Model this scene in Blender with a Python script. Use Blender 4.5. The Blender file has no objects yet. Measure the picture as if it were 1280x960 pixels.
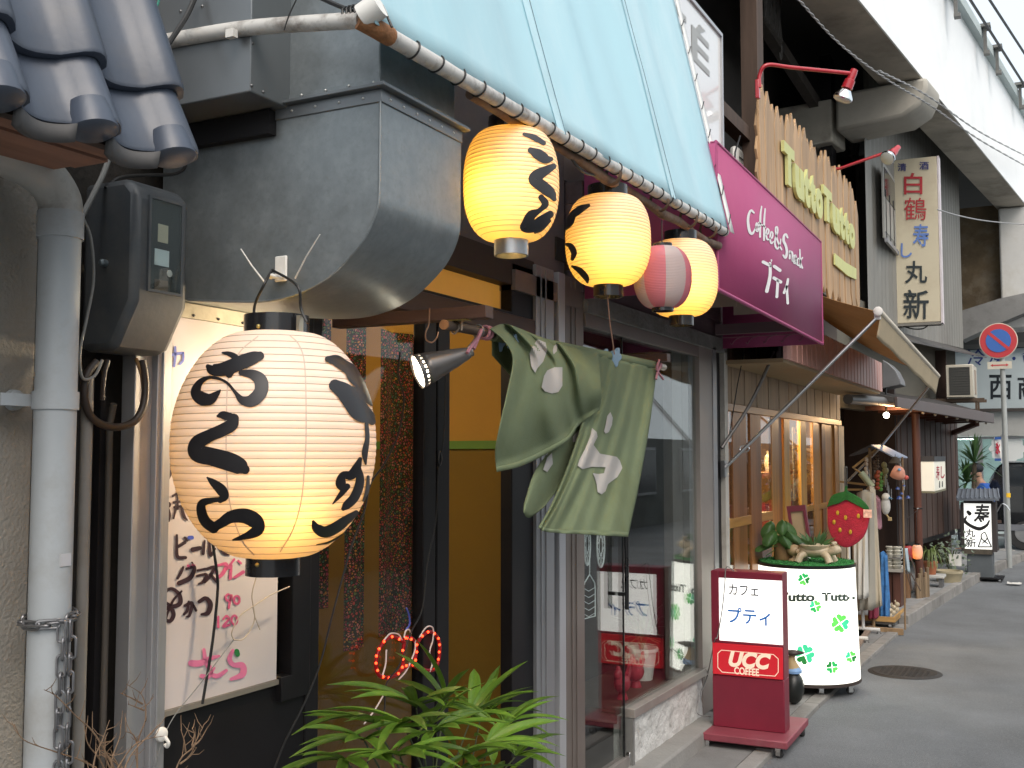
import bpy, bmesh, math, random
from mathutils import Vector, Matrix
from mathutils.noise import noise as pnoise
from mathutils.geometry import tessellate_polygon
random.seed(7)
sc = bpy.context.scene
R = math.radians
PI = math.pi
V = Vector

# ------------------------------------------------------------------ camera
YAW, PITCH, EYE = R(27.3), R(3.83), 1.55
cam_d = bpy.data.cameras.new('camera')
cam_d.sensor_width = 36.0
cam_d.lens = 38.0
cam_d.clip_start = 0.05
cam_d.clip_end = 500
cam = bpy.data.objects.new('camera', cam_d)
sc.collection.objects.link(cam)
cam.location = (0, 0, EYE)
cam.rotation_euler = (PI / 2 + PITCH, 0, YAW)
sc.camera = cam

# ------------------------------------------------------------------ light
SUN_EL, SUN_AZ = R(48), R(140)          # azimuth clockwise from +Y
w = bpy.data.worlds.new('World')
sc.world = w
w.use_nodes = True
nt = w.node_tree
for n in list(nt.nodes):
    nt.nodes.remove(n)
sky = nt.nodes.new('ShaderNodeTexSky')
sky.sky_type = 'NISHITA'
sky.sun_disc = False
sky.sun_elevation = SUN_EL
sky.sun_rotation = SUN_AZ
sky.air_density = .8
sky.dust_density = 9.0
sky.ozone_density = 1.0
bg = nt.nodes.new('ShaderNodeBackground')
bg.inputs['Strength'].default_value = 0.15
wo = nt.nodes.new('ShaderNodeOutputWorld')
hz = nt.nodes.new('ShaderNodeMixRGB')      # thin bright overcast over the clear sky
hz.inputs[0].default_value = .65
hz.inputs[2].default_value = (5.5, 6.0, 6.3, 1)
nt.links.new(sky.outputs[0], hz.inputs[1])
nt.links.new(hz.outputs[0], bg.inputs[0])
nt.links.new(bg.outputs[0], wo.inputs[0])
sun_d = bpy.data.lights.new('sun', 'SUN')
sun_d.energy = .6
sun_d.angle = R(40)
sun_d.color = (1.0, 0.96, 0.91)
sun = bpy.data.objects.new('sun', sun_d)
sc.collection.objects.link(sun)
sd = V((math.sin(SUN_AZ) * math.cos(SUN_EL), math.cos(SUN_AZ) * math.cos(SUN_EL), math.sin(SUN_EL)))
sun.rotation_euler = sd.to_track_quat('Z', 'Y').to_euler()
sun.location = sd * 30

sc.view_settings.view_transform = 'Standard'
sc.view_settings.look = 'None'
sc.view_settings.exposure = 0.7
sc.view_settings.gamma = 1.0
sc.cycles.use_denoising = True
sc.cycles.max_bounces = 10
sc.cycles.transparent_max_bounces = 12
sc.cycles.sample_clamp_indirect = 6.0

# ------------------------------------------------------------------ helpers
FW = V((-math.sin(YAW) * math.cos(PITCH), math.cos(YAW) * math.cos(PITCH), math.sin(PITCH)))
RT = V((math.cos(YAW), math.sin(YAW), 0))
UP = RT.cross(FW)
CAM = V((0, 0, EYE))
FPX = 1280 * 38 / 36


def ray(x, y):
    return FW + RT * ((x - 640) / FPX) + UP * ((480 - y) / FPX)


def iX(x, y, v):
    d = ray(x, y)
    return CAM + d * (v / d.x)


def iY(x, y, v):
    d = ray(x, y)
    return CAM + d * (v / d.y)


def iZ(x, y, v):
    d = ray(x, y)
    return CAM + d * ((v - EYE) / d.z)


def iP(x, y, p, n):
    """point of a survey sight line on the plane through p with normal n"""
    d = ray(x, y)
    return CAM + d * ((p - CAM).dot(n) / d.dot(n))


def lerp(a, b, t):
    return a + (b - a) * t


def catmull(pts, n):
    """smooth curve through pts (tuples or Vectors), n samples per span"""
    P = [V(p) for p in pts]
    if len(P) < 3:
        return [P[0].lerp(P[-1], i / n) for i in range(n + 1)]
    out = []
    for i in range(len(P) - 1):
        p0 = P[i - 1] if i else P[0] * 2 - P[1]
        p3 = P[i + 2] if i + 2 < len(P) else P[-1] * 2 - P[-2]
        p1, p2 = P[i], P[i + 1]
        for k in range(n):
            t = k / n
            out.append(0.5 * ((2 * p1) + (p2 - p0) * t + (2 * p0 - 5 * p1 + 4 * p2 - p3) * t * t
                              + (3 * p1 - p0 - 3 * p2 + p3) * t ** 3))
    out.append(P[-1])
    return out


ORG = {}


class MB:
    def __init__(s):
        s.v, s.f, s.m = [], [], []

    def add(s, vs, fs, m=0):
        k = len(s.v)
        s.v.extend(V(p) for p in vs)
        for f in fs:
            s.f.append(tuple(i + k for i in f))
            s.m.append(m)
        return s

    def hexa(s, b, t, m=0):
        """b, t: matching polygons (bottom, top)"""
        n = len(b)
        fs = [tuple(reversed(range(n))), tuple(range(n, 2 * n))]
        for i in range(n):
            j = (i + 1) % n
            fs.append((i, j, j + n, i + n))
        return s.add(list(b) + list(t), fs, m)

    def box(s, a, b, m=0):
        x0, y0, z0 = a
        x1, y1, z1 = b
        q = [(x0, y0), (x1, y0), (x1, y1), (x0, y1)]
        return s.hexa([V((x, y, z0)) for x, y in q], [V((x, y, z1)) for x, y in q], m)

    def obox(s, c, ex, ey, ez, m=0):
        """box centred on c with half-axis vectors"""
        c, ex, ey, ez = V(c), V(ex), V(ey), V(ez)
        q = [(-1, -1), (1, -1), (1, 1), (-1, 1)]
        return s.hexa([c + ex * i + ey * j - ez for i, j in q], [c + ex * i + ey * j + ez for i, j in q], m)

    def prism(s, poly, vec, m=0):
        vec = V(vec)
        poly = [V(p) for p in poly]
        return s.hexa(poly, [p + vec for p in poly], m)

    def beam(s, a, b, w, h, up=(0, 0, 1), m=0):
        a, b = V(a), V(b)
        d = (b - a).normalized()
        side = d.cross(V(up))
        if side.length < 1e-4:
            side = d.cross(V((1, 0, 0)))
        side.normalize()
        u = side.cross(d)
        return s.obox((a + b) / 2, side * (w / 2), (b - a) / 2, u * (h / 2), m)

    def tube(s, pts, r, n=8, closed=False, m=0):
        P = [V(p) for p in pts]
        k = len(P)
        rr = r if isinstance(r, (list, tuple)) else [r] * k
        ref = None
        vs, fs = [], []
        for i in range(k):
            if closed:
                d = P[(i + 1) % k] - P[i - 1]
            else:
                d = P[min(i + 1, k - 1)] - P[max(i - 1, 0)]
            d.normalize()
            if ref is None:
                ref = d.orthogonal().normalized()
            ref = (ref - d * ref.dot(d))
            if ref.length < 1e-5:
                ref = d.orthogonal()
            ref.normalize()
            b = d.cross(ref)
            for j in range(n):
                a = 2 * PI * j / n
                vs.append(P[i] + (ref * math.cos(a) + b * math.sin(a)) * rr[i])
        for i in range(k if closed else k - 1):
            for j in range(n):
                a0, a1 = i * n + j, i * n + (j + 1) % n
                i2 = (i + 1) % k
                fs.append((a0, a1, i2 * n + (j + 1) % n, i2 * n + j))
        if not closed:
            fs.append(tuple(reversed(range(n))))
            fs.append(tuple(range((k - 1) * n, k * n)))
        return s.add(vs, fs, m)

    def lathe(s, prof, c, n=24, cap=True, m=0, axis=None):
        """prof: (r, h) pairs along axis (default +Z) from c"""
        c = V(c)
        az = V(axis).normalized() if axis else V((0, 0, 1))
        ax = az.orthogonal().normalized() if axis else V((1, 0, 0))
        ay = az.cross(ax)
        vs, fs = [], []
        for r, h in prof:
            for j in range(n):
                a = 2 * PI * j / n
                vs.append(c + az * h + (ax * math.cos(a) + ay * math.sin(a)) * r)
        for i in range(len(prof) - 1):
            for j in range(n):
                k = (j + 1) % n
                fs.append((i * n + j, i * n + k, (i + 1) * n + k, (i + 1) * n + j))
        if cap:
            fs.append(tuple(reversed(range(n))))
            fs.append(tuple(range((len(prof) - 1) * n, len(prof) * n)))
        return s.add(vs, fs, m)

    def ball(s, c, r, n=12, sc3=(1, 1, 1), m=0):
        prof = [(max(1e-4, math.sin(PI * i / n)) * r, -math.cos(PI * i / n) * r) for i in range(n + 1)]
        t = MB().lathe(prof, (0, 0, 0), n + 4)
        c = V(c)
        return s.add([V((p.x * sc3[0], p.y * sc3[1], p.z * sc3[2])) + c for p in t.v], t.f, m)

    def grid(s, fn, nu, nv, m=0):
        vs = [fn(i / nu, j / nv) for j in range(nv + 1) for i in range(nu + 1)]
        fs = []
        for j in range(nv):
            for i in range(nu):
                a = j * (nu + 1) + i
                fs.append((a, a + 1, a + nu + 2, a + nu + 1))
        return s.add(vs, fs, m)

    def poly(s, pts, m=0):
        """flat (possibly concave) polygon, tessellated"""
        P = [V(p) for p in pts]
        tr = tessellate_polygon([P])
        return s.add(P, [tuple(t) for t in tr], m)

    def brush(s, pts, fn, m=0, n=8, across=2, cap=True):
        """painted stroke: pts = (x, y, width) in drawing units, fn maps (x, y) to a point of the surface"""
        c = catmull([(p[0], p[1], p[2]) for p in pts], n)
        if cap:
            d0 = (c[0] - c[1]); d0.z = 0
            d1 = (c[-1] - c[-2]); d1.z = 0
            pre, post = [], []
            for e in (0.95, 0.7, 0.4):
                kk = math.sqrt(1 - e * e)
                if d0.length > 1e-6:
                    q = c[0] + d0.normalized() * (c[0].z * 0.5 * e); q.z = c[0].z * kk
                    pre.append(q)
                if d1.length > 1e-6:
                    q = c[-1] + d1.normalized() * (c[-1].z * 0.5 * e); q.z = c[-1].z * kk
                    post.append(q)
            c = pre + c + post[::-1]
        vs, fs = [], []
        k = len(c)
        for i in range(k):
            d = c[min(i + 1, k - 1)] - c[max(i - 1, 0)]
            d.z = 0
            d.normalize()
            nx, ny = -d.y, d.x
            h = c[i].z / 2
            for j in range(across + 1):
                t = -1 + 2 * j / across
                vs.append(fn(c[i].x + nx * h * t, c[i].y + ny * h * t))
        q = across + 1
        for i in range(k - 1):
            for j in range(across):
                fs.append((i * q + j, i * q + j + 1, (i + 1) * q + j + 1, (i + 1) * q + j))
        return s.add(vs, fs, m)

    def build(s, name, mat, parent=None, smooth=True, bevel=0, angle=38, org=None, thick=0, recalc=True):
        o0 = ORG[parent.name] if parent is not None else (V(org) if org is not None else s.base())
        me = bpy.data.meshes.new(name)
        me.from_pydata([tuple(p - o0) for p in s.v], [], s.f)
        mats = mat if isinstance(mat, (list, tuple)) else [mat]
        for mm in mats:
            me.materials.append(mm)
        if len(mats) > 1:
            me.polygons.foreach_set('material_index', s.m)
        if recalc:
            bm = bmesh.new()
            bm.from_mesh(me)
            bmesh.ops.recalc_face_normals(bm, faces=bm.faces)
            bm.to_mesh(me)
            bm.free()
        if smooth:
            me.shade_smooth()
            me.set_sharp_from_angle(angle=R(angle))
        me.update()
        o = bpy.data.objects.new(name, me)
        sc.collection.objects.link(o)
        if parent is not None:
            o.parent = parent
        else:
            o.location = o0
        ORG[o.name] = o0
        if parent is not None and name in ('menu_writing', 'pink_prices', 'pink_lettering', 'shop_lettering', 'white_script', 'white_kana', 'rivets', 'edge_ties', 'tie_wire', 'blue_marks', 'white_wire', 'black_kana', 'blue_kana', 'cream_print', 'black_lettering', 'blue_lettering', 'leaves'):
            o['kind'] = 'stuff'      # print and fittings too small to pick apart
        if thick:
            md = o.modifiers.new('thickness', 'SOLIDIFY')
            md.thickness = thick
            md.offset = 0
        if bevel:
            md = o.modifiers.new('bevel', 'BEVEL')
            md.width = bevel
            md.segments = 2
            md.limit_method = 'ANGLE'
            md.angle_limit = R(40)
        return o

    def base(s):
        xs = [p.x for p in s.v]; ys = [p.y for p in s.v]; zs = [p.z for p in s.v]
        return V(((min(xs) + max(xs)) / 2, (min(ys) + max(ys)) / 2, min(zs)))


def tag(o, label, cat, group=None, kind=None):
    o['label'] = label
    o['category'] = cat
    if group:
        o['group'] = group
    if kind:
        o['kind'] = kind
    return o


def thing(name, label, cat, loc, group=None):
    o = bpy.data.objects.new(name, None)
    o.empty_display_size = 0.1
    sc.collection.objects.link(o)
    o.location = V(loc)
    ORG[o.name] = V(loc)
    return tag(o, label, cat, group)


def solo(mb, name, mat, label, cat, group=None, **kw):
    return tag(mb.build(name, mat, None, **kw), label, cat, group)


def struct(mb, name, mat, **kw):
    o = mb.build(name, mat, None, **kw)
    o['kind'] = 'structure'
    return o


def clone(o, off=(0, 0, 0), rot=None, parent=None, scale=None):
    """a copy of a thing or part with its children, sharing mesh data"""
    c = o.copy()
    sc.collection.objects.link(c)
    if parent is not None:
        c.parent = parent
    c.location = o.location + V(off)
    if rot is not None:
        c.rotation_euler = rot
    if scale is not None:
        c.scale = scale
    ORG[c.name] = ORG[o.name] + V(off)
    for ch in list(o.children):
        if ch.type in {'MESH', 'LIGHT'}:
            clone(ch, parent=c)
    return c


def lamp(name, loc, power, col, parent=None, r=0.03):
    d = bpy.data.lights.new(name, 'POINT')
    d.energy = power
    d.color = col
    d.shadow_soft_size = r
    o = bpy.data.objects.new(name, d)
    sc.collection.objects.link(o)
    if parent is not None:
        o.parent = parent
        o.location = V(loc) - ORG[parent.name]
    else:
        o.location = V(loc)
    return o


_tc = {}


def glyphs(s, bold=0.0, shear=0.0):
    """outline mesh of a string, height 1 = font size"""
    key = (s, bold, shear)
    if key in _tc:
        return _tc[key]
    cu = bpy.data.curves.new('lettering', 'FONT')
    cu.body = s
    cu.size = 1
    cu.offset = bold
    cu.shear = shear
    cu.resolution_u = 4
    o = bpy.data.objects.new('lettering', cu)
    sc.collection.objects.link(o)
    dg = bpy.context.evaluated_depsgraph_get()
    dg.update()
    me = o.evaluated_get(dg).to_mesh()
    vs = [V(v.co) for v in me.vertices]
    fs = [tuple(p.vertices) for p in me.polygons]
    o.evaluated_get(dg).to_mesh_clear()
    bpy.data.objects.remove(o)
    bpy.data.curves.remove(cu)
    _tc[key] = (vs, fs)
    return vs, fs


def write(mb, s, box, fn, bold=0.0, shear=0.0, m=0, depth=None):
    """letters fitted in box (x0, y0, x1, y1; y up) of drawing units, mapped by fn(x, y)"""
    vs, fs = glyphs(s, bold, shear)
    xs = [p.x for p in vs]; ys = [p.y for p in vs]
    x0, x1, y0, y1 = min(xs), max(xs), min(ys), max(ys)
    bx0, by0, bx1, by1 = box
    P = [fn(bx0 + (p.x - x0) / (x1 - x0) * (bx1 - bx0), by0 + (p.y - y0) / (y1 - y0) * (by1 - by0)) for p in vs]
    if depth is None:
        mb.add(P, fs, m)
    else:
        depth = V(depth)
        n = len(P)
        allv = P + [p + depth for p in P]
        ed = {}
        for f in fs:
            for i in range(len(f)):
                a, b = f[i], f[(i + 1) % len(f)]
                k = (min(a, b), max(a, b))
                ed[k] = None if k in ed else (a, b)
        ff = [tuple(i + n for i in f) for f in fs]
        for k, e in ed.items():
            if e:
                ff.append((e[0], e[1], e[1] + n, e[0] + n))
        mb.add(allv, ff, m)
    return mb


# ------------------------------------------------------------------ materials
_mc = {}


def M(name, c, r=.6, m=0., var=.14, s=5., bump=0., bs=90., dirt=None, sp=.5, st=(1, 1, 1), emit=0., coat=0., rv=0.0, tr=0.):
    """principled material: noisy base colour, optional dirt (colour, amount, scale), relief, per-object shift"""
    if name in _mc:
        return _mc[name]
    mt = bpy.data.materials.new(name)
    mt.use_nodes = True
    t = mt.node_tree
    b = t.nodes['Principled BSDF']
    L = t.links.new
    tc = t.nodes.new('ShaderNodeTexCoord')
    oi = t.nodes.new('ShaderNodeObjectInfo')
    mp = t.nodes.new('ShaderNodeMapping')
    mp.inputs['Scale'].default_value = st
    ml = t.nodes.new('ShaderNodeMath'); ml.operation = 'MULTIPLY'; ml.inputs[1].default_value = 37.0
    L(oi.outputs['Random'], ml.inputs[0])
    L(tc.outputs['Object'], mp.inputs['Vector'])
    L(ml.outputs[0], mp.inputs['Location'])
    no = t.nodes.new('ShaderNodeTexNoise')
    no.inputs['Scale'].default_value = s
    no.inputs['Detail'].default_value = 7
    no.inputs['Roughness'].default_value = .62
    L(mp.outputs[0], no.inputs['Vector'])
    cr = t.nodes.new('ShaderNodeValToRGB')
    cr.color_ramp.elements[0].position = .28
    cr.color_ramp.elements[1].position = .72
    lo = [max(0, x * (1 - var)) for x in c]
    hi = [min(1, x * (1 + var)) for x in c]
    cr.color_ramp.elements[0].color = (*lo, 1)
    cr.color_ramp.elements[1].color = (*hi, 1)
    L(no.outputs['Fac'], cr.inputs[0])
    col = cr.outputs[0]
    if rv:
        hs = t.nodes.new('ShaderNodeHueSaturation')
        mr = t.nodes.new('ShaderNodeMapRange')
        mr.inputs['To Min'].default_value = 1 - rv
        mr.inputs['To Max'].default_value = 1 + rv
        L(oi.outputs['Random'], mr.inputs['Value'])
        L(mr.outputs[0], hs.inputs['Value'])
        L(col, hs.inputs['Color'])
        col = hs.outputs[0]
    if dirt:
        dc, da, ds = dirt
        n2 = t.nodes.new('ShaderNodeTexNoise')
        n2.inputs['Scale'].default_value = ds
        n2.inputs['Detail'].default_value = 9
        n2.inputs['Roughness'].default_value = .7
        L(mp.outputs[0], n2.inputs['Vector'])
        r2 = t.nodes.new('ShaderNodeValToRGB')
        r2.color_ramp.elements[0].position = .48
        r2.color_ramp.elements[1].position = .72
        L(n2.outputs['Fac'], r2.inputs[0])
        mu = t.nodes.new('ShaderNodeMath'); mu.operation = 'MULTIPLY'; mu.inputs[1].default_value = da
        L(r2.outputs[0], mu.inputs[0])
        mx = t.nodes.new('ShaderNodeMixRGB')
        mx.inputs[2].default_value = (*dc, 1)
        L(mu.outputs[0], mx.inputs[0])
        L(col, mx.inputs[1])
        col = mx.outputs[0]
    L(col, b.inputs['Base Color'])
    b.inputs['Metallic'].default_value = m
    rr = t.nodes.new('ShaderNodeMapRange')
    rr.inputs['To Min'].default_value = max(0.03, r - .12)
    rr.inputs['To Max'].default_value = min(1, r + .12)
    L(no.outputs['Fac'], rr.inputs['Value'])
    L(rr.outputs[0], b.inputs['Roughness'])
    b.inputs['Specular IOR Level'].default_value = sp
    if coat:
        b.inputs['Coat Weight'].default_value = coat
    if emit:
        L(col, b.inputs['Emission Color'])
        b.inputs['Emission Strength'].default_value = emit
    if bump:
        n3 = t.nodes.new('ShaderNodeTexNoise')
        n3.inputs['Scale'].default_value = bs
        n3.inputs['Detail'].default_value = 5
        L(mp.outputs[0], n3.inputs['Vector'])
        bp = t.nodes.new('ShaderNodeBump')
        bp.inputs['Strength'].default_value = bump
        bp.inputs['Distance'].default_value = .01
        L(n3.outputs['Fac'], bp.inputs['Height'])
        L(bp.outputs[0], b.inputs['Normal'])
    if tr:
        out = t.nodes['Material Output']
        tl = t.nodes.new('ShaderNodeBsdfTranslucent')
        L(col, tl.inputs['Color'])
        ms = t.nodes.new('ShaderNodeMixShader')
        ms.inputs[0].default_value = tr
        L(b.outputs[0], ms.inputs[1])
        L(tl.outputs[0], ms.inputs[2])
        L(ms.outputs[0], out.inputs['Surface'])
    _mc[name] = mt
    return mt


def MPaper(name, cd, ct, fac, s=14., dark=.12, stripes=None):
    """paper lit from within: diffuse outside colour, translucent colour for the light that comes through"""
    mt = bpy.data.materials.new(name)
    mt.use_nodes = True
    t = mt.node_tree
    L = t.links.new
    t.nodes.remove(t.nodes['Principled BSDF'])
    out = t.nodes['Material Output']
    tc = t.nodes.new('ShaderNodeTexCoord')
    no = t.nodes.new('ShaderNodeTexNoise')
    no.inputs['Scale'].default_value = s
    no.inputs['Detail'].default_value = 8
    L(tc.outputs['Object'], no.inputs['Vector'])

    def shade(c):
        cr = t.nodes.new('ShaderNodeValToRGB')
        cr.color_ramp.elements[0].position = .3
        cr.color_ramp.elements[1].position = .7
        cr.color_ramp.elements[0].color = (*[x * (1 - dark) for x in c], 1)
        cr.color_ramp.elements[1].color = (*c, 1)
        L(no.outputs['Fac'], cr.inputs[0])
        return cr.outputs[0]
    d = t.nodes.new('ShaderNodeBsdfDiffuse')
    tl = t.nodes.new('ShaderNodeBsdfTranslucent')
    L(shade(cd), d.inputs['Color'])
    L(shade(ct), tl.inputs['Color'])
    mx = t.nodes.new('ShaderNodeMixShader')
    mx.inputs[0].default_value = fac
    L(d.outputs[0], mx.inputs[1])
    L(tl.outputs[0], mx.inputs[2])
    gl = t.nodes.new('ShaderNodeBsdfGlossy')
    gl.inputs['Roughness'].default_value = .4
    m2 = t.nodes.new('ShaderNodeMixShader')
    m2.inputs[0].default_value = .03
    L(mx.outputs[0], m2.inputs[1])
    L(gl.outputs[0], m2.inputs[2])
    L(m2.outputs[0], out.inputs['Surface'])
    return mt


def MGlass(name, tint=(.93, .96, .95), refl=1.0, rough=.01):
    mt = bpy.data.materials.new(name)
    mt.use_nodes = True
    t = mt.node_tree
    L = t.links.new
    t.nodes.remove(t.nodes['Principled BSDF'])
    out = t.nodes['Material Output']
    tp = t.nodes.new('ShaderNodeBsdfTransparent')
    tp.inputs['Color'].default_value = (*tint, 1)
    gl = t.nodes.new('ShaderNodeBsdfGlossy')
    gl.inputs['Roughness'].default_value = rough
    fr = t.nodes.new('ShaderNodeFresnel')
    ge = t.nodes.new('ShaderNodeNewGeometry')      # same reflectance on both faces of a thin pane
    ri = t.nodes.new('ShaderNodeMapRange')
    ri.inputs['To Min'].default_value = 1.55
    ri.inputs['To Max'].default_value = 1 / 1.55
    L(ge.outputs['Backfacing'], ri.inputs['Value'])
    L(ri.outputs[0], fr.inputs['IOR'])
    ml = t.nodes.new('ShaderNodeMath'); ml.operation = 'MULTIPLY'; ml.inputs[1].default_value = refl
    ml.use_clamp = True
    L(fr.outputs[0], ml.inputs[0])
    tc = t.nodes.new('ShaderNodeTexCoord')
    no = t.nodes.new('ShaderNodeTexNoise')
    no.inputs['Scale'].default_value = 1.3
    bp = t.nodes.new('ShaderNodeBump')
    bp.inputs['Strength'].default_value = .02
    bp.inputs['Distance'].default_value = .02
    L(tc.outputs['Object'], no.inputs['Vector'])
    L(no.outputs['Fac'], bp.inputs['Height'])
    L(bp.outputs[0], gl.inputs['Normal'])
    mx = t.nodes.new('ShaderNodeMixShader')
    L(ml.outputs[0], mx.inputs[0])
    L(tp.outputs[0], mx.inputs[1])
    L(gl.outputs[0], mx.inputs[2])
    L(mx.outputs[0], out.inputs['Surface'])
    return mt


def MWood(name, c, r=.5, dark=.55, axis='Z', s=9., rv=.1, bump=.15):
    """wood: grain stretched along one axis, knots, per-object tone"""
    st = {'X': (.09, 1, 1), 'Y': (1, .09, 1), 'Z': (1, 1, .09)}[axis]
    return M(name, c, r, 0, .38, s, bump, 40., (tuple(x * dark for x in c), .65, s * 1.7), .35, st, rv=rv)


asphalt = M('asphalt', (.15, .16, .168), .85, 0, .26, 1.3, .8, 170., ((.27, .275, .28), .45, 70.))
concrete = M('concrete', (.27, .265, .25), .85, 0, .2, 2., .3, 60., ((.12, .115, .1), .55, 1.4))
galv = M('galvanised sheet', (.225, .25, .26), .38, .5, .16, 20., .05, 25., ((.175, .195, .20), .7, 60.))
galv2 = M('dull steel sheet', (.19, .205, .215), .4, .55, .12, 3., .03, 10.)
alu = M('grey aluminium', (.36, .36, .37), .42, .55, .08, 6., .02)
alu_brown = M('bronze aluminium', (.22, .185, .165), .45, .45, .12, 6.)
dark_wood = MWood('dark stained wood', (.035, .022, .017), .5)
black_frame = M('black lacquered frame', (.012, .011, .012), .45, 0, .25, 4., sp=.22)
black_plastic = M('black plastic', (.012, .012, .013), .3, 0, .2, 8.)
cable_black = M('black cable', (.015, .015, .015), .45)
ink = M('black ink', (.012, .011, .013), .42, 0, .3, 20.)
white_paint = M('white paint', (.74, .73, .69), .5, 0, .06, 5., 0, 90, ((.35, .3, .24), .5, 6.))
pvc = M('pale pvc', (.40, .43, .45), .42, 0, .08, 4., .03, 40, ((.22, .2, .17), .6, 4.))
rust = M('rusty steel', (.28, .13, .055), .8, .2, .4, 30., .4, 120)
chrome = M('polished steel', (.7, .7, .7), .18, 1., .05, 10.)
steel = M('steel tube', (.5, .5, .5), .3, .9, .1, 10.)
rubber = M('caster rubber', (.03, .03, .03), .7)
glass = MGlass('window glass')
glass_still = MGlass('cafe window glass', (.93, .96, .95), 1.1)
# ------------------------------------------------------------------ setting: ground, pavement, viaduct, far street
mb = MB()
mb.grid(lambda u, v: V((-60 + 120 * u, -40 + 120 * v, 0)), 4, 4)
struct(mb, 'road', asphalt, org=(0, 0, 0), recalc=False)

KERB = [(-1.40, 3.2), (-1.41, 5.0), (-1.42, 7.0), (-1.40, 8.6), (-1.37, 10.2), (-1.23, 12.4), (-1.06, 14.6), (-.86, 16.4), (-.6, 18.4)]


def kx(y):
    for (xa, ya), (xb, yb) in zip(KERB, KERB[1:]):
        if ya <= y <= yb:
            return lerp(xa, xb, (y - ya) / (yb - ya))
    return KERB[-1][0] if y > KERB[-1][1] else KERB[0][0]


pave_mat = M('pavement concrete', (.2, .2, .195), .85, 0, .2, 2.5, .35, 120, ((.11, .105, .095), .6, 3.))
kerb_mat = M('kerb stone', (.25, .24, .225), .85, 0, .16, 4., .3, 90, ((.1, .095, .085), .7, 6.), rv=.15)
mb = MB()
ys = [3.2 + .4 * i for i in range(18)]
for a, b in zip(ys, ys[1:]):
    mb.hexa([V((-2.4, a, -.1)), V((kx(a) - .105, a, -.1)), V((kx(b) - .105, b, -.1)), V((-2.4, b, -.1))],
            [V((-2.4, a, .022)), V((kx(a) - .105, a, .022)), V((kx(b) - .105, b, .022)), V((-2.4, b, .022))])
pav = struct(mb, 'pavement', pave_mat, org=(-1.8, 5, 0))
ys = [10.4 + .5 * i for i in range(17)]
mb = MB()
for a, b in zip(ys, ys[1:]):
    mb.hexa([V((-3.6, a, -.1)), V((kx(a) - .105, a, -.1)), V((kx(b) - .105, b, -.1)), V((-3.6, b, -.1))],
            [V((-3.6, a, .1)), V((kx(a) - .105, a, .1)), V((kx(b) - .105, b, .1)), V((-3.6, b, .1))])
pav2 = struct(mb, 'pavement', M('raised pavement', (.26, .265, .265), .85, 0, .16, 2.5, .35, 100, ((.13, .125, .115), .5, 2.)), org=(-1.8, 12, 0))
y = 3.3
while y < 18:
    h = .03 if y < 10.3 else .105
    b = y + .6
    mk = MB()
    z = h + random.uniform(-.003, .003)
    mk.hexa([V((kx(y) - .1, y + .004, -.1)), V((kx(y), y + .004, -.1)), V((kx(b), b - .004, -.1)), V((kx(b) - .1, b - .004, -.1))],
            [V((kx(y) - .1, y + .004, z)), V((kx(y) - .01, y + .004, z)), V((kx(b) - .01, b - .004, z)), V((kx(b) - .1, b - .004, z))])
    mk.build('kerb_stone', kerb_mat, pav if y < 10.3 else pav2, bevel=.006)
    y = b

# manhole cover in the asphalt
mc = iZ(1131, 840, .004)
cover = thing('manhole_cover', 'round iron manhole cover set in the asphalt', 'manhole cover', (mc.x, mc.y, 0))
iron = M('worn cast iron', (.05, .047, .045), .6, .5, .3, 20., .3, 60, ((.1, .07, .05), .5, 10.))
MB().lathe([(.255, 0.001), (.25, .004)], (mc.x, mc.y, 0), 40).build('frame_ring', iron, cover)
md_ = MB().lathe([(.225, .002), (.22, .008)], (mc.x, mc.y, 0), 40)
for i in range(-5, 6):
    for j in range(-5, 6):
        if i * i + j * j < 22:
            md_.box((mc.x + i * .038 - .012, mc.y + j * .038 - .012, .008), (mc.x + i * .038 + .012, mc.y + j * .038 + .012, .011))
md_.build('lid', iron, cover)
# litter on the road
lit = iZ(1268, 731, .006)
mb = MB()
mb.grid(lambda u, v: lit + V(((u - .5) * .16, (v - .5) * .14, .03 * pnoise(V((u * 3, v * 3, 1))) + .02)), 5, 5)
solo(mb, 'paper_scrap', white_paint, 'small white paper scrap lying on the far asphalt', 'litter')

# ---- viaduct over the shops
VD = V((.11, 1, 0)).normalized()
VN = V((VD.y, -VD.x, 0))            # towards the street
VO = V((-1.512, 9.5, 5.5))


def vp(s, o, z):
    """point on the viaduct: s metres along from Y 9.5, o metres out from the edge, height z"""
    p = VO + VD * s + VN * o
    return V((p.x, p.y, z))


zt = iP(1235, 67, VO, VN).z
viad_conc = M('weathered viaduct concrete', (.44, .41, .35), .9, 0, .3, 1.2, .9, 7., ((.16, .14, .11), .7, 1.8))
viad_paint = M('painted concrete parapet', (.86, .88, .88), .7, 0, .04, .7, .05, 20, ((.6, .63, .62), .3, 1.2))
vi = thing('railway_viaduct', 'pale concrete railway viaduct running above the shops', 'viaduct', vp(5, -2, 0))


def vprism(prof, s0, s1, name, mat, **kw):
    return MB().hexa([vp(s0, o, z) for o, z in prof], [vp(s1, o, z) for o, z in prof]).build(name, mat, vi, **kw)


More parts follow.
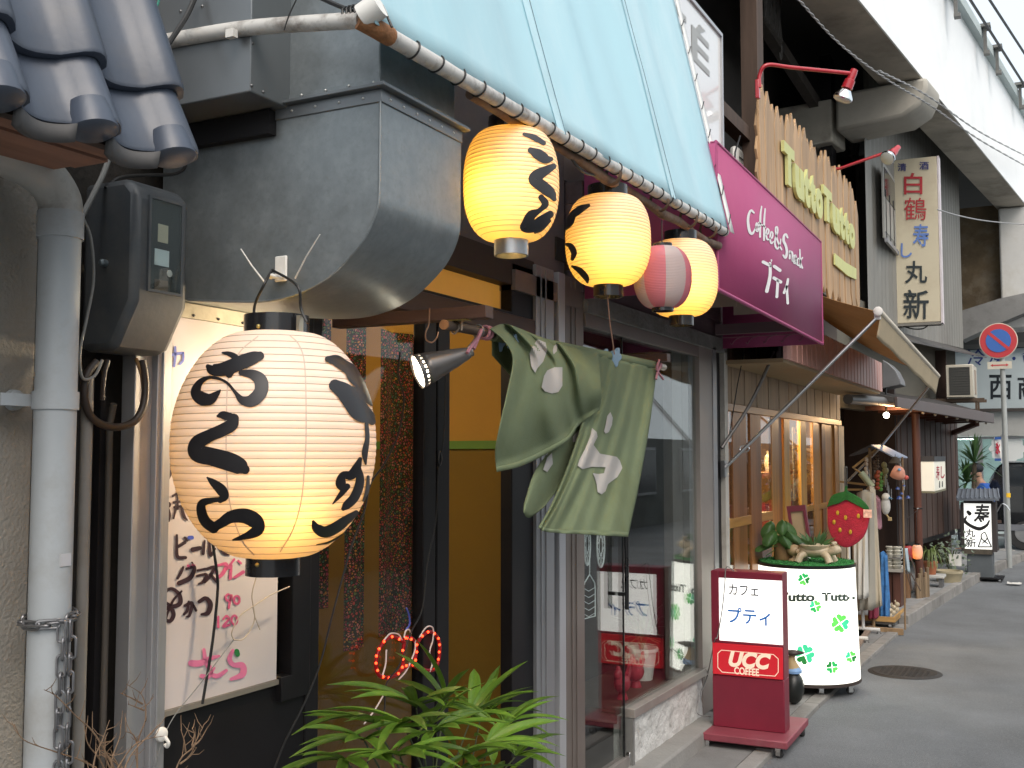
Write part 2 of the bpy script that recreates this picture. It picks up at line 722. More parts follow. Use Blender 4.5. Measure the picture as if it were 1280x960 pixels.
vprism([(0, 5.5), (.003, zt), (-.25, zt), (-.25, 5.62), (-.25, 5.5)], -9, 30, 'parapet', viad_paint)
vprism([(-.01, 5.49), (-.25, 5.49), (-.45, 5.52), (-.46, 6.6), (-.26, 6.6), (-.26, 5.55)], -9, 30, 'edge_beam', viad_conc)
vprism([(-.47, 6.4), (-.47, 6.7), (-9, 6.7), (-9, 6.4)], -9, 30, 'deck_slab', M('deck underside shade', (.05, .048, .042), .9, 0, .3, .8))  # near-black colour carries the shade below the deck
vprism([(.09, zt - .1), (.09, zt + .03), (-.2, zt + .03), (-.2, zt - .1)], -9, 30, 'coping', M('coping concrete', (.45, .52, .52), .8, 0, .1, 2.))
# beam head and cross beam where the spans meet
sB = (iP(1160, 175, VO, VN) - VO).dot(VD)
prof = [(-.9, 5.48), (.06, 5.48), (.06, 5.36), (-.02, 5.2), (-.2, 5.1), (-.9, 5.06)]
vprism(prof, sB - .25, sB + .35, 'beam_head', M('beam head concrete', (.42, .4, .35), .85, 0, .15, 2., .2, 30, ((.2, .18, .14), .5, 2.)), bevel=.04)
vprism([(-.95, 5.45), (-.95, 4.98), (-5, 4.7), (-5, 5.45)], sB - .2, sB + .3, 'cross_beam', viad_conc, bevel=.02)
for k in (4.8, 9.5):
    vprism([(-.47, 6.38), (-.47, 5.9), (-7, 5.9), (-7, 6.38)], sB - .2 - k, sB + .1 - k, 'cross_beam', viad_conc)
# brown stained pier, white pier and low edge beam at the far crossing
pa, pb = iY(1206, 390, 18.9), iY(1262, 270, 18.9)
MB().box((pa.x - 2.2, 18.9, 3.5), (pb.x, 19.6, 5.6)).build('pier', M('stained pier', (.13, .095, .055), .9, 0, .5, 2., .4, 20, ((.34, .3, .24), .6, 1.8)), vi)
pa = iY(1249, 300, 18.6)
MB().box((pa.x, 18.6, 3.55), (pa.x + 2.5, 19.2, 5.48)).build('pier', M('white pier', (.6, .6, .58), .8, 0, .12, 2., .1, 30, ((.3, .27, .2), .5, 2.)), vi, bevel=.03)
q = [iY(1203, 425, 18.2), iY(1240, 408, 18.2), iY(1300, 383, 18.2), iY(1300, 362, 18.2), iY(1250, 373, 18.2), iY(1203, 388, 18.2)]
MB().prism(q, (0, .5, 0)).build('low_beam', M('grey girder', (.22, .22, .215), .8, 0, .15, 2., .2, 30, ((.1, .1, .09), .5, 3.)), vi)
# railing brackets and wires on the parapet
for px, py in ((1194, -14), (1231, 36), (1246, 62), (1275, 108)):
    p = iP(px, py, VO + VN * .12, VN)
    m_ = MB()
    m_.box((p.x - .07, p.y - .1, p.z), (p.x + .07, p.y + .1, p.z + .04))
    m_.box((p.x - .02, p.y - .03, p.z - .3), (p.x + .02, p.y + .03, p.z))
    m_.box((p.x - .02, p.y - .05, p.z - .34), (p.x + .05, p.y + .05, p.z - .3))
    m_.build('cable_bracket', M('bracket steel', (.16, .16, .15), .6, .3, .2), vi)
m_ = MB()
for (xa, ya, xb, yb) in ((1213, 0, 1284, 112), (1232, -8, 1284, 72)):
    a, b = iP(xa, ya, VO + VN * .2, VN), iP(xb, yb, VO + VN * .2, VN)
    m_.tube([a - (b - a) * .5, b + (b - a) * 2], .018, 6)
m_.build('guard_wire', cable_black, vi)
# overhead cables slung below the viaduct edge
for pts, lab, r in (([(995, -4), (1050, 55), (1110, 100), (1165, 133), (1225, 175), (1290, 212)], 'twisted pale cable bundle slung along the viaduct edge', .016),
                    ([(1098, 88), (1160, 120), (1225, 165), (1290, 199)], 'thin upper cable beside the twisted bundle by the viaduct', .008),
                    ([(1172, 262), (1200, 270), (1240, 277), (1300, 282)], 'thin pale wire from the sushi sign to the far pier', .008)):
    P = [iP(x, y, VO + VN * .12 - VN * (0 if py_ is None else 0), VN) for (x, y), py_ in ((q_, None) for q_ in pts)]
    m_ = MB().tube(catmull(P, 6), r, 6)
    if 'bundle' in lab:
        m_ = MB()
        c = catmull(P, 30)
        for ph in (0, PI):
            m_.tube([p + V((math.cos(i * .9 + ph), 0, math.sin(i * .9 + ph))) * .006 for i, p in enumerate(c)], .005, 5)
    solo(m_, 'overhead_cable', M('grey cable', (.3, .3, .3), .5), lab, 'cable')

# ---- upper floor behind the signs; viaduct shade is put into its near-black colour
uw = M('upper wall in painted shade', (.035, .03, .026), .9, 0, .4, 2., .3, 30)
up_house = thing('dark_upper_storey', 'dark recessed timber upper storey under the viaduct', 'building', (-3, 9, 2.4))
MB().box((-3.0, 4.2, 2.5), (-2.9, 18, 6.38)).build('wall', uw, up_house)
MB().box((-2.9, 4.2, 2.4), (-1.95, 11.2, 2.5)).build('floor_slab', uw, up_house)
brown_post = MWood('brown weathered post', (.085, .055, .04), .7)
pt = iX(940, 60, -2.0)
MB().box((-2.06, pt.y - .09, 2.5), (-1.94, pt.y + .09, 6.38)).build('post', brown_post, up_house)
a, b = iX(905, 145, -2.05), iX(945, 140, -2.05)
MB().box((-2.1, a.y - .6, a.z - .05), (-2.0, b.y, a.z + .05)).build('rail', brown_post, up_house)
a, b = iX(948, 20, -2.4), iX(1035, 155, -2.4)
MB().beam(a, b, .1, .12).build('brace', MWood('dark brace', (.06, .05, .042), .8), up_house)
pt = iX(1035, 150, -2.3)
MB().box((-2.36, pt.y - .12, 2.5), (-2.24, pt.y + .12, 6.0)).build('post', black_frame, up_house)

# ---- opposite side of the street (seen in the shop windows)
opp = thing('office_block', 'plain pale block across the street with dark lower wall', 'building', (6, 16, 0))
MB().box((4.6, -4, 1.95), (9, 9, 4.4)).build('wall', M('pale render', (.8, .8, .78), .8, 0, .1, 1.2), opp)
MB().box((4.55, -4, 0), (6, 40, 1.95)).build('lower_wall', M('dark stone base', (.11, .115, .11), .6, 0, .5, 1.5), opp)
for i in range(14):
    y = -2 + i * 3
    f = MB()
    f.box((4.5, y, .7), (4.55, y + 1.2, 1.75))
    f = f.build('window', alu, opp)
    MB().box((4.485, y + .06, .76), (4.52, y + 1.14, 1.69)).build('pane', M('dark window', (.03, .035, .04), .1, 0, .2), f)
pole = thing('utility_pole', 'grey concrete utility pole on the far kerb with a blue band', 'utility pole', (3.4, 17.5, 0))
MB().lathe([(.15, 0), (.11, 7)], (3.4, 17.5, 0), 16).build('shaft', M('pole concrete', (.4, .4, .39), .8), pole)
MB().lathe([(.142, 1.6), (.14, 1.95)], (3.4, 17.5, 0), 16).build('band', M('blue band', (.1, .35, .5), .5), pole)

# ---- white building across the end of the street
CY_ = 23.0
cb = thing('corner_shop_building', 'white corner shop building with blue and black signboard', 'building', (-1, CY_, 0))


def cy(px, py, d=0.0):
    return iY(px, py, CY_ - d)


def crect(x0, y0, x1, y1, d0, d1, name, mat, parent, **kw):
    a, b = cy(x0, y1), cy(x1, y0)
    return MB().box((a.x, CY_ - d1, cy(1250, y1).z), (b.x, CY_ - d0, cy(1250, y0).z)).build(name, mat, parent, **kw)


wsign = M('signboard paint', (.46, .53, .55), .6, 0, .05, 1.)
crect(1120, 437, 1420, 513, .02, .16, 'signboard', wsign, cb)
crect(1120, 514, 1420, 545, .0, .1, 'wall', M('lower band', (.44, .44, .42), .7, 0, .08), cb)
crect(1120, 380, 1420, 436, .0, .05, 'upper_wall', M('viaduct shade band', (.03, .033, .035), .7), cb)  # near-black wall stands in for the darkness under the viaduct
crect(1120, 431, 1420, 436.5, .06, .3, 'gutter', M('dark gutter', (.05, .055, .055), .5), cb)
crect(1120, 511, 1420, 515, .17, .22, 'trim', M('dark trim', (.06, .05, .045), .5), cb)
shop_in = M('bright shop interior', (.42, .52, .52), .8, 0, .1, 1.)
a, b = cy(1120, 640), cy(1420, 543)
a.z, b.z = cy(1250, 640).z, cy(1250, 545.5).z
MB().box((a.x, CY_ + 3.0, a.z), (b.x, CY_ + 3.1, b.z)).build('back_wall', shop_in, cb)
MB().box((a.x, CY_ + .1, b.z + .0), (b.x, CY_ + 3.0, b.z + .1)).build('ceiling', M('shop ceiling', (.6, .6, .58), .8), cb)
MB().box((a.x, CY_ + .1, -.02), (b.x, CY_ + 3.0, .05)).build('shop_floor', M('shop floor', (.2, .2, .2), .8), cb)
for x0 in (1120, 1226, 1301):
    xa, xb = cy(x0, 600).x, cy(x0 + (106 if x0 == 1120 else 74), 600).x
    fr = MB()
    zb, zt_ = .3, b.z
    t_ = .05
    fr.box((xa, CY_ - .03, zb), (xa + t_, CY_ + .03, zt_))
    fr.box((xb - t_, CY_ - .03, zb), (xb, CY_ + .03, zt_))
    fr.box((xa + t_, CY_ - .03, zt_ - t_), (xb - t_, CY_ + .03, zt_))
    fr.box((xa + t_, CY_ - .03, zb), (xb - t_, CY_ + .03, zb + t_))
    fo = fr.build('window', alu, cb)
    MB().box((xa + t_, CY_ - .005, zb + t_), (xb - t_, CY_ + .005, zt_ - t_)).build('pane', glass, fo)
# lit fluorescent tube behind the window
tl = M('lit tube', (.9, 1., .98), .4, 0, .0, 5., emit=7.)
fx = thing('fluorescent_light', 'lit white fluorescent tube hanging inside the corner shop window', 'light', cy(1208, 545))
a, b = iY(1192, 545, CY_ + .6), iY(1225, 545, CY_ + .6)
MB().tube([a, b], .07, 10).build('tube', tl, fx)
MB().box((a.x, a.y - .05, a.z + .08), (b.x, a.y + .05, a.z + .14)).build('fitting', white_paint, fx)
lamp('tube_light', (a + b) / 2 - V((0, 0, .25)), 60, (.85, 1, .95), fx, .1)
# window glare painted as a white decal with scalloped edge
c0 = cy(1259, 561, .02)
dec = MB()
pts = []
for i in range(40):
    an = 2 * PI * i / 40
    rr = .27 + .02 * math.cos(an * 10)
    pts.append(V((c0.x + rr * 1.15 * math.cos(an), CY_ - .012, c0.z + rr * math.sin(an))))
dec.poly(pts)  # flat white shape painted for the bright reflection in the glass
solo(dec, 'window_glare', M('white decal', (.8, .82, .8), .6, 0, .03), 'window glare painted as a large white scalloped decal on the corner shop window', 'reflection patch')
# lettering of the signboard
fnc = lambda x, y: cy(x, -y, .165)
lt = MB()
write(lt, '冷', (1209.5, -457, 1231, -436), fnc, .008)
write(lt, '凍', (1236, -457, 1257, -436), fnc, .008)
lt.add([fnc(1267.5 + 2.2 * math.cos(i * PI / 6), -448 + 2.2 * math.sin(i * PI / 6)) for i in range(12)], [tuple(range(12))])
write(lt, '食', (1276, -457, 1298, -436), fnc, .008)
lt.build('blue_lettering', M('blue sign paint', (.02, .04, .19), .5), cb, smooth=False)
lt = MB()
write(lt, '西', (1236.5, -499, 1264.5, -468.5), fnc, .015)
write(lt, '商', (1272, -499, 1300, -468.5), fnc, .015)
lt.build('black_lettering', M('dark sign paint', (.008, .014, .02), .5), cb, smooth=False)
# ------------------------------------------------------------------ plaster house with tiled eave (left edge)
stucco = M('rough stucco', (.29, .275, .245), .9, 0, .12, 3., .5, 130, ((.15, .135, .11), .55, 2.2))
ph = thing('plaster_house', 'stucco house corner with blue-grey tiled eave at the left edge', 'house', (-2.4, .6, 0))
ey = iX(40, 600, -1.9).y
MB().box((-3.4, -1.5, 0), (-1.9, ey, 2.35)).build('wall', stucco, ph, bevel=.006)
# joint line low on the wall, as a shallow recessed groove
tile_mat = M('glazed blue-grey roof tile', (.055, .07, .10), .4, 0, .12, 7., .05, 60, ((.075, .075, .08), .5, 6.), .6, rv=.06)
tile_dark = M('tile end clay', (.08, .078, .078), .7, 0, .2, 10.)
E0 = V((-1.47, 0, 2.115))
US = V((-.30, 0, .954)).normalized()
NS = V((.954, 0, .30)).normalized()
yend = iX(228, 190, -1.47).y
CW = .184


def tile_h(t):
    """cross profile of a pan tile with its roll at the far side, t 0..1"""
    if t < .58:
        return -.012 - .02 * math.sin(PI * min(1, t / .58))
    return .034 * max(0, math.sin(PI * min(1, (t - .58) / .42))) ** .9 - .012 * (1 - (t - .58) / .42)


roof_n = 0
for col in range(5):
    y1 = yend - col * CW
    for row in range(3):
        s0 = -.015 + row * .235 - (.105 if row else 0)
        s1 = s0 + (.155 if row == 0 else .27)
        t = MB()
        top, bot = [], []
        nu = 16
        lift = lambda s: .026 * (1 - (s - s0) / (s1 - s0))
        P = lambda u, s, d: E0 + US * s + NS * (tile_h(u) + lift(s) + d) + V((0, y1 - CW + u * (CW + .012), 0))
        vs, fs = [], []
        for s in (s0, s0 + .006, (s0 + s1) / 2, s1):
            for i in range(nu + 1):
                vs.append(P(i / nu, s, -.004 if s == s0 else 0))
        for s in (s0, s1):
            for i in range(nu + 1):
                vs.append(P(i / nu, s, -.02))
        q = nu + 1
        for r in range(3):
            for i in range(nu):
                fs.append((r * q + i, r * q + i + 1, (r + 1) * q + i + 1, (r + 1) * q + i))
        for i in range(nu):
            fs.append((i, i + 1, 4 * q + i + 1, 4 * q + i))
            fs.append((4 * q + i, 4 * q + i + 1, 5 * q + i + 1, 5 * q + i))
        t.add(vs, fs)
        t.build('roof_tile', tile_mat, ph, angle=50)
    # round end cap of the roll and the curved lip below the pan
    c = E0 + US * -.02 + NS * .012 + V((0, y1 - CW + .79 * CW, 0))
    k = MB().lathe([(.001, -.006), (.034, -.005), (.041, .0), (.0405, .022), (.034, .05)], c, 24, True, axis=US)
    k.build('tile_cap', tile_mat, ph)
    lip = MB()
    lip.grid(lambda u, v: E0 + US * (-.018) + NS * (tile_h(u * .6) + .02) + V((0, y1 - CW + u * .6 * CW, 0)) + V((-.006, 0, -.03)) * v, 10, 2)
    lip.build('tile_lip', tile_dark, ph, thick=.012)
red_board = MWood('reddish eave board', (.24, .125, .085), .6, .5, 'Y')
for i in range(4):
    x0 = -1.89 + i * .095
    MB().box((x0, -1.5, 2.108 + .004 * (i % 2)), (x0 + .09, yend - .05, 2.13)).build('eave_board', red_board, ph)
MB().box((-1.515, -1.5, 2.095), (-1.49, yend - .06, 2.13)).build('fascia', dark_wood, ph)

# ------------------------------------------------------------------ pvc drainpipe
XP = -1.80
dp = thing('drainpipe', 'pale pvc drainpipe with elbow running down the stucco corner', 'drainpipe', iX(62, 950, XP) * 1.0)
top = iX(76, 268, XP); botm = iX(60, 1010, XP)
cxp, cyp = top.x, top.y
rp = .0405
MB().tube([V((cxp, cyp, 0.03)), V((cxp, cyp, top.z))], rp, 24).build('pipe', pvc, dp)
MB().tube([V((cxp, cyp, iX(76, 299, XP).z)), V((cxp, cyp, iX(76, 266, XP).z))], rp + .0045, 24).build('coupling', pvc, dp)
el = [(76, 272), (74, 250), (60, 226), (40, 210), (12, 196), (-30, 178)]
MB().tube(catmull([iX(x, y, XP) for x, y in el], 6), rp + .002, 20).build('elbow', M('stained pvc', (.40, .395, .37), .5, 0, .12, 6., .05, 40, ((.12, .1, .07), .8, 5.)), dp)
z = iX(70, 501, XP).z
br = MB().tube([V((cxp, cyp, z - .018)), V((cxp, cyp, z + .018))], rp + .004, 24)
a = iX(42, 501, XP)
br.box((cxp - .06, a.y - .05, z - .012), (cxp - .03, cyp - rp + .01, z + .012))
br.build('bracket', pvc, dp)
a = iX(16, 500, -1.895)
MB().lathe([(.022, 0), (.02, .012), (.008, .02)], a, 16, axis=(1, 0, 0)).build('rosette', pvc, dp)
a = iX(81, 700, XP + rp)
MB().box((cxp + rp - .004, cyp - .012, a.z - .012), (cxp + rp + .0015, cyp + .012, a.z + .012)).build('sticker', M('old sticker', (.5, .5, .52), .5), dp)

# steel chain tied round the pipe
link_mat = M('dull chain steel', (.25, .25, .26), .4, .85, .2, 30.)
zc = iX(66, 772, XP).z
ch = thing('steel_chain', 'dull steel chain wrapped around the drainpipe and hanging down', 'chain', (cxp, cyp, zc))
pr = MB()
pr.tube([V((.0078 * math.cos(a), 0, (.0135 if math.sin(a) > 0 else -.0135) + .0078 * math.sin(a))) for a in [2 * PI * i / 14 for i in range(14)]], .0028, 6, closed=True)
lk0 = None


def add_link(p, rot):
    global lk0
    if lk0 is None:
        o = MB()
        o.v = [v + ORG[ch.name] for v in pr.v]; o.f = pr.f; o.m = pr.m
        lk0 = o.build('chain_link', link_mat, ch)
        k = lk0
    else:
        k = lk0.copy()
        sc.collection.objects.link(k)
        k.parent = ch
    k.location = p - ORG[ch.name]
    k.rotation_euler = rot


for i in range(17):
    an = 2 * PI * i / 17
    add_link(V((cxp + (rp + .006) * math.cos(an), cyp + (rp + .006) * math.sin(an), zc + .008 * math.sin(an * 1.0))),
             (R(90) if False else 0, R(90), an + PI / 2 + (0)) if i % 2 else (R(90), 0, an + PI / 2 + R(90)))
for (px, n, ph_) in ((77, 13, 0), (88, 14, 1)):
    p = iX(px, 790, XP + rp + .012)
    for i in range(n):
        add_link(V((p.x + .003 * math.sin(i * 2.1), p.y + .003 * math.sin(i), zc - .02 - i * .0335)), (0, 0, R(90) * ((i + ph_) % 2) + R(35)))

# thin conduits between pipe and shop front
cd = M('grey conduit', (.2, .19, .175), .6, 0, .1, 6., 0, 90, ((.15, .12, .09), .6, 8.))
a = iX(104, 700, -1.875)
solo(MB().tube([V((a.x, a.y, 0)), V((a.x, a.y, iX(104, 470, -1.875).z))], .0125, 14), 'conduit', cd, 'grey conduit standing right beside the drainpipe', 'conduit')
a = iX(133, 700, -1.93)
solo(MB().tube([V((a.x, a.y, 0)), V((a.x, a.y + .002, 1.2)), V((a.x, a.y, iX(135, 530, -1.93).z)), iX(142, 505, -1.91)], .0075, 10), 'thin_pipe', M('brown thin pipe', (.07, .06, .05), .6), 'thin brown pipe in the dark gap below the meter', 'pipe')
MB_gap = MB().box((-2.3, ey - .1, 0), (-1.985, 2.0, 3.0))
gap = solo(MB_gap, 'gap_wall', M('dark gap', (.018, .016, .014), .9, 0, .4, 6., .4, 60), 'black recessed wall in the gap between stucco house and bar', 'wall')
a0, a1 = iX(117, 700, -1.95), iX(124, 700, -1.95)
solo(MB().box((-1.96, a0.y, 0), (-1.94, a1.y, 1.9)), 'corner_batten', black_frame, 'narrow black batten edge left of the thin brown pipe', 'batten')

# electricity meter
Ym = 1.665
XmF = iY(168, 330, Ym).x
me_ = thing('electricity_meter', 'dark grey electricity meter box with glazed window on the wall', 'meter box', (-1.87, 1.75, 1.8))
yF = iX(236, 330, XmF).y
zT = iX(200, 228, XmF).z
zK = iX(200, 380, XmF).z + .0
zB = iX(205, 440, XmF).z
xb = -1.93
prof = [(xb, zB), (XmF - .075, zB), (XmF - .055, zB + .008), (XmF, zK + .0), (XmF, zT - .03), (XmF - .03, zT), (xb, zT)]
mcase = M('grey meter casing', (.06, .068, .076), .42, 0, .1, 5., .05, 60, ((.2, .18, .15), .25, 6.))
bx = MB().hexa([V((x, Ym, z)) for x, z in prof], [V((x, yF, z)) for x, z in prof])
bx.build('case', mcase, me_, bevel=.016)
w0, w1 = iX(184, 300, XmF), iX(227, 300, XmF)
zt_, zb_ = iX(184, 243, XmF).z, iX(184, 364, XmF).z
fr = MB()
t_ = .006
for (ya, yb, za, zb) in ((w0.y, w0.y + t_, zb_, zt_), (w1.y - t_, w1.y, zb_, zt_), (w0.y + t_, w1.y - t_, zt_ - t_, zt_), (w0.y + t_, w1.y - t_, zb_, zb_ + t_)):
    fr.box((XmF - .002, ya, za), (XmF + .006, yb, zb))
wf = fr.build('window_frame', mcase, me_)
MB().box((XmF + .0002, w0.y + t_, zb_ + t_), (XmF + .0012, w1.y - t_, zt_ - t_)).build('backing', M('meter inside', (.02, .028, .034), .6), me_)
dl = iX(206, 293, XmF)
MB().box((XmF + .0014, dl.y - .022, dl.z - .02), (XmF + .0022, dl.y + .008, dl.z + .02)).build('plate', M('meter plate', (.4, .38, .3), .6), me_)
dl = iX(199, 322, XmF)
c_ = MB()
c_.box((XmF + .0014, dl.y - .016, dl.z - .018), (XmF + .0035, dl.y + .026, dl.z + .018))
c_.build('counter', M('meter counter', (.5, .58, .62), .25), me_)
dl = iX(211, 342, XmF)
MB().lathe([(.008, 0), (.008, .0015)], dl + V((.0015, 0, 0)), 14, axis=(1, 0, 0)).build('seal', M('meter seal', (.5, .52, .52), .5), me_)
dl = iX(201, 350, XmF)
MB().box((XmF + .0013, dl.y - .02, dl.z - .03), (XmF + .0019, dl.y + .02, dl.z)).build('dial', M('meter dial', (.075, .055, .045), .5), me_)
MB().box((XmF + .0045, w0.y + t_, zb_ + t_), (XmF + .0055, w1.y - t_, zt_ - t_)).build('glass', glass, wf)
sl = iY(132, 329, Ym - .001)
MB().lathe([(.008, -.02), (.008, .012), (.004, .016)], sl, 10, axis=(0, -1, 0)).build('bolt', M('zinc bolt', (.2, .24, .26), .4, .6), me_)
# cables around the meter
cab_brown = M('brown cable sheath', (.03, .02, .015), .45)
cab_grey = M('grey cable sheath', (.2, .2, .19), .5)
loop = [(121, 452), (108, 470), (106, 500), (116, 523), (140, 534), (166, 528), (179, 508), (182, 480), (178, 450)]
solo(MB().tube(catmull([iX(x, y, -1.855) for x, y in loop], 8), .0085, 12), 'cable_loop', cab_brown, 'thick brown cable looping below the meter box', 'cable')
lp2 = [(104, 272), (114, 300), (117, 350), (108, 400), (100, 440), (103, 472), (118, 470), (128, 450)]
solo(MB().tube(catmull([iX(x, y, -1.84) for x, y in lp2], 6), .0032, 8), 'meter_wire', cab_grey, 'thin grey wire curving between drainpipe and meter box', 'cable')
for pts, lab, r, mt in (([(141, 183), (130, 215), (118, 240), (100, 275)], 'pair of grey cables rising from behind the drainpipe to the eave', .006, cab_grey),
                        ([(132, 235), (150, 222), (185, 219), (215, 218), (229, 212), (232, 200), (222, 190)], 'black cable hooping over the top of the meter box', .004, cable_black),
                        ([(135, 450), (130, 470), (128, 500)], 'brown cable dropping from under the meter box', .005, cab_brown),
                        ([(170, 448), (177, 468), (180, 490)], 'ochre cable at the right corner under the meter', .0045, M('ochre cable', (.2, .12, .05), .5)),
                        ([(245, -6), (232, 22), (207, 60)], 'black cable hanging in front of the steel cabinet by the tiles', .006, cable_black),
                        ([(200, -6), (196, 8), (186, 20)], 'thin green wire at the top beside the roof tiles', .0025, M('green wire', (.02, .2, .15), .5))):
    xx = -1.72 if 'steel cabinet' in lab or 'green' in lab else -1.86
    solo(MB().tube(catmull([iX(x, y, xx) for x, y in pts], 8), r, 8), 'cable', mt, lab, 'cable')

# dry weeds at the lower left
twig = M('dry twig', (.2, .13, .08), .8, 0, .3, 20.)
dw = thing('dry_weed', 'dry leafless weed growing in front of the pipe and post', 'weed', iX(160, 1000, -1.72))
tw = MB()
random.seed(3)
for pts in ([(172, 985), (172, 930), (182, 898), (178, 870), (158, 855)], [(178, 880), (165, 873), (150, 866)], [(180, 888), (170, 884), (160, 880)],
            [(172, 930), (166, 918), (156, 914)], [(150, 990), (160, 950), (185, 920), (200, 905)], [(140, 980), (140, 950), (150, 920), (150, 905)],
            [(120, 960), (100, 950), (70, 940), (30, 925), (18, 905)], [(150, 975), (120, 920), (95, 895), (70, 870), (55, 862)],
            [(140, 985), (125, 950), (110, 930), (105, 905)], [(160, 985), (150, 960), (132, 945), (118, 945)],
            [(130, 990), (160, 940), (180, 925), (205, 920)], [(155, 990), (135, 955), (130, 930), (135, 915)],
            [(210, 990), (225, 950), (240, 935), (252, 912), (255, 905)], [(232, 940), (230, 925), (226, 912)], [(240, 932), (243, 918), (240, 910)],
            [(225, 955), (238, 945), (246, 934)], [(240, 934), (250, 925), (260, 908)], [(112, 1000), (118, 950), (128, 925), (137, 900)],
            [(165, 990), (152, 965), (140, 945), (120, 935)]):
    jx = random.uniform(-.05, .05)
    P = catmull([iX(x, y, -1.70 + jx) for x, y in pts], 6)
    n = len(P)
    tw.tube(P, [.0022 * (1 - .75 * i / n) for i in range(n)], 5)
    for i in range(3, n, 4):
        d = V((random.uniform(-1, 1), random.uniform(-1, 1), random.uniform(.1, 1))).normalized()
        tw.tube([P[i], P[i] + d * .018, P[i] + d * .03 + V((0, 0, .008))], [.001, .0008, .0004], 4)
tw.build('stems', twig, dw)

# ------------------------------------------------------------------ bar front: frame, menu board, doors
bar = thing('izakaya_front', 'black framed bar shopfront behind the lanterns and green curtain', 'shopfront', (-1.95, 2.9, 0))
XF = -1.9
a0, a1, a2 = iX(165, 700, -1.885), iX(187, 700, -1.885), iX(205, 700, -1.885)
pm = MB().box((-1.93, a0.y, 0), (-1.888, a1.y, 1.93))
pm.box((-1.93, a1.y, 0), (-1.872, a2.y, 1.93))
pm.box((-1.93, a1.y + .012, 0), (-1.866, a1.y + .02, 1.93))
pm.build('corner_post', alu, bar, bevel=.002)
yb0, yb1 = iX(204, 700, XF).y + .002, iX(346, 800, XF).y
zb0, zb1 = .958, 1.885
mbd = thing('menu_board', 'white hand painted menu board lit by the big lantern', 'menu board', (XF, (yb0 + yb1) / 2, zb0))
MB().box((XF - .012, yb0, zb0), (XF, yb1, zb1)).build('board', M('white menu panel', (.62, .56, .55), .35, 0, .03, 3., .0, 50, ((.6, .55, .5), .3, 2.)), mbd)
MB().box((XF - .01, yb0, zb0 - .014), (XF + .006, yb1 + .02, zb0 - .001)).build('edge_strip', M('board edge', (.2, .18, .15), .5), mbd)
brass = M('warm steel strip', (.42, .38, .3), .35, .7, .15, 20., .1, 60)
zs = iX(270, 395, XF).z
st_ = MB().box((XF - .01, yb0, zb1 + .001), (XF + .004, yb1 + .1, zs + .02))
st_.build('top_strip', brass, mbd)
for px in (242, 273, 303):
    p = iX(px, 394 + (px - 240) * .15, XF + .0045)
    MB().lathe([(.004, 0), (.003, .003)], p, 8, axis=(1, 0, 0)).build('screw', black_plastic, mbd)
fm = lambda x, y: iX(x, y, XF + .0022)
brown_ink = M('brown black marker', (.035, .012, .018), .5)
pink_ink = M('pink marker', (.62, .11, .24), .5)
pink_light = M('light pink paint', (.75, .2, .36), .5)
blue_ink = M('blue marker', (.06, .1, .5), .5)
b_ = MB()
for s_ in ([(219, 434, 3), (219, 446, 3.5), (218, 458, 2.5)], [(209, 447, 3), (217, 443, 4), (229, 441, 3)], [(209, 447, 3), (210, 455, 3), (214, 457, 3)], [(229, 441, 3), (229, 450, 3), (225, 455, 3)]):
    b_.brush(s_, fm)
b_.brush([(237, 672, 5), (240, 672, 5)], fm)
b_.build('blue_marks', blue_ink, mbd, smooth=False)
b_ = MB()
for s_ in (
    [(212, 517, 3), (206, 522, 3), (206, 534, 3), (213, 541, 3)], [(210, 526, 5), (212, 528, 5)],
    [(205, 587, 4), (212, 585, 4.5), (219, 583, 3)], [(212, 572, 3), (214, 588, 4), (209, 602, 3)], [(210, 574, 2), (216, 572, 3)],
    [(205, 629, 7), (210, 631, 8)], [(209, 632, 3), (212, 643, 3.5), (211, 651, 3)], [(216, 620, 3), (222, 617, 3), (230, 616, 2)], [(222, 614, 2), (222, 636, 3)],
    [(217, 628, 3), (229, 626, 3)], [(218, 634, 3), (231, 632, 3)], [(220, 636, 3), (217, 648, 2)], [(227, 634, 3.5), (230, 645, 4), (234, 650, 2)],
    [(221, 669, 3), (221, 682, 3.5), (222, 696, 4.5), (232, 697, 4)], [(223, 683, 4), (231, 678, 4.5)], [(231, 672, 3), (234, 676, 3)],
    [(241, 687, 6), (250, 685, 5)], [(256, 676, 2.5), (254, 692, 4)], [(262, 675, 2.5), (263, 694, 4.5), (269, 686, 2.5)],
    [(275, 684, 4), (283, 690, 9), (291, 688, 5)],
    [(229, 709, 3), (226, 716, 4), (222, 723, 3)], [(233, 711, 3), (243, 709, 4.5), (238, 722, 6), (224, 729, 6)], [(240, 703, 2), (242, 706, 2)],
    [(247, 713, 3), (257, 711, 3)], [(246, 720, 3), (258, 718, 3.5), (254, 727, 4), (248, 730, 2)],
    [(259, 711, 3.5), (268, 709, 3.5), (262, 721, 4), (256, 728, 3)], [(263, 718, 3.5), (271, 727, 4)],
    [(206, 750, 4.5), (207, 740, 4), (215, 736, 4), (224, 743, 5), (225, 754, 6), (216, 758, 5), (208, 754, 4)],
    [(204, 771, 5), (205, 762, 5), (213, 760, 5), (217, 768, 5.5), (213, 776, 5), (206, 775, 4)], [(227, 739, 2.5), (217, 750, 3), (209, 768, 3), (205, 787, 2)],
    [(231, 757, 3.5), (240, 754, 4.5), (237, 769, 3.5), (233, 771, 2)], [(236, 752, 3), (234, 763, 4), (230, 768, 3)], [(242, 757, 3), (245, 763, 3.5)],
    [(249, 752, 4.5), (257, 748, 5.5), (263, 755, 6.5), (260, 766, 6), (252, 768, 3)]):
    b_.brush(s_, fm)
b_.build('menu_writing', brown_ink, mbd, smooth=False)
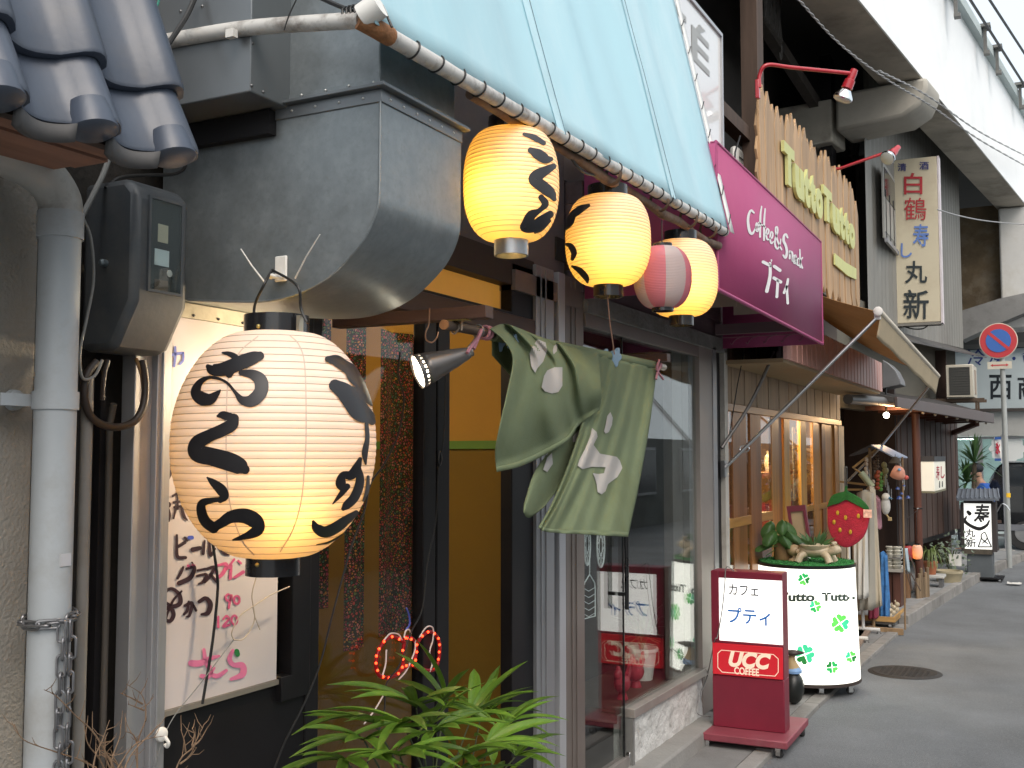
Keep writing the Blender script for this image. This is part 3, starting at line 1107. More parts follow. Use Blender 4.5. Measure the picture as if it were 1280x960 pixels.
ring = lambda cx, cy_, rx, ry, ww: [(cx + rx * math.cos(a), cy_ + ry * math.sin(a), ww) for a in [2 * PI * i / 12 for i in range(13)]]
b_ = MB()
for s_ in ([(271, 707, 3), (270, 715, 3)], [(271, 707, 3), (283, 705, 4), (279, 716, 5), (271, 724, 3.5)], [(293, 699, 2.5), (284, 711, 3.5)], [(289, 707, 3.5), (288, 723, 4)],
           [(298, 701, 3), (301, 704, 3)], [(293, 722, 3.5), (304, 715, 4.5)], [(235, 707, 3), (237, 708, 3)], [(241, 706, 3), (243, 707, 3)],
           [(289, 745, 2.5), (285, 743, 3), (282, 747, 3), (285, 751, 3), (289, 748, 3), (289, 744, 3), (286, 760, 3)], ring(296, 750, 3.6, 5, 2.8),
           [(273, 771, 3), (273, 784, 3)], [(279, 774, 2.5), (283, 770, 3), (286, 774, 3), (279, 783, 3), (287, 781, 3)], ring(293, 775, 3.6, 5.5, 2.8)):
    b_.brush(s_, fm, cap=len(s_) < 13)
b_.build('pink_prices', pink_ink, mbd, smooth=False)
b_ = MB()
for s_ in ([(239, 829, 8), (250, 829, 8), (263, 823, 6), (274, 820, 3)], [(255, 812, 4), (257, 826, 6), (263, 838, 7), (259, 846, 7), (252, 845, 5)],
           [(268, 835, 3), (264, 842, 5), (272, 845, 6), (283, 838, 4)], [(291, 813, 4), (287, 824, 6), (292, 831, 6), (303, 832, 8), (303, 843, 8), (289, 849, 4)]):
    b_.brush(s_, fm)
b_.build('pink_lettering', pink_light, mbd, smooth=False)
b_ = MB()
b_.brush([(296, 814, 6), (297, 818, 6)], fm)
b_.build('green_dot', M('green paint', (.02, .2, .05), .5), mbd, smooth=False)
# plug on the corner post, strings
pl = thing('cord_hook', 'white plastic cord hook on the grey corner post', 'hook', iX(201, 925, -1.865))
p = iX(201, 918, -1.862)
MB().lathe([(.017, 0), (.016, .006), (.01, .01)], p, 18, axis=(1, 0, 0)).build('base', white_paint, pl)
MB().tube(catmull([p + V((.008, .004, -.005)), p + V((.018, .006, -.018)), p + V((.012, .008, -.028)), p + V((.006, .006, -.022))], 6), .004, 8).build('peg', white_paint, pl)
XS = -1.86
solo(MB().tube(catmull([iX(x, y, XS) for x, y in ((190, 970), (212, 905), (250, 855), (292, 800))], 8), .0012, 6), 'grey_string', cab_grey, 'thin grey string running from the corner hook up to a knot', 'string')
ls = MB().tube(catmull([iX(x, y, XS) for x, y in ((292, 800), (290, 790), (300, 770), (318, 757), (338, 744), (362, 733))], 8), .0016, 6)
ls.tube(catmull([iX(x, y, XS) for x, y in ((292, 800), (305, 798), (318, 775), (315, 745), (320, 722))], 8), .0016, 6)
ls.tube(catmull([iX(x, y, XS) for x, y in ((316, 758), (319, 772), (325, 787))], 6), .0013, 6)
solo(ls, 'beige_string', M('beige string', (.5, .42, .33), .8), 'loose loop of beige string hanging below the big lantern', 'string')
solo(MB().tube(catmull([iX(x, y, -1.87) for x, y in ((266, 680), (271, 715), (272, 740), (266, 800), (258, 850), (253, 880))], 8), .0035, 8), 'black_cord', cable_black, 'black cord hanging in front of the menu board', 'cord')

# shopfront framing
pf = lambda px, y=700, x=XF: iX(px, y, x).y
y360, y384, y400, y531, y546, y556, y571 = pf(361), pf(384), pf(400), pf(531), pf(546), pf(556), pf(571)
y640, y668 = pf(640), pf(668)
zt = 2.02
bk = black_frame
MB().box((-1.94, yb0 - .03, 0), (-1.905, y384, zb0 - .016)).build('base_panel', bk, bar, bevel=.003)
for z in (.3, .62):
    MB().box((-1.906, yb0 - .03, z), (-1.897, y384, z + .035)).build('panel_batten', bk, bar)
a = iX(345, 850, XF); b = iX(385, 838, XF)
MB().box((-1.925, yb1 + .004, zb0 - .06), (-1.885, y384, zb0 + .005)).build('sill_rail', bk, bar, bevel=.002)
MB().box((-1.94, y360, zb0), (-1.885, y384 + .0, zt)).build('mullion', bk, bar, bevel=.003)
MB().box((-1.95, y384, 0), (-1.9, y400, zt)).build('door_stile', bk, bar, bevel=.003)
MB().box((-1.95, y531, 0), (-1.905, y546, zt)).build('door_stile', bk, bar, bevel=.003)
MB().box((-1.985, y546 + .001, 0), (-1.955, y556, zt)).build('door_jamb', M('beige jamb', (.36, .27, .2), .5), bar)
MB().box((-2.0, y556, 0), (-1.93, y571, zt)).build('door_stile', bk, bar, bevel=.003)
MB().box((-1.95, y640, 0), (-1.9, y668, 2.3)).build('door_post', black_frame, bar, bevel=.003)
MB().box((-1.945, y400, .0), (-1.91, y531, .22)).build('kick_panel', bk, bar)
MB().box((-1.935, y400, .22), (-1.929, y531, zt - .03)).build('door_glass', MGlass('dark door glass', (.94, .94, .92), .6), bar)
MB().box((-1.935, yb1 + .01, zb0 + .006), (-1.929, y360, zt - .03)).build('side_glass', glass, bar)
# lintel beam, orange transom, soffit
hb = MWood('red brown beam', (.07, .035, .026), .5, .5, 'Y')
MB().box((-2.0, yb1 + .06, zt), (-1.89, y668, zt + .075)).build('lintel', hb, bar, bevel=.004)
zu0, zu1 = iX(559, 369, XF).z, iX(559, 331, XF).z
MB().box((-1.99, yb1 + .06, zt + .0755), (-1.9, y640, zu0)).build('transom_rail', black_frame, bar)
or_glass = M('lit orange transom pane', (.62, .30, .05), .5, 0, .1, 3., emit=.2)
ya, yc, yd = pf(500, 350), pf(640.5, 380), pf(657, 385)
MB().box((-1.965, ya, zu0 + .0005), (-1.955, yc, zu1)).build('transom_pane', or_glass, bar)
MB().box((-1.964, yc + .002, zu0 + .0005), (-1.954, yd, zu1 - .005)).build('transom_pane', M('dim orange pane', (.38, .19, .06), .5, 0, .1, 3., emit=.16), bar)
MB().box((-1.99, yb1 + .06, zu1 + .0005), (-1.9, y668, zu1 + .12)).build('header', M('header dark', (.03, .022, .018), .6), bar)
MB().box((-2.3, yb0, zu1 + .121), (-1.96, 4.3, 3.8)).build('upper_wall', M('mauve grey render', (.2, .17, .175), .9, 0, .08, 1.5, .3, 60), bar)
MB().box((-1.958, y640, zu1 - .02), (-1.885, 4.3, zu1 + .06)).build('track_rail', alu_brown, bar)

# interior of the bar: floor, ochre wall, green rail, lamp, floral hangings
ochre = M('ochre wall', (.50, .29, .055), .8, 0, .08, 2., .1, 60)
MB().box((-3.9, 1.7, -.02), (-1.96, 4.28, .04)).build('interior_floor', M('bar floor', (.08, .075, .07), .5), bar)
MB().box((-3.9, 1.7, 2.36), (-2.0, 4.28, 2.4)).build('interior_ceiling', M('bar ceiling', (.4, .28, .15), .8), bar)
zr = iY(605, 556, 4.19).z
MB().box((-3.9, 1.7, .04), (-3.85, 4.2, 2.36)).build('interior_wall', ochre, bar)
MB().box((-3.9, 4.2, zr), (-1.97, 4.28, 2.36)).build('interior_wall', ochre, bar)
MB().box((-3.9, 4.2, .04), (-1.97, 4.28, zr - .001)).build('lower_wall', M('olive ochre wall', (.24, .15, .02), .8, 0, .08, 2., .1, 60), bar)
MB().box((-3.0, 1.7, .04), (-2.0, 1.76, 2.36)).build('interior_wall', M('bar side wall', (.3, .18, .08), .8), bar)
MB().box((-3.85, 4.185, zr - .018), (-1.98, 4.1995, zr + .018)).build('dado_rail', M('green rail', (.12, .28, .03), .5), bar)
MB().box((-2.9, 1.9, .04), (-2.25, 2.75, .95)).build('counter', MWood('counter wood', (.12, .08, .05), .5, .5, 'Y'), bar)
MB().box((-2.05, pf(346, 800), .96), (-2.0, y360, 1.25)).build('shelf', MWood('warm shelf', (.35, .16, .06), .5), bar)
for k, (col, z) in enumerate((((.5, .05, .03), 1.02), ((.6, .4, .15), 1.13))):
    MB().box((-1.999, pf(350, 800), z), (-1.97, y360 - .01, z + .06)).build('jar', M('jar %d' % k, col, .4), bar)
hb_ = thing('pendant_lamp', 'warm round ceiling bulb inside the bar behind the curtain', 'lamp', (-2.75, 2.95, 2.25))
MB().ball((-2.75, 2.95, 2.27), .04, 10).build('bulb', M('warm bulb', (1, .75, .4), .4, emit=9.), hb_)
MB().tube([V((-2.75, 2.95, 2.3)), V((-2.75, 2.95, 2.37))], .01, 8).build('stem', black_plastic, hb_)
lamp('bulb_light', (-2.75, 2.95, 2.15), 12, (1, .74, .42), hb_, .05)
fx_ = bpy.data.materials.new('floral print fabric')
fx_.use_nodes = True
t = fx_.node_tree
b_p = t.nodes['Principled BSDF']
tc = t.nodes.new('ShaderNodeTexCoord')
vo = t.nodes.new('ShaderNodeTexVoronoi'); vo.inputs['Scale'].default_value = 115
v2 = t.nodes.new('ShaderNodeTexVoronoi'); v2.feature = 'DISTANCE_TO_EDGE'; v2.inputs['Scale'].default_value = 115
cr = t.nodes.new('ShaderNodeValToRGB'); cr.color_ramp.interpolation = 'CONSTANT'
for i, (pos, c) in enumerate(((0, (.45, .07, .06)), (.22, (.5, .2, .16)), (.4, (.12, .2, .06)), (.55, (.5, .22, .05)), (.72, (.3, .05, .1)), (.86, (.05, .14, .1)))):
    e = cr.color_ramp.elements[i] if i < 2 else cr.color_ramp.elements.new(pos)
    e.position = pos; e.color = (*c, 1)
sx = t.nodes.new('ShaderNodeSeparateColor')
t.links.new(tc.outputs['Object'], vo.inputs['Vector']); t.links.new(tc.outputs['Object'], v2.inputs['Vector'])
t.links.new(vo.outputs['Color'], sx.inputs[0]); t.links.new(sx.outputs[0], cr.inputs[0])
st2 = t.nodes.new('ShaderNodeMath'); st2.operation = 'GREATER_THAN'; st2.inputs[1].default_value = .16
t.links.new(v2.outputs['Distance'], st2.inputs[0])
mx = t.nodes.new('ShaderNodeMixRGB'); mx.inputs[1].default_value = (.025, .03, .018, 1)
t.links.new(st2.outputs[0], mx.inputs[0]); t.links.new(cr.outputs[0], mx.inputs[2])
t.links.new(mx.outputs[0], b_p.inputs['Base Color']); b_p.inputs['Roughness'].default_value = .8
tl_ = t.nodes.new('ShaderNodeBsdfTranslucent'); ms_ = t.nodes.new('ShaderNodeMixShader'); ms_.inputs[0].default_value = .5
t.links.new(mx.outputs[0], tl_.inputs[0]); t.links.new(b_p.outputs[0], ms_.inputs[1]); t.links.new(tl_.outputs[0], ms_.inputs[2]); t.links.new(ms_.outputs[0], t.nodes['Material Output'].inputs[0])
flo = thing('floral_curtain', 'floral print curtain strips hanging behind the bar door glass', 'curtain', (-2.02, y400 + .2, 2.0))
for (p0, p1, pb) in ((430, 459, 812), (472, 520, 790), (401, 408, 760)):
    yA, yB = iX(p0, 600, -2.02).y, iX(p1, 600, -2.02).y
    zL = iX((p0 + p1) / 2, pb, -2.02).z
    MB().grid(lambda u, v: V((-2.02 + .012 * math.sin(u * 9 + p0), lerp(yA, yB, u), lerp(zL, zt - .05, v))), 10, 6).build('strip', fx_, flo)
# ------------------------------------------------------------------ exhaust duct and steel cabinet
Y0, XD, Y1 = 1.93, -1.319, 2.28
du = thing('exhaust_duct', 'galvanised exhaust duct elbow bulging over the bar front', 'duct', (-1.6, 2.1, 1.9))
el = [(475, 240), (473.5, 256), (467, 277), (455, 300), (437, 322), (417, 342), (395, 357), (370, 368.5), (345, 375), (318, 377.5), (280, 377), (236, 375)]
elp = [iY(x, y, Y0) for x, y in el]
elp = catmull([(p.x, p.z, 0) for p in elp], 3)
zf = iY(476, 127, Y0).z
outline = [(XD, zf)] + [(min(p.x, XD), p.y) for p in elp] + [(-1.96, elp[-1].y), (-1.96, zf)]
body = MB().hexa([V((x, Y0, z)) for x, z in outline], [V((x, Y1, z)) for x, z in outline])
body.build('elbow', galv, du, angle=25)
sm = MB()
rim = [V((x, Y0 - .0025, z)) for x, z in outline[:-2]]
sm.tube(rim, .003, 6)
sm.build('seam_bead', galv, du)
xl = iY(345, 128, Y0).x
zfl = iY(476, 108, Y0).z
fl = MB()
fl.box((xl, Y0 - .004, zf - .001), (XD + .004, Y1, zfl - .006))
fl.box((xl - .012, Y0 - .022, zfl - .0055), (XD + .022, Y1 + .01, zfl + .003))
fl.build('flange', galv2, du, bevel=.0015)
xr0 = iY(360, 60, Y0).x
MB().box((xr0, Y0 + .004, zfl + .0035), (XD - .006, Y1 - .02, 2.74)).build('riser', galv, du, bevel=.004)
sk = MB()
sk.box((xr0 + .001, Y0 + .001, zfl + .0032), (XD - .004, Y1 - .021, zfl + .02))
sk.build('riser_skirt', galv, du)
riv = MB()
for px, py in ((365, 138.5), (394, 133), (424, 128), (454, 123), (377, 119), (407, 113), (436, 107.5), (467, 103)):
    riv.ball(iY(px, py, Y0 - (.004 if py > 121 or px in (365, 394, 424, 454) else .0)), .0036, 6)
for i in range(6):
    riv.ball((XD + .004, Y0 + .03 + i * .055, zf + .012), .0034, 6)
riv.build('rivets', M('shiny rivet', (.6, .6, .58), .3, .9), du)
cab = thing('steel_cabinet', 'grey sheet steel ventilation cabinet left of the duct riser', 'cabinet', (-1.75, 1.88, 2.35))
cc = iY(313, 114, 1.80)
MB().box((-2.1, 1.80, cc.z), (cc.x, Y0 + .06, 3.1)).build('body', galv2, cab, bevel=.003)
r_ = MB()
for px, py in ((316, 54), (314.5, 107), (329, 115)):
    p = iX(px, py, cc.x)
    r_.ball(p, .004, 6)
for px, py in ((226, 14), (253, 8)):
    r_.ball(iY(px, py, 1.8), .004, 6)
r_.build('rivets', M('dark rivet', (.2, .2, .2), .4, .8), cab)
MB().box((-2.1, 1.905, cc.z - .06), (xl + .002, Y0 + .03, cc.z - .004)).build('recess', black_frame, cab)  # black block stands in for the shade under the cabinet

# cable ties and hook on the duct
for (a, b, lab) in (((301, 311), (331, 353), 'white cable tie sticking up at the left of the lantern hook'), ((400, 293), (369, 348), 'long white cable tie sticking up at the right of the lantern hook')):
    A, B = iY(*a, Y0 - .04), iY(*b, Y0 - .012)
    solo(MB().tube([B, B.lerp(A, .5) + V((0, -.004, 0)), A], [.0022, .0018, .0014], 6), 'cable_tie', white_paint, lab, 'cable tie')
hk = thing('wall_hook', 'white plastic hook plate stuck on the duct above the big lantern', 'hook', iY(353, 340, Y0))
p = iY(353, 336, Y0)
MB().box((p.x - .017, Y0 - .008, p.z - .03), (p.x + .017, Y0 - .001, p.z + .029)).build('plate', white_paint, hk, bevel=.004)
MB().tube(catmull([p + V((-.010, -.007, -.018)), p + V((-.010, -.03, -.024)), p + V((.0, -.036, -.02)), p + V((.010, -.03, -.024)), p + V((.010, -.007, -.018))], 5), .004, 8).build('hook_bar', white_paint, hk)


# ------------------------------------------------------------------ paper lanterns
class Lan:
    def __init__(s, c, zb, zt, rad, rb, rt, p=2.5, q=.52, bias=.0):
        s.c, s.zb, s.zt, s.rad, s.rb, s.rt, s.p, s.q, s.bias = c, zb, zt, rad, rb, rt, p, q, bias

    def r(s, z):
        zm = (s.zb + s.zt) / 2 + s.bias * (s.zt - s.zb)
        if z > zm:
            t = min(1, (z - zm) / (s.zt - zm)); e = s.rt
        else:
            t = min(1, (zm - z) / (zm - s.zb)); e = s.rb
        return e + (s.rad - e) * max(0, 1 - t ** s.p) ** s.q

    def hit(s, px, py, off=.0016):
        d = ray(px, py)
        t0 = (V((s.c.x, s.c.y, 0)) - V((0, 0, 0))).length - s.rad * 1.3
        best, prev = None, None
        f = lambda t: math.hypot(d.x * t - s.c.x, d.y * t - s.c.y) - s.r(max(s.zb, min(s.zt, EYE + d.z * t)))
        t, dt = t0, s.rad / 30
        bt, bf = t, 1e9
        for i in range(90):
            v = f(t)
            if v < bf:
                bt, bf = t, v
            if v <= 0:
                lo, hi = t - dt, t
                for _ in range(14):
                    m = (lo + hi) / 2
                    if f(m) > 0: lo = m
                    else: hi = m
                bt = hi
                break
            t += dt
        p = CAM + d * bt
        z = max(s.zb, min(s.zt, p.z))
        a = V((p.x - s.c.x, p.y - s.c.y, 0)).normalized()
        return V((s.c.x, s.c.y, z)) + a * (s.r(z) + off)

    def shell(s, nr, seg=72, per=5, notch=.018):
        prof = []
        n = nr * per
        for i in range(n + 1):
            u = i / n
            z = lerp(s.zb, s.zt, u)
            k = (u * nr) % 1.0
            r_ = s.r(z) - s.rad * notch * (abs(2 * k - 1) ** 2.2)
            prof.append((r_, z))
        return MB().lathe(prof, (s.c.x, s.c.y, 0), seg, cap=False)

    def wires(s, nr, r0=.0011, seg=48, notch=.018):
        m_ = MB()
        for i in range(1, nr):
            z = lerp(s.zb, s.zt, i / nr)
            rr = s.r(z) - s.rad * notch + .0008
            m_.tube([V((s.c.x + rr * math.cos(2 * PI * j / seg), s.c.y + rr * math.sin(2 * PI * j / seg), z)) for j in range(seg)], r0, 4, closed=True)
        return m_


wire_mat = M('lantern rib', (.40, .31, .22), .7)
cap_mat = M('black lacquer ring', (.012, .012, .014), .25, 0, .2, 10., coat=.4)
gold = M('brass rivet', (.55, .42, .15), .3, .9)


def ringcap(mbk, c, r, z0, z1, t=.006):
    mbk.lathe([(r, z0), (r, z1), (r - t, z1), (r - t, z0), (r, z0)], (c.x, c.y, 0), 48, cap=False)
    return mbk


# big lantern
YL = 1.90
cL = iY(343.5, 555, YL)
zLt, zLb = iY(343, 417, YL).z, iY(340, 696, YL).z
dL = (cL - CAM).dot(FW)
BL = Lan(cL, zLb, zLt, 126.0 / FPX * dL, 35.0 / FPX * dL, 43.0 / FPX * dL, 2.05, .6, .0)
bl = thing('paper_lantern', 'large cream paper lantern with bold black brush lettering', 'lantern', V((cL.x, cL.y, zLb)))
paper_big = MPaper('cream lantern paper', (.86, .80, .75), (.98, .74, .32), .24, 10., .07)
BL.shell(32, 96, 5, .006).build('paper_shell', paper_big, bl, angle=80, recalc=False)
BL.wires(32, .0008, 56, .006).build('rib_hoops', wire_mat, bl)
hT = 22.0 / FPX * dL
ringcap(MB(), cL, 40.5 / FPX * dL, zLt - .002, zLt + hT).build('top_ring', cap_mat, bl)
ringcap(MB(), cL, 33.5 / FPX * dL, zLb - hT, zLb + .002).build('bottom_ring', cap_mat, bl)
MB().lathe([(.001, zLb - hT * .4), (33.0 / FPX * dL - .006, zLb - hT * .4)], (cL.x, cL.y, 0), 32, cap=False).build('base_plate', black_plastic, bl)
rv_ = MB()
for px, py, rr, z in ((324, 408, 40.5, None), (322.5, 706, 33.5, None)):
    d = iY(px, py, YL - rr / FPX * dL * .95)
    a = V((d.x - cL.x, d.y - cL.y, 0)).normalized()
    rv_.ball(V((cL.x, cL.y, d.z)) + a * (rr / FPX * dL), .005, 7)
rv_.build('rivets', gold, bl)
sm = MB()
for xs in ([(362, 419), (374, 432), (381, 460), (382.5, 540), (380, 590), (376, 628), (366, 662), (350, 690)], [(323, 420), (300, 440), (286, 470), (283, 540), (284, 600), (290, 640), (303, 676), (318, 694)]):
    sm.brush([(x, y, 1.6) for x, y in xs], lambda x, y: BL.hit(x, y, .0008), n=6, across=1, cap=False)
sm.build('seam', M('paper seam', (.6, .5, .4), .7), bl, recalc=False)
hitL = lambda x, y: BL.hit(x, y, .0022)
left = [
    [(261, 458, 5), (266, 462, 12), (278, 462, 15), (290, 458, 16), (305, 452, 16), (318, 447, 14), (325, 445, 10)],
    [(279, 441, 2), (286, 442, 5), (294, 446, 7), (298, 452, 7)],
    [(296, 452, 10), (291, 460, 10), (287, 468, 8)],
    [(302, 466, 6), (316, 468, 11), (326, 476, 15), (326, 490, 15), (315, 501, 14), (303, 500, 9), (295, 491, 4), (286, 480, 3), (276, 474, 3), (262, 472, 4), (251, 478, 7), (246, 490, 12), (253, 498, 15), (263, 499, 13), (271, 493, 7), (276, 488, 2)],
    [(273, 520, 3), (279, 519, 9), (288, 521, 9)], [(293, 523, 11), (290, 531, 14), (278, 538, 14), (262, 545, 14), (248, 554, 17), (248, 566, 20), (266, 571, 20), (287, 577, 21), (301, 583, 18), (307, 587, 10)],
    [(260, 597, 2), (267, 603, 8), (277, 612, 12), (281, 620, 10), (276, 625, 7)], [(281, 624, 5), (268, 625, 6), (254, 629, 9), (253, 640, 11), (258, 652, 12), (268, 660, 12)],
    [(266, 660, 10), (277, 654, 11), (290, 646, 14), (307, 645, 17), (320, 652, 17), (322, 662, 14), (311, 669, 9), (292, 675, 2)]]
right = [
    [(409, 449, 6), (420, 451, 11), (432, 460, 10), (441, 470, 8)], [(424, 452, 8), (440, 462, 9), (452, 474, 9), (460, 488, 7)],
    [(434, 463, 7), (440, 474, 8), (452, 483, 8), (462, 492, 7)],
    [(418, 482, 12), (430, 490, 17), (438, 500, 18), (449, 514, 19), (460, 522, 13), (464, 527, 7)], [(430, 486, 6), (445, 490, 9), (458, 498, 9), (464, 504, 6)],
    [(457, 530, 4), (458, 548, 4.5), (455, 566, 6), (456, 580, 2)],
    [(449, 574, 4), (445, 584, 8), (438, 594, 9), (428, 594, 7), (425, 604, 10), (429, 612, 7)], [(446, 586, 7), (449, 598, 8), (447, 610, 9), (441, 623, 9), (432, 632, 8), (428, 636, 4)],
    [(433, 608, 6), (425, 618, 5), (415, 630, 1)],
    [(391, 652, 3), (395, 660, 9), (405, 665, 11), (418, 660, 11), (432, 650, 9), (444, 641, 5)], [(459, 596, 3), (458, 612, 4), (453, 626, 2)], [(395, 681, 1), (412, 677, 2), (432, 665, 2)]]
for gi, gl in enumerate((left[:4], left[4:6], left[6:], right[:5], right[5:6], right[6:9], right[9:])):
    b_ = MB()
    for s_ in gl:
        b_.brush([(x, y, q_ * (1.12 if gi < 3 else 1.3)) for x, y, q_ in s_], hitL, n=7, across=5)
    b_.build('brush_character', ink, bl, recalc=False, angle=80)
# wire bail from the ring up to the hook
pk = p + V((0, -.032, -.016))
bt = zLt + hT
bail = MB().tube(catmull([iY(317, 404, YL - .02), iY(319, 380, YL - .02), iY(330, 356, YL - .03), pk + V((-.006, 0, .004)), pk + V((.006, 0, .004)), iY(372, 358, YL - .03), iY(376, 385, YL - .02), iY(383, 402, YL - .02)], 8), .0032, 8)
bail.build('bail', cable_black, bl)
MB().box((iY(383, 400, YL).x - .004, YL - .03, iY(383, 420, YL).z), (iY(383, 400, YL).x + .004, YL - .015, iY(383, 396, YL).z)).build('strap', brass, bl)
hotL = V((cL.x, cL.y, lerp(zLb, zLt, .23))) - V((FW.x, FW.y, 0)) * .128 + RT * .06
MB().ball(hotL, .02, 10).build('bulb', M('lantern bulb', (1, .82, .5), .4, emit=5.), bl)
lamp('bulb_light', hotL, 1.7, (1, .58, .11), bl, .045)

# row of small lanterns under the awning pipe
XLN = -1.31


def small(px, yt, yb, hw, ct, cb, hcap, X, name, label, mats, nr, strokes, power, group=None, hot=(0, 0, .4), seamx=(), capm=cap_mat, hb=None, p=2.5, q=.5):
    c = iX(px, (yt + yb) / 2, X)
    d = (c - CAM).dot(FW)
    k = d / FPX
    zt, zb = iX(px, yt, X).z, iX(px, yb, X).z
    Ln = Lan(c, zb, zt, hw * k, cb * k, ct * k, p, q)
    T = thing(name, label, 'lantern', V((c.x, c.y, zb)), group)
    if isinstance(mats, list):
        sh = Ln.shell(nr, 96, 3)
        sh.m = []
        for f in sh.f:
            q_ = sum((sh.v[i] for i in f), V((0, 0, 0))) / len(f)
            a = math.atan2(q_.y - c.y, q_.x - c.x)
            sh.m.append(int(math.floor((a + PI + hot[0]) / (2 * PI) * 8)) % 2)
        sh.build('paper_shell', mats, T, angle=80, recalc=False)
    else:
        Ln.shell(nr, 72, 5, .011).build('paper_shell', mats, T, angle=80, recalc=False)
        Ln.wires(nr, .0007, 40, .011).build('rib_hoops', wire_mat, T)
    ringcap(MB(), c, ct * k * .97, zt - .002, zt + hcap * k, .004).build('top_ring', capm, T)
    ringcap(MB(), c, cb * k * .97, zb - (hb or hcap) * k, zb + .002, .004).build('bottom_ring', capm if hb is None else steel_ring, T)
    if strokes:
        b_ = MB()
        for s_ in strokes:
            b_.brush([(x, y, q_ * 1.5) for x, y, q_ in s_], lambda x, y: Ln.hit(x, y, .0018), n=7, across=4)
        b_.build('brush_lettering', M('faded lantern ink', (.03, .03, .035), .5), T, recalc=False, angle=80)
    MB().tube([V((c.x, c.y, zt + .01)), V((c.x, c.y, zt + .09))], .002, 6).build('hanging_wire', cable_black, T)
    if power:
        hv = (RT * hot[0] + UP * hot[1]) * k
        bp_ = V((c.x, c.y, lerp(zb, zt, hot[2]))) + hv - V((FW.x, FW.y, 0)) * hw * k * .52
        MB().ball(bp_, .018, 8).build('bulb', M('small lantern bulb', (1, .75, .35), .4, emit=8.), T)
        lamp('bulb_light', bp_, power, (1, .66, .19), T, .028)
    return T, Ln


steel_ring = M('bare steel ring', (.36, .38, .4), .35, .8, .15, 20., 0, 9, ((.25, .14, .08), .5, 20.))
paper_y = MPaper('warm lantern paper', (.86, .76, .68), (1., .70, .18), .36, 12., .06)
gy = 'lit yellow lanterns hanging along the awning pipe'
small(639, 165, 301, 60, 30, 22, 17, XLN, 'paper_lantern', 'lit yellow lantern with black lettering nearest the duct, steel bottom ring', paper_y, 26,
      [[(655, 168, 3), (667, 172, 5), (679, 179, 4)], [(663, 188, 5), (672, 193, 9), (682, 199, 8), (688, 199, 4)], [(691, 208, 5), (684, 212, 7), (672, 219, 10), (667, 225, 9), (676, 232, 10), (687, 241, 9), (692, 249, 4)],
       [(676, 247, 5), (681, 255, 6), (674, 263, 4), (664, 269, 8), (658, 279, 8), (655, 285, 7), (665, 284, 9), (676, 276, 8), (687, 268, 6)], [(686, 276, 3), (676, 287, 3), (668, 291, 2)]], 2.2, gy, (-22, 0, .4), hb=19)
small(760, 247, 357, 53.5, 26, 19, 14, XLN, 'paper_lantern', 'lit yellow lantern with lettering at its left edge, black rings, second from the duct', paper_y, 26,
      [[(736, 257, 3), (727, 261, 6), (717, 268, 6), (712, 272, 3)], [(716, 270, 6), (712, 277, 8), (708, 283, 6)], [(708, 305, 2), (714, 308, 5), (718, 316, 5), (716, 324, 3)], [(716, 333, 2), (725, 338, 5), (733, 347, 5), (735, 353, 2)]], 2.0, gy, (4, 0, .36))
small(851, 302, 395, 46, 21, 16, 12, XLN, 'paper_lantern', 'lit yellow lantern behind the pink and white striped one', paper_y, 26, [], 1.6, gy, (4, 0, .36))
pinkm = MPaper('pink lantern paper', (.66, .22, .27), (.8, .3, .3), .3, 9., .1)
whitem = MPaper('white lantern paper', (.56, .49, .48), (.8, .6, .5), .3, 9., .08)
small(828, 309, 385, 36.5, 13, 14, 4, -1.17, 'striped_lantern', 'unlit pink and white striped lantern between two yellow ones', [pinkm, whitem], 40, [], 0, None, (.30, 0, 0), hb=None, p=2.2, q=.55)

# ------------------------------------------------------------------ awning frame pipes, tarp and lashings
XA = -1.24
A, B = iX(470, 36, XA), iX(906, 290, XA)
AB = (B - A)
pipe_white = M('stained white pipe', (.56, .55, .52), .45, 0, .1, 6., .05, 60, ((.09, .06, .04), .9, 16.))
aw = thing('awning_pipework', 'white and rusty pipe frame that carries the blue tarp', 'awning frame', A - V((0, 0, .02)))
rA = .0185
MB().tube([A + AB * .02, A + AB * .5, B], rA, 20).build('front_pipe', pipe_white, aw)
MB().tube([A - AB * .004 + V((-.02, -.02, .012)), A - AB * .001, A + AB * .0195], rA + .002, 12).build('rusty_end', rust, aw)
r0, r1 = iY(200, 53, A.y), iY(294, 37, A.y)
r2 = A + V((-.03, -.01, .02))
MB().tube(catmull([r0 + (r0 - r1) * .6, r0, r1, r1.lerp(r2, .5) + V((0, 0, .002)), r2], 5), rA * .93, 18).build('side_rail', pipe_white, aw)
cl = iY(462, 16, A.y - .02)
MB().tube([cl + V((-.014, -.005, -.008)), cl + V((.026, 0, .012))], rA + .008, 14).build('clamp', white_paint, aw)
tie = MB()
for k in range(4):
    c = iY(436 + k * 5, 22 - k, A.y)
    tie.tube([c + V((.003 * math.sin(a * 2), (rA + .003) * math.cos(a), (rA + .003) * math.sin(a))) for a in [2 * PI * i / 12 for i in range(12)]], .0028, 6, closed=True)
tie.tube(catmull([iY(400, -3, A.y), iY(420, 6, A.y), iY(440, 14, A.y)], 5), .005, 6)
tie.tube(catmull([iY(445, 15, A.y), iY(458, 3, A.y), iY(474, 3, A.y), iY(482, 16, A.y), iY(490, 34, A.y)], 6), .003, 6)
tie.build('tie_wire', cable_black, aw)
wr = MB().tube(catmull([iY(372, -4, A.y - .03), iY(361, 20, A.y - .03), iY(355, 38, A.y - .03)], 6), .0015, 6)
wr.build('drop_wire', cable_black, aw)
rg = MB().box((iY(297, 44, A.y).x - .008, A.y - .03, iY(297, 52, A.y).z), (iY(297, 44, A.y).x + .014, A.y - .015, iY(297, 42, A.y).z))
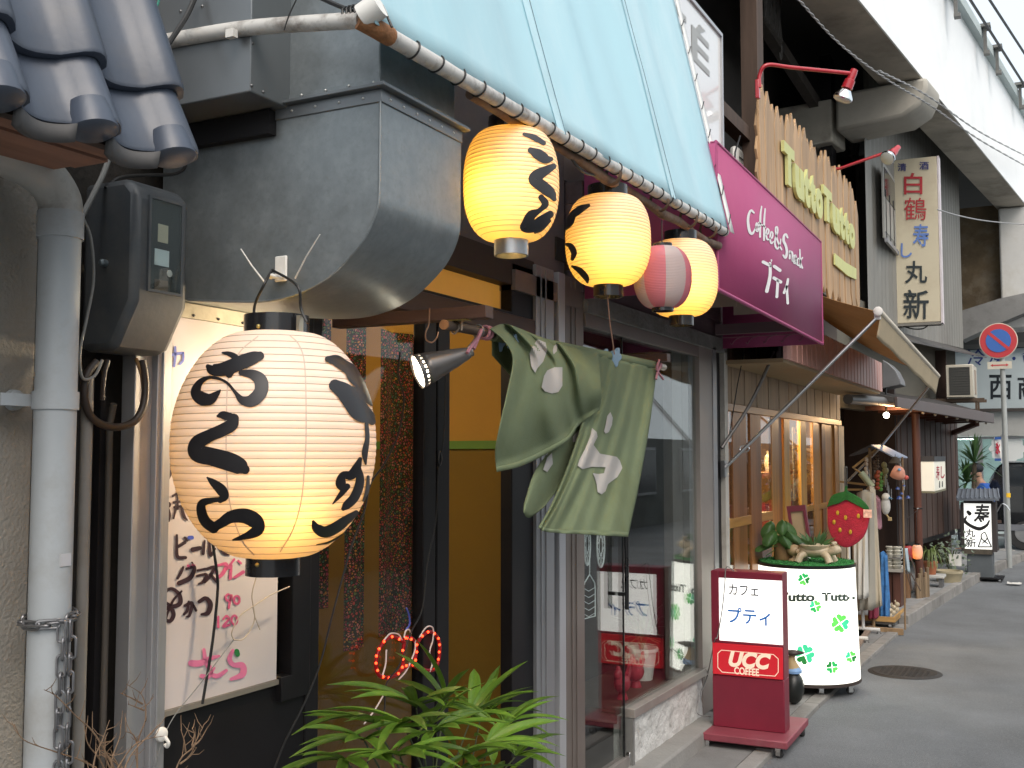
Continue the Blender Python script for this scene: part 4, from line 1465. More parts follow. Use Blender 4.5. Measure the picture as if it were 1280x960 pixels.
rg.build('tape_scrap', white_paint, aw)
c = iX(588, 117, -1.27); e = iX(898, 309, -1.27)
MB().tube([lerp(c, e, i / 12) + V((0, 0, .006 * math.sin(i * 2.2))) for i in range(13)], [.0145 + .003 * math.sin(i * 1.7) for i in range(13)], 10).build('lower_pole', M('dirty rusty pole', (.17, .105, .07), .8, .1, .4, 12., .4, 60, ((.35, .33, .3), .45, 7.)), aw)
bwm = M('rusty wire', (.13, .08, .05), .8)
for k in (.52, .7, .83, .93):
    jn = MB()
    q = lerp(A, B, k)
    for j in range(3):
        jn.tube([q + V((-.018 + .034 * math.cos(a), j * .008, -.014 + .036 * math.sin(a))) for a in [2 * PI * i / 14 for i in range(14)]], .0024, 5, closed=True)
    jn.build('binding_wire', bwm, aw)
hc = MB().tube(catmull([iX(x, y, -1.27) for x, y in ((703, 174), (712, 195), (728, 214), (745, 219), (760, 214))], 6), .0042, 8)
solo(hc, 'cable', cable_black, 'black lead looping under the awning pipe between two lanterns', 'cable')
wq = MB().tube([iX(758, 355, -1.3), iX(762, 400, -1.3), iX(768, 443, -1.3)], .0022, 6)
solo(wq, 'hanging_wire', M('rusty thin wire', (.18, .1, .07), .7), 'thin rusty wire dropping from the second yellow lantern', 'wire')

TOP = iY(835, 0, B.y)
tdir = V((TOP.x - B.x, 0, TOP.z - B.z)).normalized()
tn = V((tdir.z, 0, -tdir.x))
tarp_t = thing('blue_tarp', 'pale blue tarpaulin awning stretched up from the white pipe', 'tarpaulin', A)
tarp_m = M('pale blue tarpaulin', (.46, .72, .80), .4, 0, .06, 1.2, .06, 3., ((.66, .83, .88), .75, 1.6), .45, (1, 1, .25), tr=.18)


def tarp_p(u, v):
    b = lerp(A + AB * -.01, B, u)
    p_ = b + V((0, 0, .004)) + tdir * (v * 1.7 - .008) + tn * (.014)
    y_ = p_.y
    wv = min(1, .15 + v * 3) * (.012 * math.sin(y_ * 9 + v * 1.5) + .008 * math.sin(y_ * 21 + 1.3 + v * 3) * (1 - v)) + .03 * math.sin(PI * u) * math.sin(PI * min(1, v)) * -1
    return p_ + tn * wv


MB().grid(tarp_p, 80, 24).build('sheet', tarp_m, tarp_t, thick=.002, recalc=False)
for px, py in ((695, 145), (835, 240)):
    yy = iX(px, py, XA).y
    u = (yy - A.y + AB.y * .01) / (AB.y * 1.01)
    MB().grid(lambda i, j: tarp_p(u - .009 + .018 * i, j) + tn * .004, 2, 24).build('seam', M('tarp seam', (.55, .78, .85), .45, tr=.2), tarp_t, recalc=False)
    sq = MB().tube([tarp_p(u + .009, j / 24) + tn * .005 for j in range(25)], .0014, 5)
    sq.build('stitch_line', M('dark seam thread', (.12, .2, .25), .7), tarp_t)  # thin dark line along each tarp seam
eg = MB().grid(lambda i, j: tarp_p(1, j) + V((0, .004 + .055 * i, 0)) + tn * .006, 2, 24)
eg.build('edge_strip', M('white edge strip', (.78, .78, .75), .6), tarp_t, thick=.003, recalc=False)
et = MB()
for j in range(12):
    v = .02 + j * .075
    a_, b__ = tarp_p(1, v) + tn * .01, tarp_p(1, v + .03) + V((0, .062, 0)) + tn * .01
    et.tube([a_ - V((0, .01, .006)), a_, b__], .002, 5)
et.build('edge_ties', cable_black, tarp_t)
loopm = MB()
rl = rA + .0022
loopm.tube([V((rl * math.cos(a), .006 * math.sin(a), rl * math.sin(a))) for a in [2 * PI * i / 18 for i in range(18)]], .0024, 6, closed=True)
loopm.tube(catmull([V((-.006, .002, rl)), V((-.02, -.012, rl + .012)), V((-.03, -.02, rl + .02))], 4), .0022, 5)
l0 = None
NL = 25
for i in range(NL):
    q = A + AB * (.055 + .935 * i / (NL - 1))
    if l0 is None:
        o = MB(); o.v = [v + ORG[aw.name] for v in loopm.v]; o.f = loopm.f; o.m = loopm.m
        l0 = o.build('lashing_loop', cable_black, aw); k = l0
    else:
        k = l0.copy(); sc.collection.objects.link(k); k.parent = aw
    k.location = q - ORG[aw.name]
    k.rotation_euler = (0, 0, R(random.uniform(-12, 12)))
lc = []
for i in range(NL * 4):
    t_ = .05 + .945 * i / (NL * 4)
    q = A + AB * t_
    lc.append(q + V((-.012, 0, rA + .012 + .012 * abs(math.sin(i * PI / 4)))))
MB().tube(lc, .0015, 5).build('lashing_cord', cable_black, aw)
# ------------------------------------------------------------------ noren rod, brackets, curtain
XR = -1.5
RA, RB = iX(556, 406, XR), iX(829, 459, XR)
rod = thing('curtain_rod', 'dark wooden rod carrying the green shop curtain', 'rod', RA)
rodw = MWood('dark rod wood', (.06, .045, .035), .5, .5, 'Y')
MB().tube([RA, RB], .0135, 14).build('pole', rodw, rod)
MB().lathe([(.0137, 0), (.0137, .006)], RA - (RB - RA).normalized() * .0062, 14, axis=(RB - RA)).build('pole_end', MWood('cut wood end', (.32, .16, .07), .6), rod)
MB().tube([lerp(RA, RB, .955), RB + (RB - RA) * .004], .0142, 14).build('metal_end', M('worn metal sleeve', (.4, .36, .3), .4, .7), rod)
armw = MWood('red brown arm', (.085, .045, .033), .5, .5, 'X')
for (pa, pb, yy, lab) in (((485, 396), (612, 390), 2.56, 'red brown wooden arm over the spot lamp holding the curtain rod'), ((770, 452), (836, 447), RB.y - .10, 'short red brown wooden arm at the right end of the curtain rod')):
    E_ = iY(*pb, yy)
    t_ = thing('rod_bracket', lab, 'bracket', (-1.9, yy, E_.z), 'arms holding the curtain rod')
    MB().box((-1.9, yy - .022, E_.z - .017), (E_.x, yy + .022, E_.z + .017)).build('arm', armw, t_, bevel=.002)
    MB().box((E_.x - .13, yy - .024, E_.z - .021), (E_.x - .06, yy + .005, E_.z - .0172)).build('brass_plate', gold, t_)
    hk_ = MB()
    hookm = M('hook wire', (.4, .33, .26), .35, .8)
    for dx in (.012, .045):
        h0 = V((XR + dx - .02, yy, E_.z - .015))
        hk_.tube(catmull([h0, h0 + V((.0, -.004, -.03)), V((XR + .018, yy + .0, RA.z + .004)), V((XR + .0, yy + .0, RA.z - .019)), V((XR - .018, yy, RA.z + .002))], 6), .003, 8)
    hk_.build('hook', hookm, t_)
fh = MB().tube(catmull([iX(537, 385, -1.5), iX(536, 405, -1.5), iX(532, 416, -1.5), iX(533, 425, -1.5), iX(540, 428, -1.5), iX(546, 422, -1.5), iX(548, 415, -1.5)], 6), .002, 8)
solo(fh, 'free_hook', M('copper wire hook', (.35, .2, .12), .35, .8), 'empty thin copper hook hanging from the wooden arm', 'hook')

green = M('green curtain cloth', (.185, .228, .135), .85, 0, .12, 3.5, .15, 260, ((.14, .16, .07), .6, 2.2), .2, tr=.18)
white_print = M('white cloth print', (.46, .44, .42), .85, 0, .05, 6., .15, 260, sp=.2, tr=.15)
nor = thing('shop_curtain', 'green shop curtain with white print, its left half flung over the rod', 'curtain', lerp(RA, RB, .5) - V((0, 0, .6)))


def poly_at(pl, t):
    n = len(pl) - 1
    f = max(0, min(.99999, t)) * n
    i = int(f)
    a, b = pl[i], pl[i + 1]
    k = f - i
    return (a[0] + (b[0] - a[0]) * k, a[1] + (b[1] - a[1]) * k)


def smooth2(pl, n=8):
    return [(p.x, p.y) for p in catmull([(x, y, 0) for x, y in pl], n)]


class Coons:
    """cloth patch from four edge curves (survey coordinates) with a fold function giving its depth"""
    def __init__(s, top, bot, lef, rig, depth):
        s.t, s.b, s.l, s.r, s.d = smooth2(top), smooth2(bot), smooth2(lef), smooth2(rig), depth

    def uv(s, u, v):
        T, B, L_, R_ = poly_at(s.t, u), poly_at(s.b, u), poly_at(s.l, v), poly_at(s.r, v)
        c00, c10, c01, c11 = s.t[0], s.t[-1], s.b[0], s.b[-1]
        return tuple((1 - v) * T[i] + v * B[i] + (1 - u) * L_[i] + u * R_[i]
                     - ((1 - u) * (1 - v) * c00[i] + u * (1 - v) * c10[i] + (1 - u) * v * c01[i] + u * v * c11[i]) for i in (0, 1))

    def P(s, u, v, off=0.0):
        x, y = s.uv(u, v)
        return iX(x, y, XR + s.d(u, v) + off)

    def px(s, x, y, off=0.004):
        """surface point seen at survey coordinates x, y"""
        u, v = .5, .5
        for _ in range(12):
            X, Y = s.uv(u, v)
            a = s.uv(u + .01, v); b = s.uv(u, v + .01)
            j00, j10 = (a[0] - X) / .01, (a[1] - Y) / .01
            j01, j11 = (b[0] - X) / .01, (b[1] - Y) / .01
            det = j00 * j11 - j01 * j10
            if abs(det) < 1e-6:
                break
            dx, dy = x - X, y - Y
            u += max(-.3, min(.3, (dx * j11 - dy * j01) / det))
            v += max(-.3, min(.3, (dy * j00 - dx * j10) / det))
            u = max(-.05, min(1.05, u)); v = max(-.05, min(1.05, v))
        return iX(x, y, XR + s.d(u, v) + off)


def fold_b(u, v):
    f = .010 * math.sin(u * 20 + 2.5 * v) + .007 * math.sin(u * 41 + 1 - 3 * v) + .012 * math.sin(u * 8 - 1.5 + v * 2)
    return .016 + (f * (.3 + .55 * v * (1 - .45 * v))) + .09 * v * v


pb_ = Coons([(744, 441), (770, 449), (797, 455), (821, 461)], [(673, 659), (684, 665), (730, 668), (785, 671)],
            [(744, 441), (735, 500), (712, 575), (690, 628), (673, 659)], [(821, 461), (812, 530), (800, 600), (785, 671)], fold_b)
MB().grid(lambda u, v: pb_.P(u, v), 70, 50).build('right_panel', green, nor, thick=.002, recalc=False)
hem = MB().grid(lambda u, v: pb_.P(u, .972 + .028 * v, .003), 70, 2)
hem.build('hem', green, nor, thick=.002, recalc=False)


def fold_a(u, v):
    a = .02 + .05 * math.sin(PI * min(1, v * 1.1)) + .03 * v
    a += .022 * math.exp(-((u - .33 - .12 * v) / .07) ** 2) * (1 - v * .5) - .02 * math.exp(-((u - .2) / .09) ** 2) * (1 - v)
    a -= .028 * math.exp(-((u - .46 - .03 * v) / .06) ** 2) * math.exp(-((v - .25) / .3) ** 2)
    a += .02 * math.exp(-((u - .78) / .05) ** 2) * (1 - v) - .022 * math.exp(-((u - .70) / .06) ** 2)
    a += .006 * math.sin(u * 25 + v * 4) * v
    return a


pa_ = Coons([(612, 411), (628, 405), (645, 409), (675, 421), (705, 431), (748, 440)], [(621, 590), (650, 583), (682, 568), (710, 551), (722, 533), (737, 521), (749, 513)],
            [(612, 411), (629, 425), (641, 448), (634, 490), (624, 535), (619, 565), (621, 590)], [(748, 440), (751, 470), (752, 495), (749, 513)], fold_a)
MB().grid(lambda u, v: pa_.P(u, v), 80, 50).build('left_panel', green, nor, thick=.002, recalc=False)
MB().grid(lambda u, v: pa_.P(u * .68, .955 + .045 * v, .004), 50, 2).build('hem', green, nor, thick=.002, recalc=False)
# rolled sleeve on the rod and the underside of the flung half
sl = MB().tube([lerp(RA, RB, t) for t in (.155, .3, .5, .7, .85, .945)], [.021, .019, .018, .019, .018, .018], 14)
sl.build('sleeve', green, nor)
ct = MB().grid(lambda u, v: iX(*((615 + 26 * u) + 12 * v * (u), 410 + 8 * u + v * (34 + 34 * u)), XR - .012 - .02 * math.sin(u * 3)), 12, 10)
ct.build('inner_fold', green, nor, thick=.002, recalc=False)
pc_ = Coons([(714, 544), (722, 531), (735, 522), (747, 513)], [(655, 630), (655, 641), (662, 647), (680, 634)],
            [(714, 544), (690, 562), (668, 590), (655, 630)], [(747, 513), (728, 560), (702, 605), (680, 634)], lambda u, v: .004 + .012 * math.sin(u * 5) + .05 * v)
MB().grid(lambda u, v: pc_.P(u, v, -.02), 24, 24).build('middle_panel', green, nor, thick=.002, recalc=False)


def printed(P_, polys, off=.0045):
    m_ = MB()
    for pts in polys:
        # fine triangulated patch that follows the folds
        pp = [V((x, y, 0)) for x, y in pts]
        xs = [q.x for q in pp]; ys = [q.y for q in pp]
        stp = 2.2

        def inside(x, y):
            c = False
            j = len(pp) - 1
            for i in range(len(pp)):
                if (pp[i].y > y) != (pp[j].y > y) and x < (pp[j].x - pp[i].x) * (y - pp[i].y) / (pp[j].y - pp[i].y) + pp[i].x:
                    c = not c
                j = i
            return c
        bm = bmesh.new()
        vs = [bm.verts.new(q) for q in pp]
        bm.faces.new(vs)
        bmesh.ops.triangulate(bm, faces=bm.faces)
        for ax, lo, hi in ((0, min(xs), max(xs)), (1, min(ys), max(ys))):
            k = lo + stp
            while k < hi:
                co = V((k, 0, 0)) if ax == 0 else V((0, k, 0))
                no = V((1, 0, 0)) if ax == 0 else V((0, 1, 0))
                bmesh.ops.bisect_plane(bm, geom=bm.verts[:] + bm.edges[:] + bm.faces[:], plane_co=co, plane_no=no)
                k += stp
        bm.verts.index_update()
        m_.add([P_.px(q.co.x, q.co.y, off) for q in bm.verts], [tuple(w_.index for w_ in f.verts) for f in bm.faces])
        bm.free()
    return m_


printed(pb_, [[(763, 515), (766, 522), (765, 531), (761, 540), (758.5, 539), (757, 542), (755, 539), (757, 531), (759, 520)],
              [(740, 535), (746, 540), (747, 546), (742, 556), (740, 567), (750, 567), (771, 571), (775, 576), (778, 585), (772, 596), (760, 605), (757, 614), (752, 618), (747, 615), (746, 606), (743, 596), (741, 591.5), (748, 592.5), (755, 591.5), (757, 584), (740, 583.5), (728, 586.5), (722, 582), (724, 575), (731, 562), (738, 545)]]
        ).build('white_print', white_print, nor, recalc=False)
printed(pa_, [[(672, 424), (682, 428), (684, 438), (679, 452), (672, 460), (669, 466), (664, 458), (662, 442), (665, 434)],
              [(684, 463), (693, 459), (703, 459), (703, 470), (703, 482), (698, 490), (690, 492), (681, 489), (677, 484), (680, 470)],
              [(693, 430), (697, 431), (696, 439), (692, 443), (691, 438)]]).build('white_print', white_print, nor, recalc=False)
printed(pc_, [[(716, 546), (724, 537), (736, 531), (741, 530), (736, 542), (726, 550), (716, 553)], [(684, 572), (690, 566), (691, 580), (684, 590), (679, 587)]], -.014).build('white_print', white_print, nor, recalc=False)

# pegs and ties on the rod
pegm = M('pale blue plastic peg', (.22, .34, .48), .45, 0, .05, 9)
for (px, py, lab, k) in ((770, 447, 'pale blue cloud shaped peg gripping the middle of the curtain rod', 1.0), (642, 428, 'pale blue peg half hidden in the fold at the left of the curtain', .7)):
    c = iX(px, py, XR + (.028 if k == 1 else .03))
    m_ = MB()
    out = []
    for i in range(28):
        a = 2 * PI * i / 28
        r_ = (.030 + .006 * math.cos(a * 5)) * k
        out.append(c + (RT * (math.cos(a) * .55 + .12 * math.sin(a)) + UP * math.sin(a) * 1.05) * r_ - V((.008, 0, 0)))
    m_.prism(out, (.012, -.004, 0))
    m_.prism([q - V((.05, -.012, 0)) for q in out], (.01, 0, 0))
    solo(m_, 'curtain_peg', pegm, lab, 'peg', bevel=.003)
pinkr = M('pink cloth tie', (.45, .20, .24), .8, 0, .15, 30)
for (t_, lab, xs) in ((.13, 'pink cloth tie knotted by the spot lamp clamp', ((592, 436), (597, 424), (602, 412), (599, 420), (590, 432), (584, 441))), (.952, 'pink cloth tie at the right end of the curtain rod', ((820, 474), (822, 465), (826, 455), (824, 450), (821, 462), (829, 474)))):
    q = lerp(RA, RB, t_)
    m_ = MB()
    for dy in (-.008, .012):
        m_.tube([q + V((.018 * math.cos(a), dy + .004 * math.sin(a), .018 * math.sin(a))) for a in [2 * PI * i / 14 for i in range(14)]], .005, 6, closed=True)
    P = [iX(x, y, XR + .03) for x, y in xs]
    m_.tube(catmull(P[:3], 5), .0055, 6)
    m_.tube(catmull(P[3:], 5), .005, 6)
    solo(m_, 'cloth_tie', pinkr, lab, 'tie')

# clip-on spot lamp
NA = iX(586, 441, XR + .02)
ax = (-RT * .88 - UP * .34 - FW * .33).normalized()
sp_ = thing('spot_lamp', 'grey perforated cone spot lamp clipped to the curtain rod, lit', 'lamp', NA)
ln = .158
cone = M('grey lamp cone', (.16, .15, .145), .35, .6, .1, 10.)
segs = 40
prof = [(.015, 0), (.019, .015), (.025, .04), (.034, .085), (.042, .120), (.0485, ln)]
sh = MB()
sh.lathe(prof, NA, segs, cap=False, axis=ax)
# air holes: leave a ring of faces out near the mouth
nf = segs * (len(prof) - 1)
hl = MB()
hl.lathe([(.0445, .138), (.0485, ln)], NA, segs, cap=False, axis=ax)
body_ = MB()
body_.lathe(prof[:5] + [(.0447, .139)], NA, segs, cap=False, axis=ax)
body_.lathe([(.0458, .145), (.0488, ln)], NA, segs, cap=False, axis=ax)
brg = MB().lathe([(.0447, .139), (.0458, .145)], NA, segs, cap=False, axis=ax)
for i, f in enumerate(brg.f):
    if i % 2 == 0:
        body_.add([brg.v[j] for j in f], [(0, 1, 2, 3)])
body_.lathe([(.0001, -.012), (.0125, -.01), (.0125, 0)], NA, 20, cap=False, axis=ax)
body_.build('cone', cone, sp_, thick=.0012, recalc=False)
MB().lathe([(.001, .125), (.030, .135), (.0445, .148), (.042, .154), (.001, .157)], NA, 32, axis=ax).build('lit_bulb', M('lit spot bulb', (1., .88, .66), .4, 0, 0, 5, emit=11.), sp_)
wg = MB()
cM = NA + ax * (ln + .002)
e1 = ax.orthogonal().normalized()
e1 = (UP - ax * UP.dot(ax)).normalized()
wg.tube([cM + e1 * .049, cM - e1 * .0 + ax * .006, cM - e1 * .02 + e1.cross(ax) * .045], .0016, 6)
wg.build('guard_wire', M('guard wire', (.12, .1, .09), .5, .6), sp_)
ca = MB()
q = lerp(RA, RB, .105)
ca.tube(catmull([NA + ax * .02, NA - ax * .01 + V((0, 0, .02)), q + V((0, 0, -.012))], 6), .006, 8)
ca.tube([q + V((.017 * math.cos(a), 0, .017 * math.sin(a))) for a in [2 * PI * i / 14 for i in range(14)]], .004, 6, closed=True)
ca.build('clamp', M('lamp clamp', (.2, .19, .18), .4, .7), sp_)
sl_ = bpy.data.lights.new('spot_light', 'SPOT')
sl_.energy = 25; sl_.color = (1, .78, .5); sl_.spot_size = R(110); sl_.spot_blend = .6; sl_.shadow_soft_size = .03
so = bpy.data.objects.new('spot_light', sl_)
sc.collection.objects.link(so)
so.parent = sp_
so.location = ax * (ln + .004)
so.rotation_euler = (-ax).to_track_quat('Z', 'Y').to_euler()
lead = [(500, 440), (498, 470), (505, 500), (497, 545), (480, 580), (463, 605), (455, 640), (440, 680), (430, 715), (415, 770), (400, 830), (380, 880), (355, 930), (338, 975)]
solo(MB().tube(catmull([iX(x, y, -1.86) for x, y in lead], 6), .0028, 8), 'lamp_lead', cable_black, 'long black lead running from the spot lamp down across the bar door', 'cable')
l2 = [(557, 455), (556, 520), (553, 560), (548, 590), (545, 650), (535, 700), (528, 760), (514, 790), (500, 830), (483, 855), (480, 890), (468, 930), (455, 965)]
ld = solo(MB().tube(catmull([iX(x, y, -1.88) for x, y in l2], 6), .0024, 8), 'thin_lead', cable_black, 'thin black lead with inline switch hanging at the door jamb', 'cable')
sw = iX(549, 573, -1.878)
MB().ball(sw, .02, 10, (.5, .55, 1.35)).build('inline_switch', black_plastic, ld)

# red rope light
rope = thing('rope_light', 'red butterfly shaped rope light glowing in front of the bar door', 'rope light', iX(510, 850, -1.87))
XRo = -1.893
loopL = [(505, 803), (497, 798), (488, 796), (479, 803), (472, 817), (470, 833), (474, 844), (484, 847), (496, 843), (503, 833), (504, 818)]
loopR = [(520, 808), (526, 797), (535, 790), (543, 792), (549, 803), (549, 820), (545, 834), (538, 838), (527, 836), (519, 828), (520, 815)]
rc = MB()
for lp in (loopL, loopR):
    P = catmull([iX(x, y, XRo) for x, y in lp + lp[:1]], 6)
    rc.tube(P[:-1], .0062, 10, closed=True)
rc.tube(catmull([iX(x, y, XRo) for x, y in ((503, 800), (510, 796), (516, 799), (521, 804))], 5), .0062, 10)
rc.tube(catmull([iX(x, y, XRo) for x, y in ((497, 842), (507, 834), (516, 832), (526, 837))], 5), .0062, 10)
rc.build('tube', M('red rope tube', (.35, .01, .015), .3, 0, .1, 8., emit=.12, tr=.4), rope)
bb = None
blb = M('red rope bulb', (1, .06, .015), .4, 0, 0, 5, emit=3.2)
pts = [(490, 796), (480, 802), (474, 811), (470.5, 820), (470, 829), (472, 838), (479, 846), (486, 847.5), (498, 842), (503, 834), (503.5, 824), (503.5, 813), (499, 799), (507, 797.5), (514, 799), (521, 806), (528, 795), (535, 790), (543, 792), (548, 798), (549.5, 806), (549, 815), (548, 824), (544, 835), (521, 815), (519.5, 825), (525, 836), (516, 831), (508, 832), (510, 798)]
for x, y in pts:
    q = iX(x, y, XRo + .006)
    if bb is None:
        bb = MB().ball(q, .0042, 8).build('bulb', blb, rope)
        q0 = q
    else:
        k = bb.copy(); sc.collection.objects.link(k); k.parent = rope
        k.location = q - q0
wh = MB()
for w_ in ([(505, 797), (507, 789), (511, 787), (514, 792)], [(480, 800), (488, 792), (498, 793), (502, 800)], [(483, 812), (482, 830), (478, 845)], [(519, 800), (518, 815), (508, 838), (498, 850)], [(524, 797), (533, 784), (541, 785), (541, 800), (537, 815), (540, 830), (537, 840)], [(480, 868), (468, 888), (455, 905)]):
    wh.tube(catmull([iX(x, y, XRo + .004) for x, y in w_], 6), .0026, 6)
wh.build('white_wire', M('white wire', (.72, .6, .55), .5), rope)
MB().tube(catmull([iX(x, y, XRo) for x, y in ((507, 788), (512, 780), (511, 768), (508, 760))], 5), .003, 6).build('cord', M('blue cord', (.08, .1, .4), .5), rope)

# ------------------------------------------------------------------ lady palm in front of the door
pc0 = iX(560, 1000, -1.66)
palm = thing('lady_palm', 'potted lady palm with long glossy pleated leaves by the bar door', 'plant', V((pc0.x, pc0.y, 0)))
leafm = M('palm leaf', (.10, .20, .022), .35, 0, .35, 7., .1, 40, ((.26, .32, .05), .45, 9.), .5, (.15, 1, 1), rv=.3, tr=.22)
pot = MB().lathe([(.12, .0), (.15, .28), (.165, .29), (.165, .32), (.145, .32), (.14, .28), (.001, .28)], (pc0.x, pc0.y, 0), 28)
pot.build('pot', M('brown glazed pot', (.12, .06, .035), .35), palm)
stem_m = M('palm stem', (.06, .075, .03), .7)


def leaf_mesh(wd, droop, seed):
    random.seed(seed)
    m_ = MB()
    nu, nv = 14, 6
    def fn(u, v):
        x = u
        wv = wd * (math.sin(PI * min(1, u * .94 + .05)) ** .55) * (1 if u < .82 else max(.25, 1 - (u - .82) * 3.2))
        yv = (v - .5) * wv
        pleat = .10 * wv * (1 if int(round(v * nv)) % 2 else -1)
        z = -droop * u * u + abs(v - .5) * wv * .55 + pleat * .5
        return V((x, yv, z))
    m_.grid(fn, nu, nv)
    return m_


leaf_src = []
for k, (wd, dr) in enumerate(((.16, .18), (.15, .42), (.19, .3))):
    m_ = leaf_mesh(wd, dr, k)
    me = bpy.data.meshes.new('leaf')
    me.from_pydata([tuple(p_) for p_ in m_.v], [], m_.f)
    me.materials.append(leafm)
    me.shade_smooth()
    leaf_src.append(me)
random.seed(21)


def frond(base, tip, n, size, facing, spread=150, lens=None):
    """a fan of n leaves from tip; stalk from base to tip"""
    mid = base.lerp(tip, .55) + V((0, 0, .04))
    P = catmull([base, mid, tip], 6)
    fo = MB().tube(P, [.0035 * (1 - .4 * i / len(P)) for i in range(len(P))], 6).build('frond', stem_m, palm)
    f = V(facing).normalized()
    side = f.cross(V((0, 0, 1))).normalized()
    for i in range(n):
        a = R(-spread / 2 + spread * i / max(1, n - 1) + random.uniform(-7, 7))
        d = (f * math.cos(a) + side * math.sin(a) + V((0, 0, random.uniform(.1, .55) + .12 * math.cos(a)))).normalized()
        L_ = 1.12 * size * random.uniform(.75, 1.1) * (1 - .18 * abs(math.sin(a)))
        o = bpy.data.objects.new('leaf', random.choice(leaf_src))
        sc.collection.objects.link(o)
        o.parent = fo
        zax = V((0, 0, 1)) - d * d.z
        zax.normalize()
        yax = zax.cross(d)
        mtx = Matrix((d, yax, zax)).transposed().to_4x4()
        mtx = mtx @ Matrix.Rotation(random.uniform(-.35, .35), 4, 'X')
        o.matrix_local = Matrix.Translation(tip - ORG[palm.name]) @ mtx @ Matrix.Scale(L_, 4)
    return fo


root = V((pc0.x, pc0.y, .3))
for (px, py, X_, n, sz, fc, spd) in (
    (468, 888, -1.66, 7, .21, (-.2, -1, .1), 170), (520, 868, -1.62, 8, .22, (.1, -.8, .3), 200), (505, 905, -1.52, 8, .20, (.5, -.8, 0), 200),
    (556, 862, -1.70, 7, .20, (0, -.2, .8), 260), (590, 878, -1.64, 8, .22, (.2, .9, .4), 170), (632, 905, -1.62, 7, .20, (.3, 1, .2), 150),
    (610, 930, -1.50, 8, .20, (.8, .5, .0), 180), (455, 925, -1.60, 8, .20, (.2, -1, -.1), 190), (545, 915, -1.45, 8, .19, (1, 0, .2), 220),
    (580, 945, -1.40, 8, .19, (1, .3, .1), 200), (500, 945, -1.45, 8, .2, (.8, -.6, 0), 200), (645, 945, -1.58, 7, .18, (.5, 1, 0), 170),
    (430, 950, -1.62, 7, .18, (.1, -1, 0), 160), (540, 890, -1.58, 7, .18, (.5, -.2, .8), 260), (600, 900, -1.72, 7, .2, (-.2, 1, .5), 160),
    (560, 975, -1.42, 8, .19, (1, 0, .1), 220), (480, 985, -1.5, 7, .19, (.7, -.7, .1), 200), (620, 985, -1.5, 7, .18, (.7, .7, .1), 200)):
    tip = iX(px, py + (16 if py < 895 else 0), X_)
    frond(root + V((random.uniform(-.06, .06), random.uniform(-.06, .06), 0)), tip, n, sz, fc, spd)
# ------------------------------------------------------------------ cafe front
cf = thing('cafe_building', 'cafe shopfront with bronze frames, plate glass and rough white plinth', 'shopfront', (-1.95, 5.3, 0))
pf = lambda px, y=700, x=XF: iX(px, y, x).y
ZH = 2.12
for (a, b, xf, mt, nm) in ((666.5, 689, -1.885, alu, 'frame_post'), (689.3, 693.7, -1.92, black_frame, 'frame_gap'), (694, 702, -1.88, M('light aluminium', (.5, .5, .52), .4, .4, .06), 'frame_post'),
                           (702.3, 704.8, -1.93, black_frame, 'frame_gap'), (705, 728, -1.89, alu_brown, 'frame_post')):
    z1 = 2.32
    MB().box((-1.99, pf(a), 0), (xf, pf(b), z1)).build(nm, mt, cf, bevel=.0015)
for px in (672, 678, 712, 717.5):
    yy = pf(px)
    MB().box((-1.884 if px < 700 else -1.889, yy - .003, 0), (-1.880 if px < 700 else -1.886, yy + .003, 2.31)).build('frame_rib', alu if px < 700 else alu_brown, cf)
yd0, yd1 = pf(728.3), pf(779)
yw0, yw1 = pf(784), pf(872)
zs = .36
rail = M('worn steel rail', (.34, .31, .29), .45, .5, .15, 12.)
MB().box((-1.93, yd0, .035), (-1.886, yd1 + .03, .145)).build('door_rail', rail, cf, bevel=.002)
MB().box((-1.912, yd0, .146), (-1.902, yd1, ZH)).build('door_glass', glass_still, cf)
MB().box((-1.91, yd1 + .001, .146), (-1.898, yd1 + .006, ZH)).build('gasket', black_plastic, cf)
MB().box((-1.912, yd1 + .008, zs), (-1.902, yw1, ZH)).build('window_glass', glass_still, cf)
hx = MB()
p0, p1 = iX(783, 668, -1.86), iX(783, 762, -1.86)
hx.tube([V((-1.86, p0.y, 1.48)), V((-1.86, p0.y, p1.z))], .0105, 12)
for z in (1.42, iX(783, 743, -1.86).z):
    hx.box((-1.902, p0.y - .008, z - .008), (-1.86, p0.y + .008, z + .008))
hx.build('handle', black_plastic, cf)
# sill, plinth, ledge
MB().box((-1.93, yw0 - .012, .318), (-1.862, yw1 + .05, zs)).build('window_sill', M('grey sill metal', (.36, .33, .3), .45, .4, .12, 8., .05, 40, ((.2, .17, .14), .5, 6.)), cf, bevel=.002)
rough = M('rough white render', (.60, .60, .58), .9, 0, .1, 8., 1., 45, ((.2, .19, .17), .55, 9.))


def rgh(u, v):
    y = lerp(yw0 + .012, yw1 + .05, u)
    z = lerp(.1, .317, v)
    return V((-1.884 + .006 * pnoise(V((y * 18, z * 18, 0))) + .003 * pnoise(V((y * 45, z * 45, 3))), y, z))


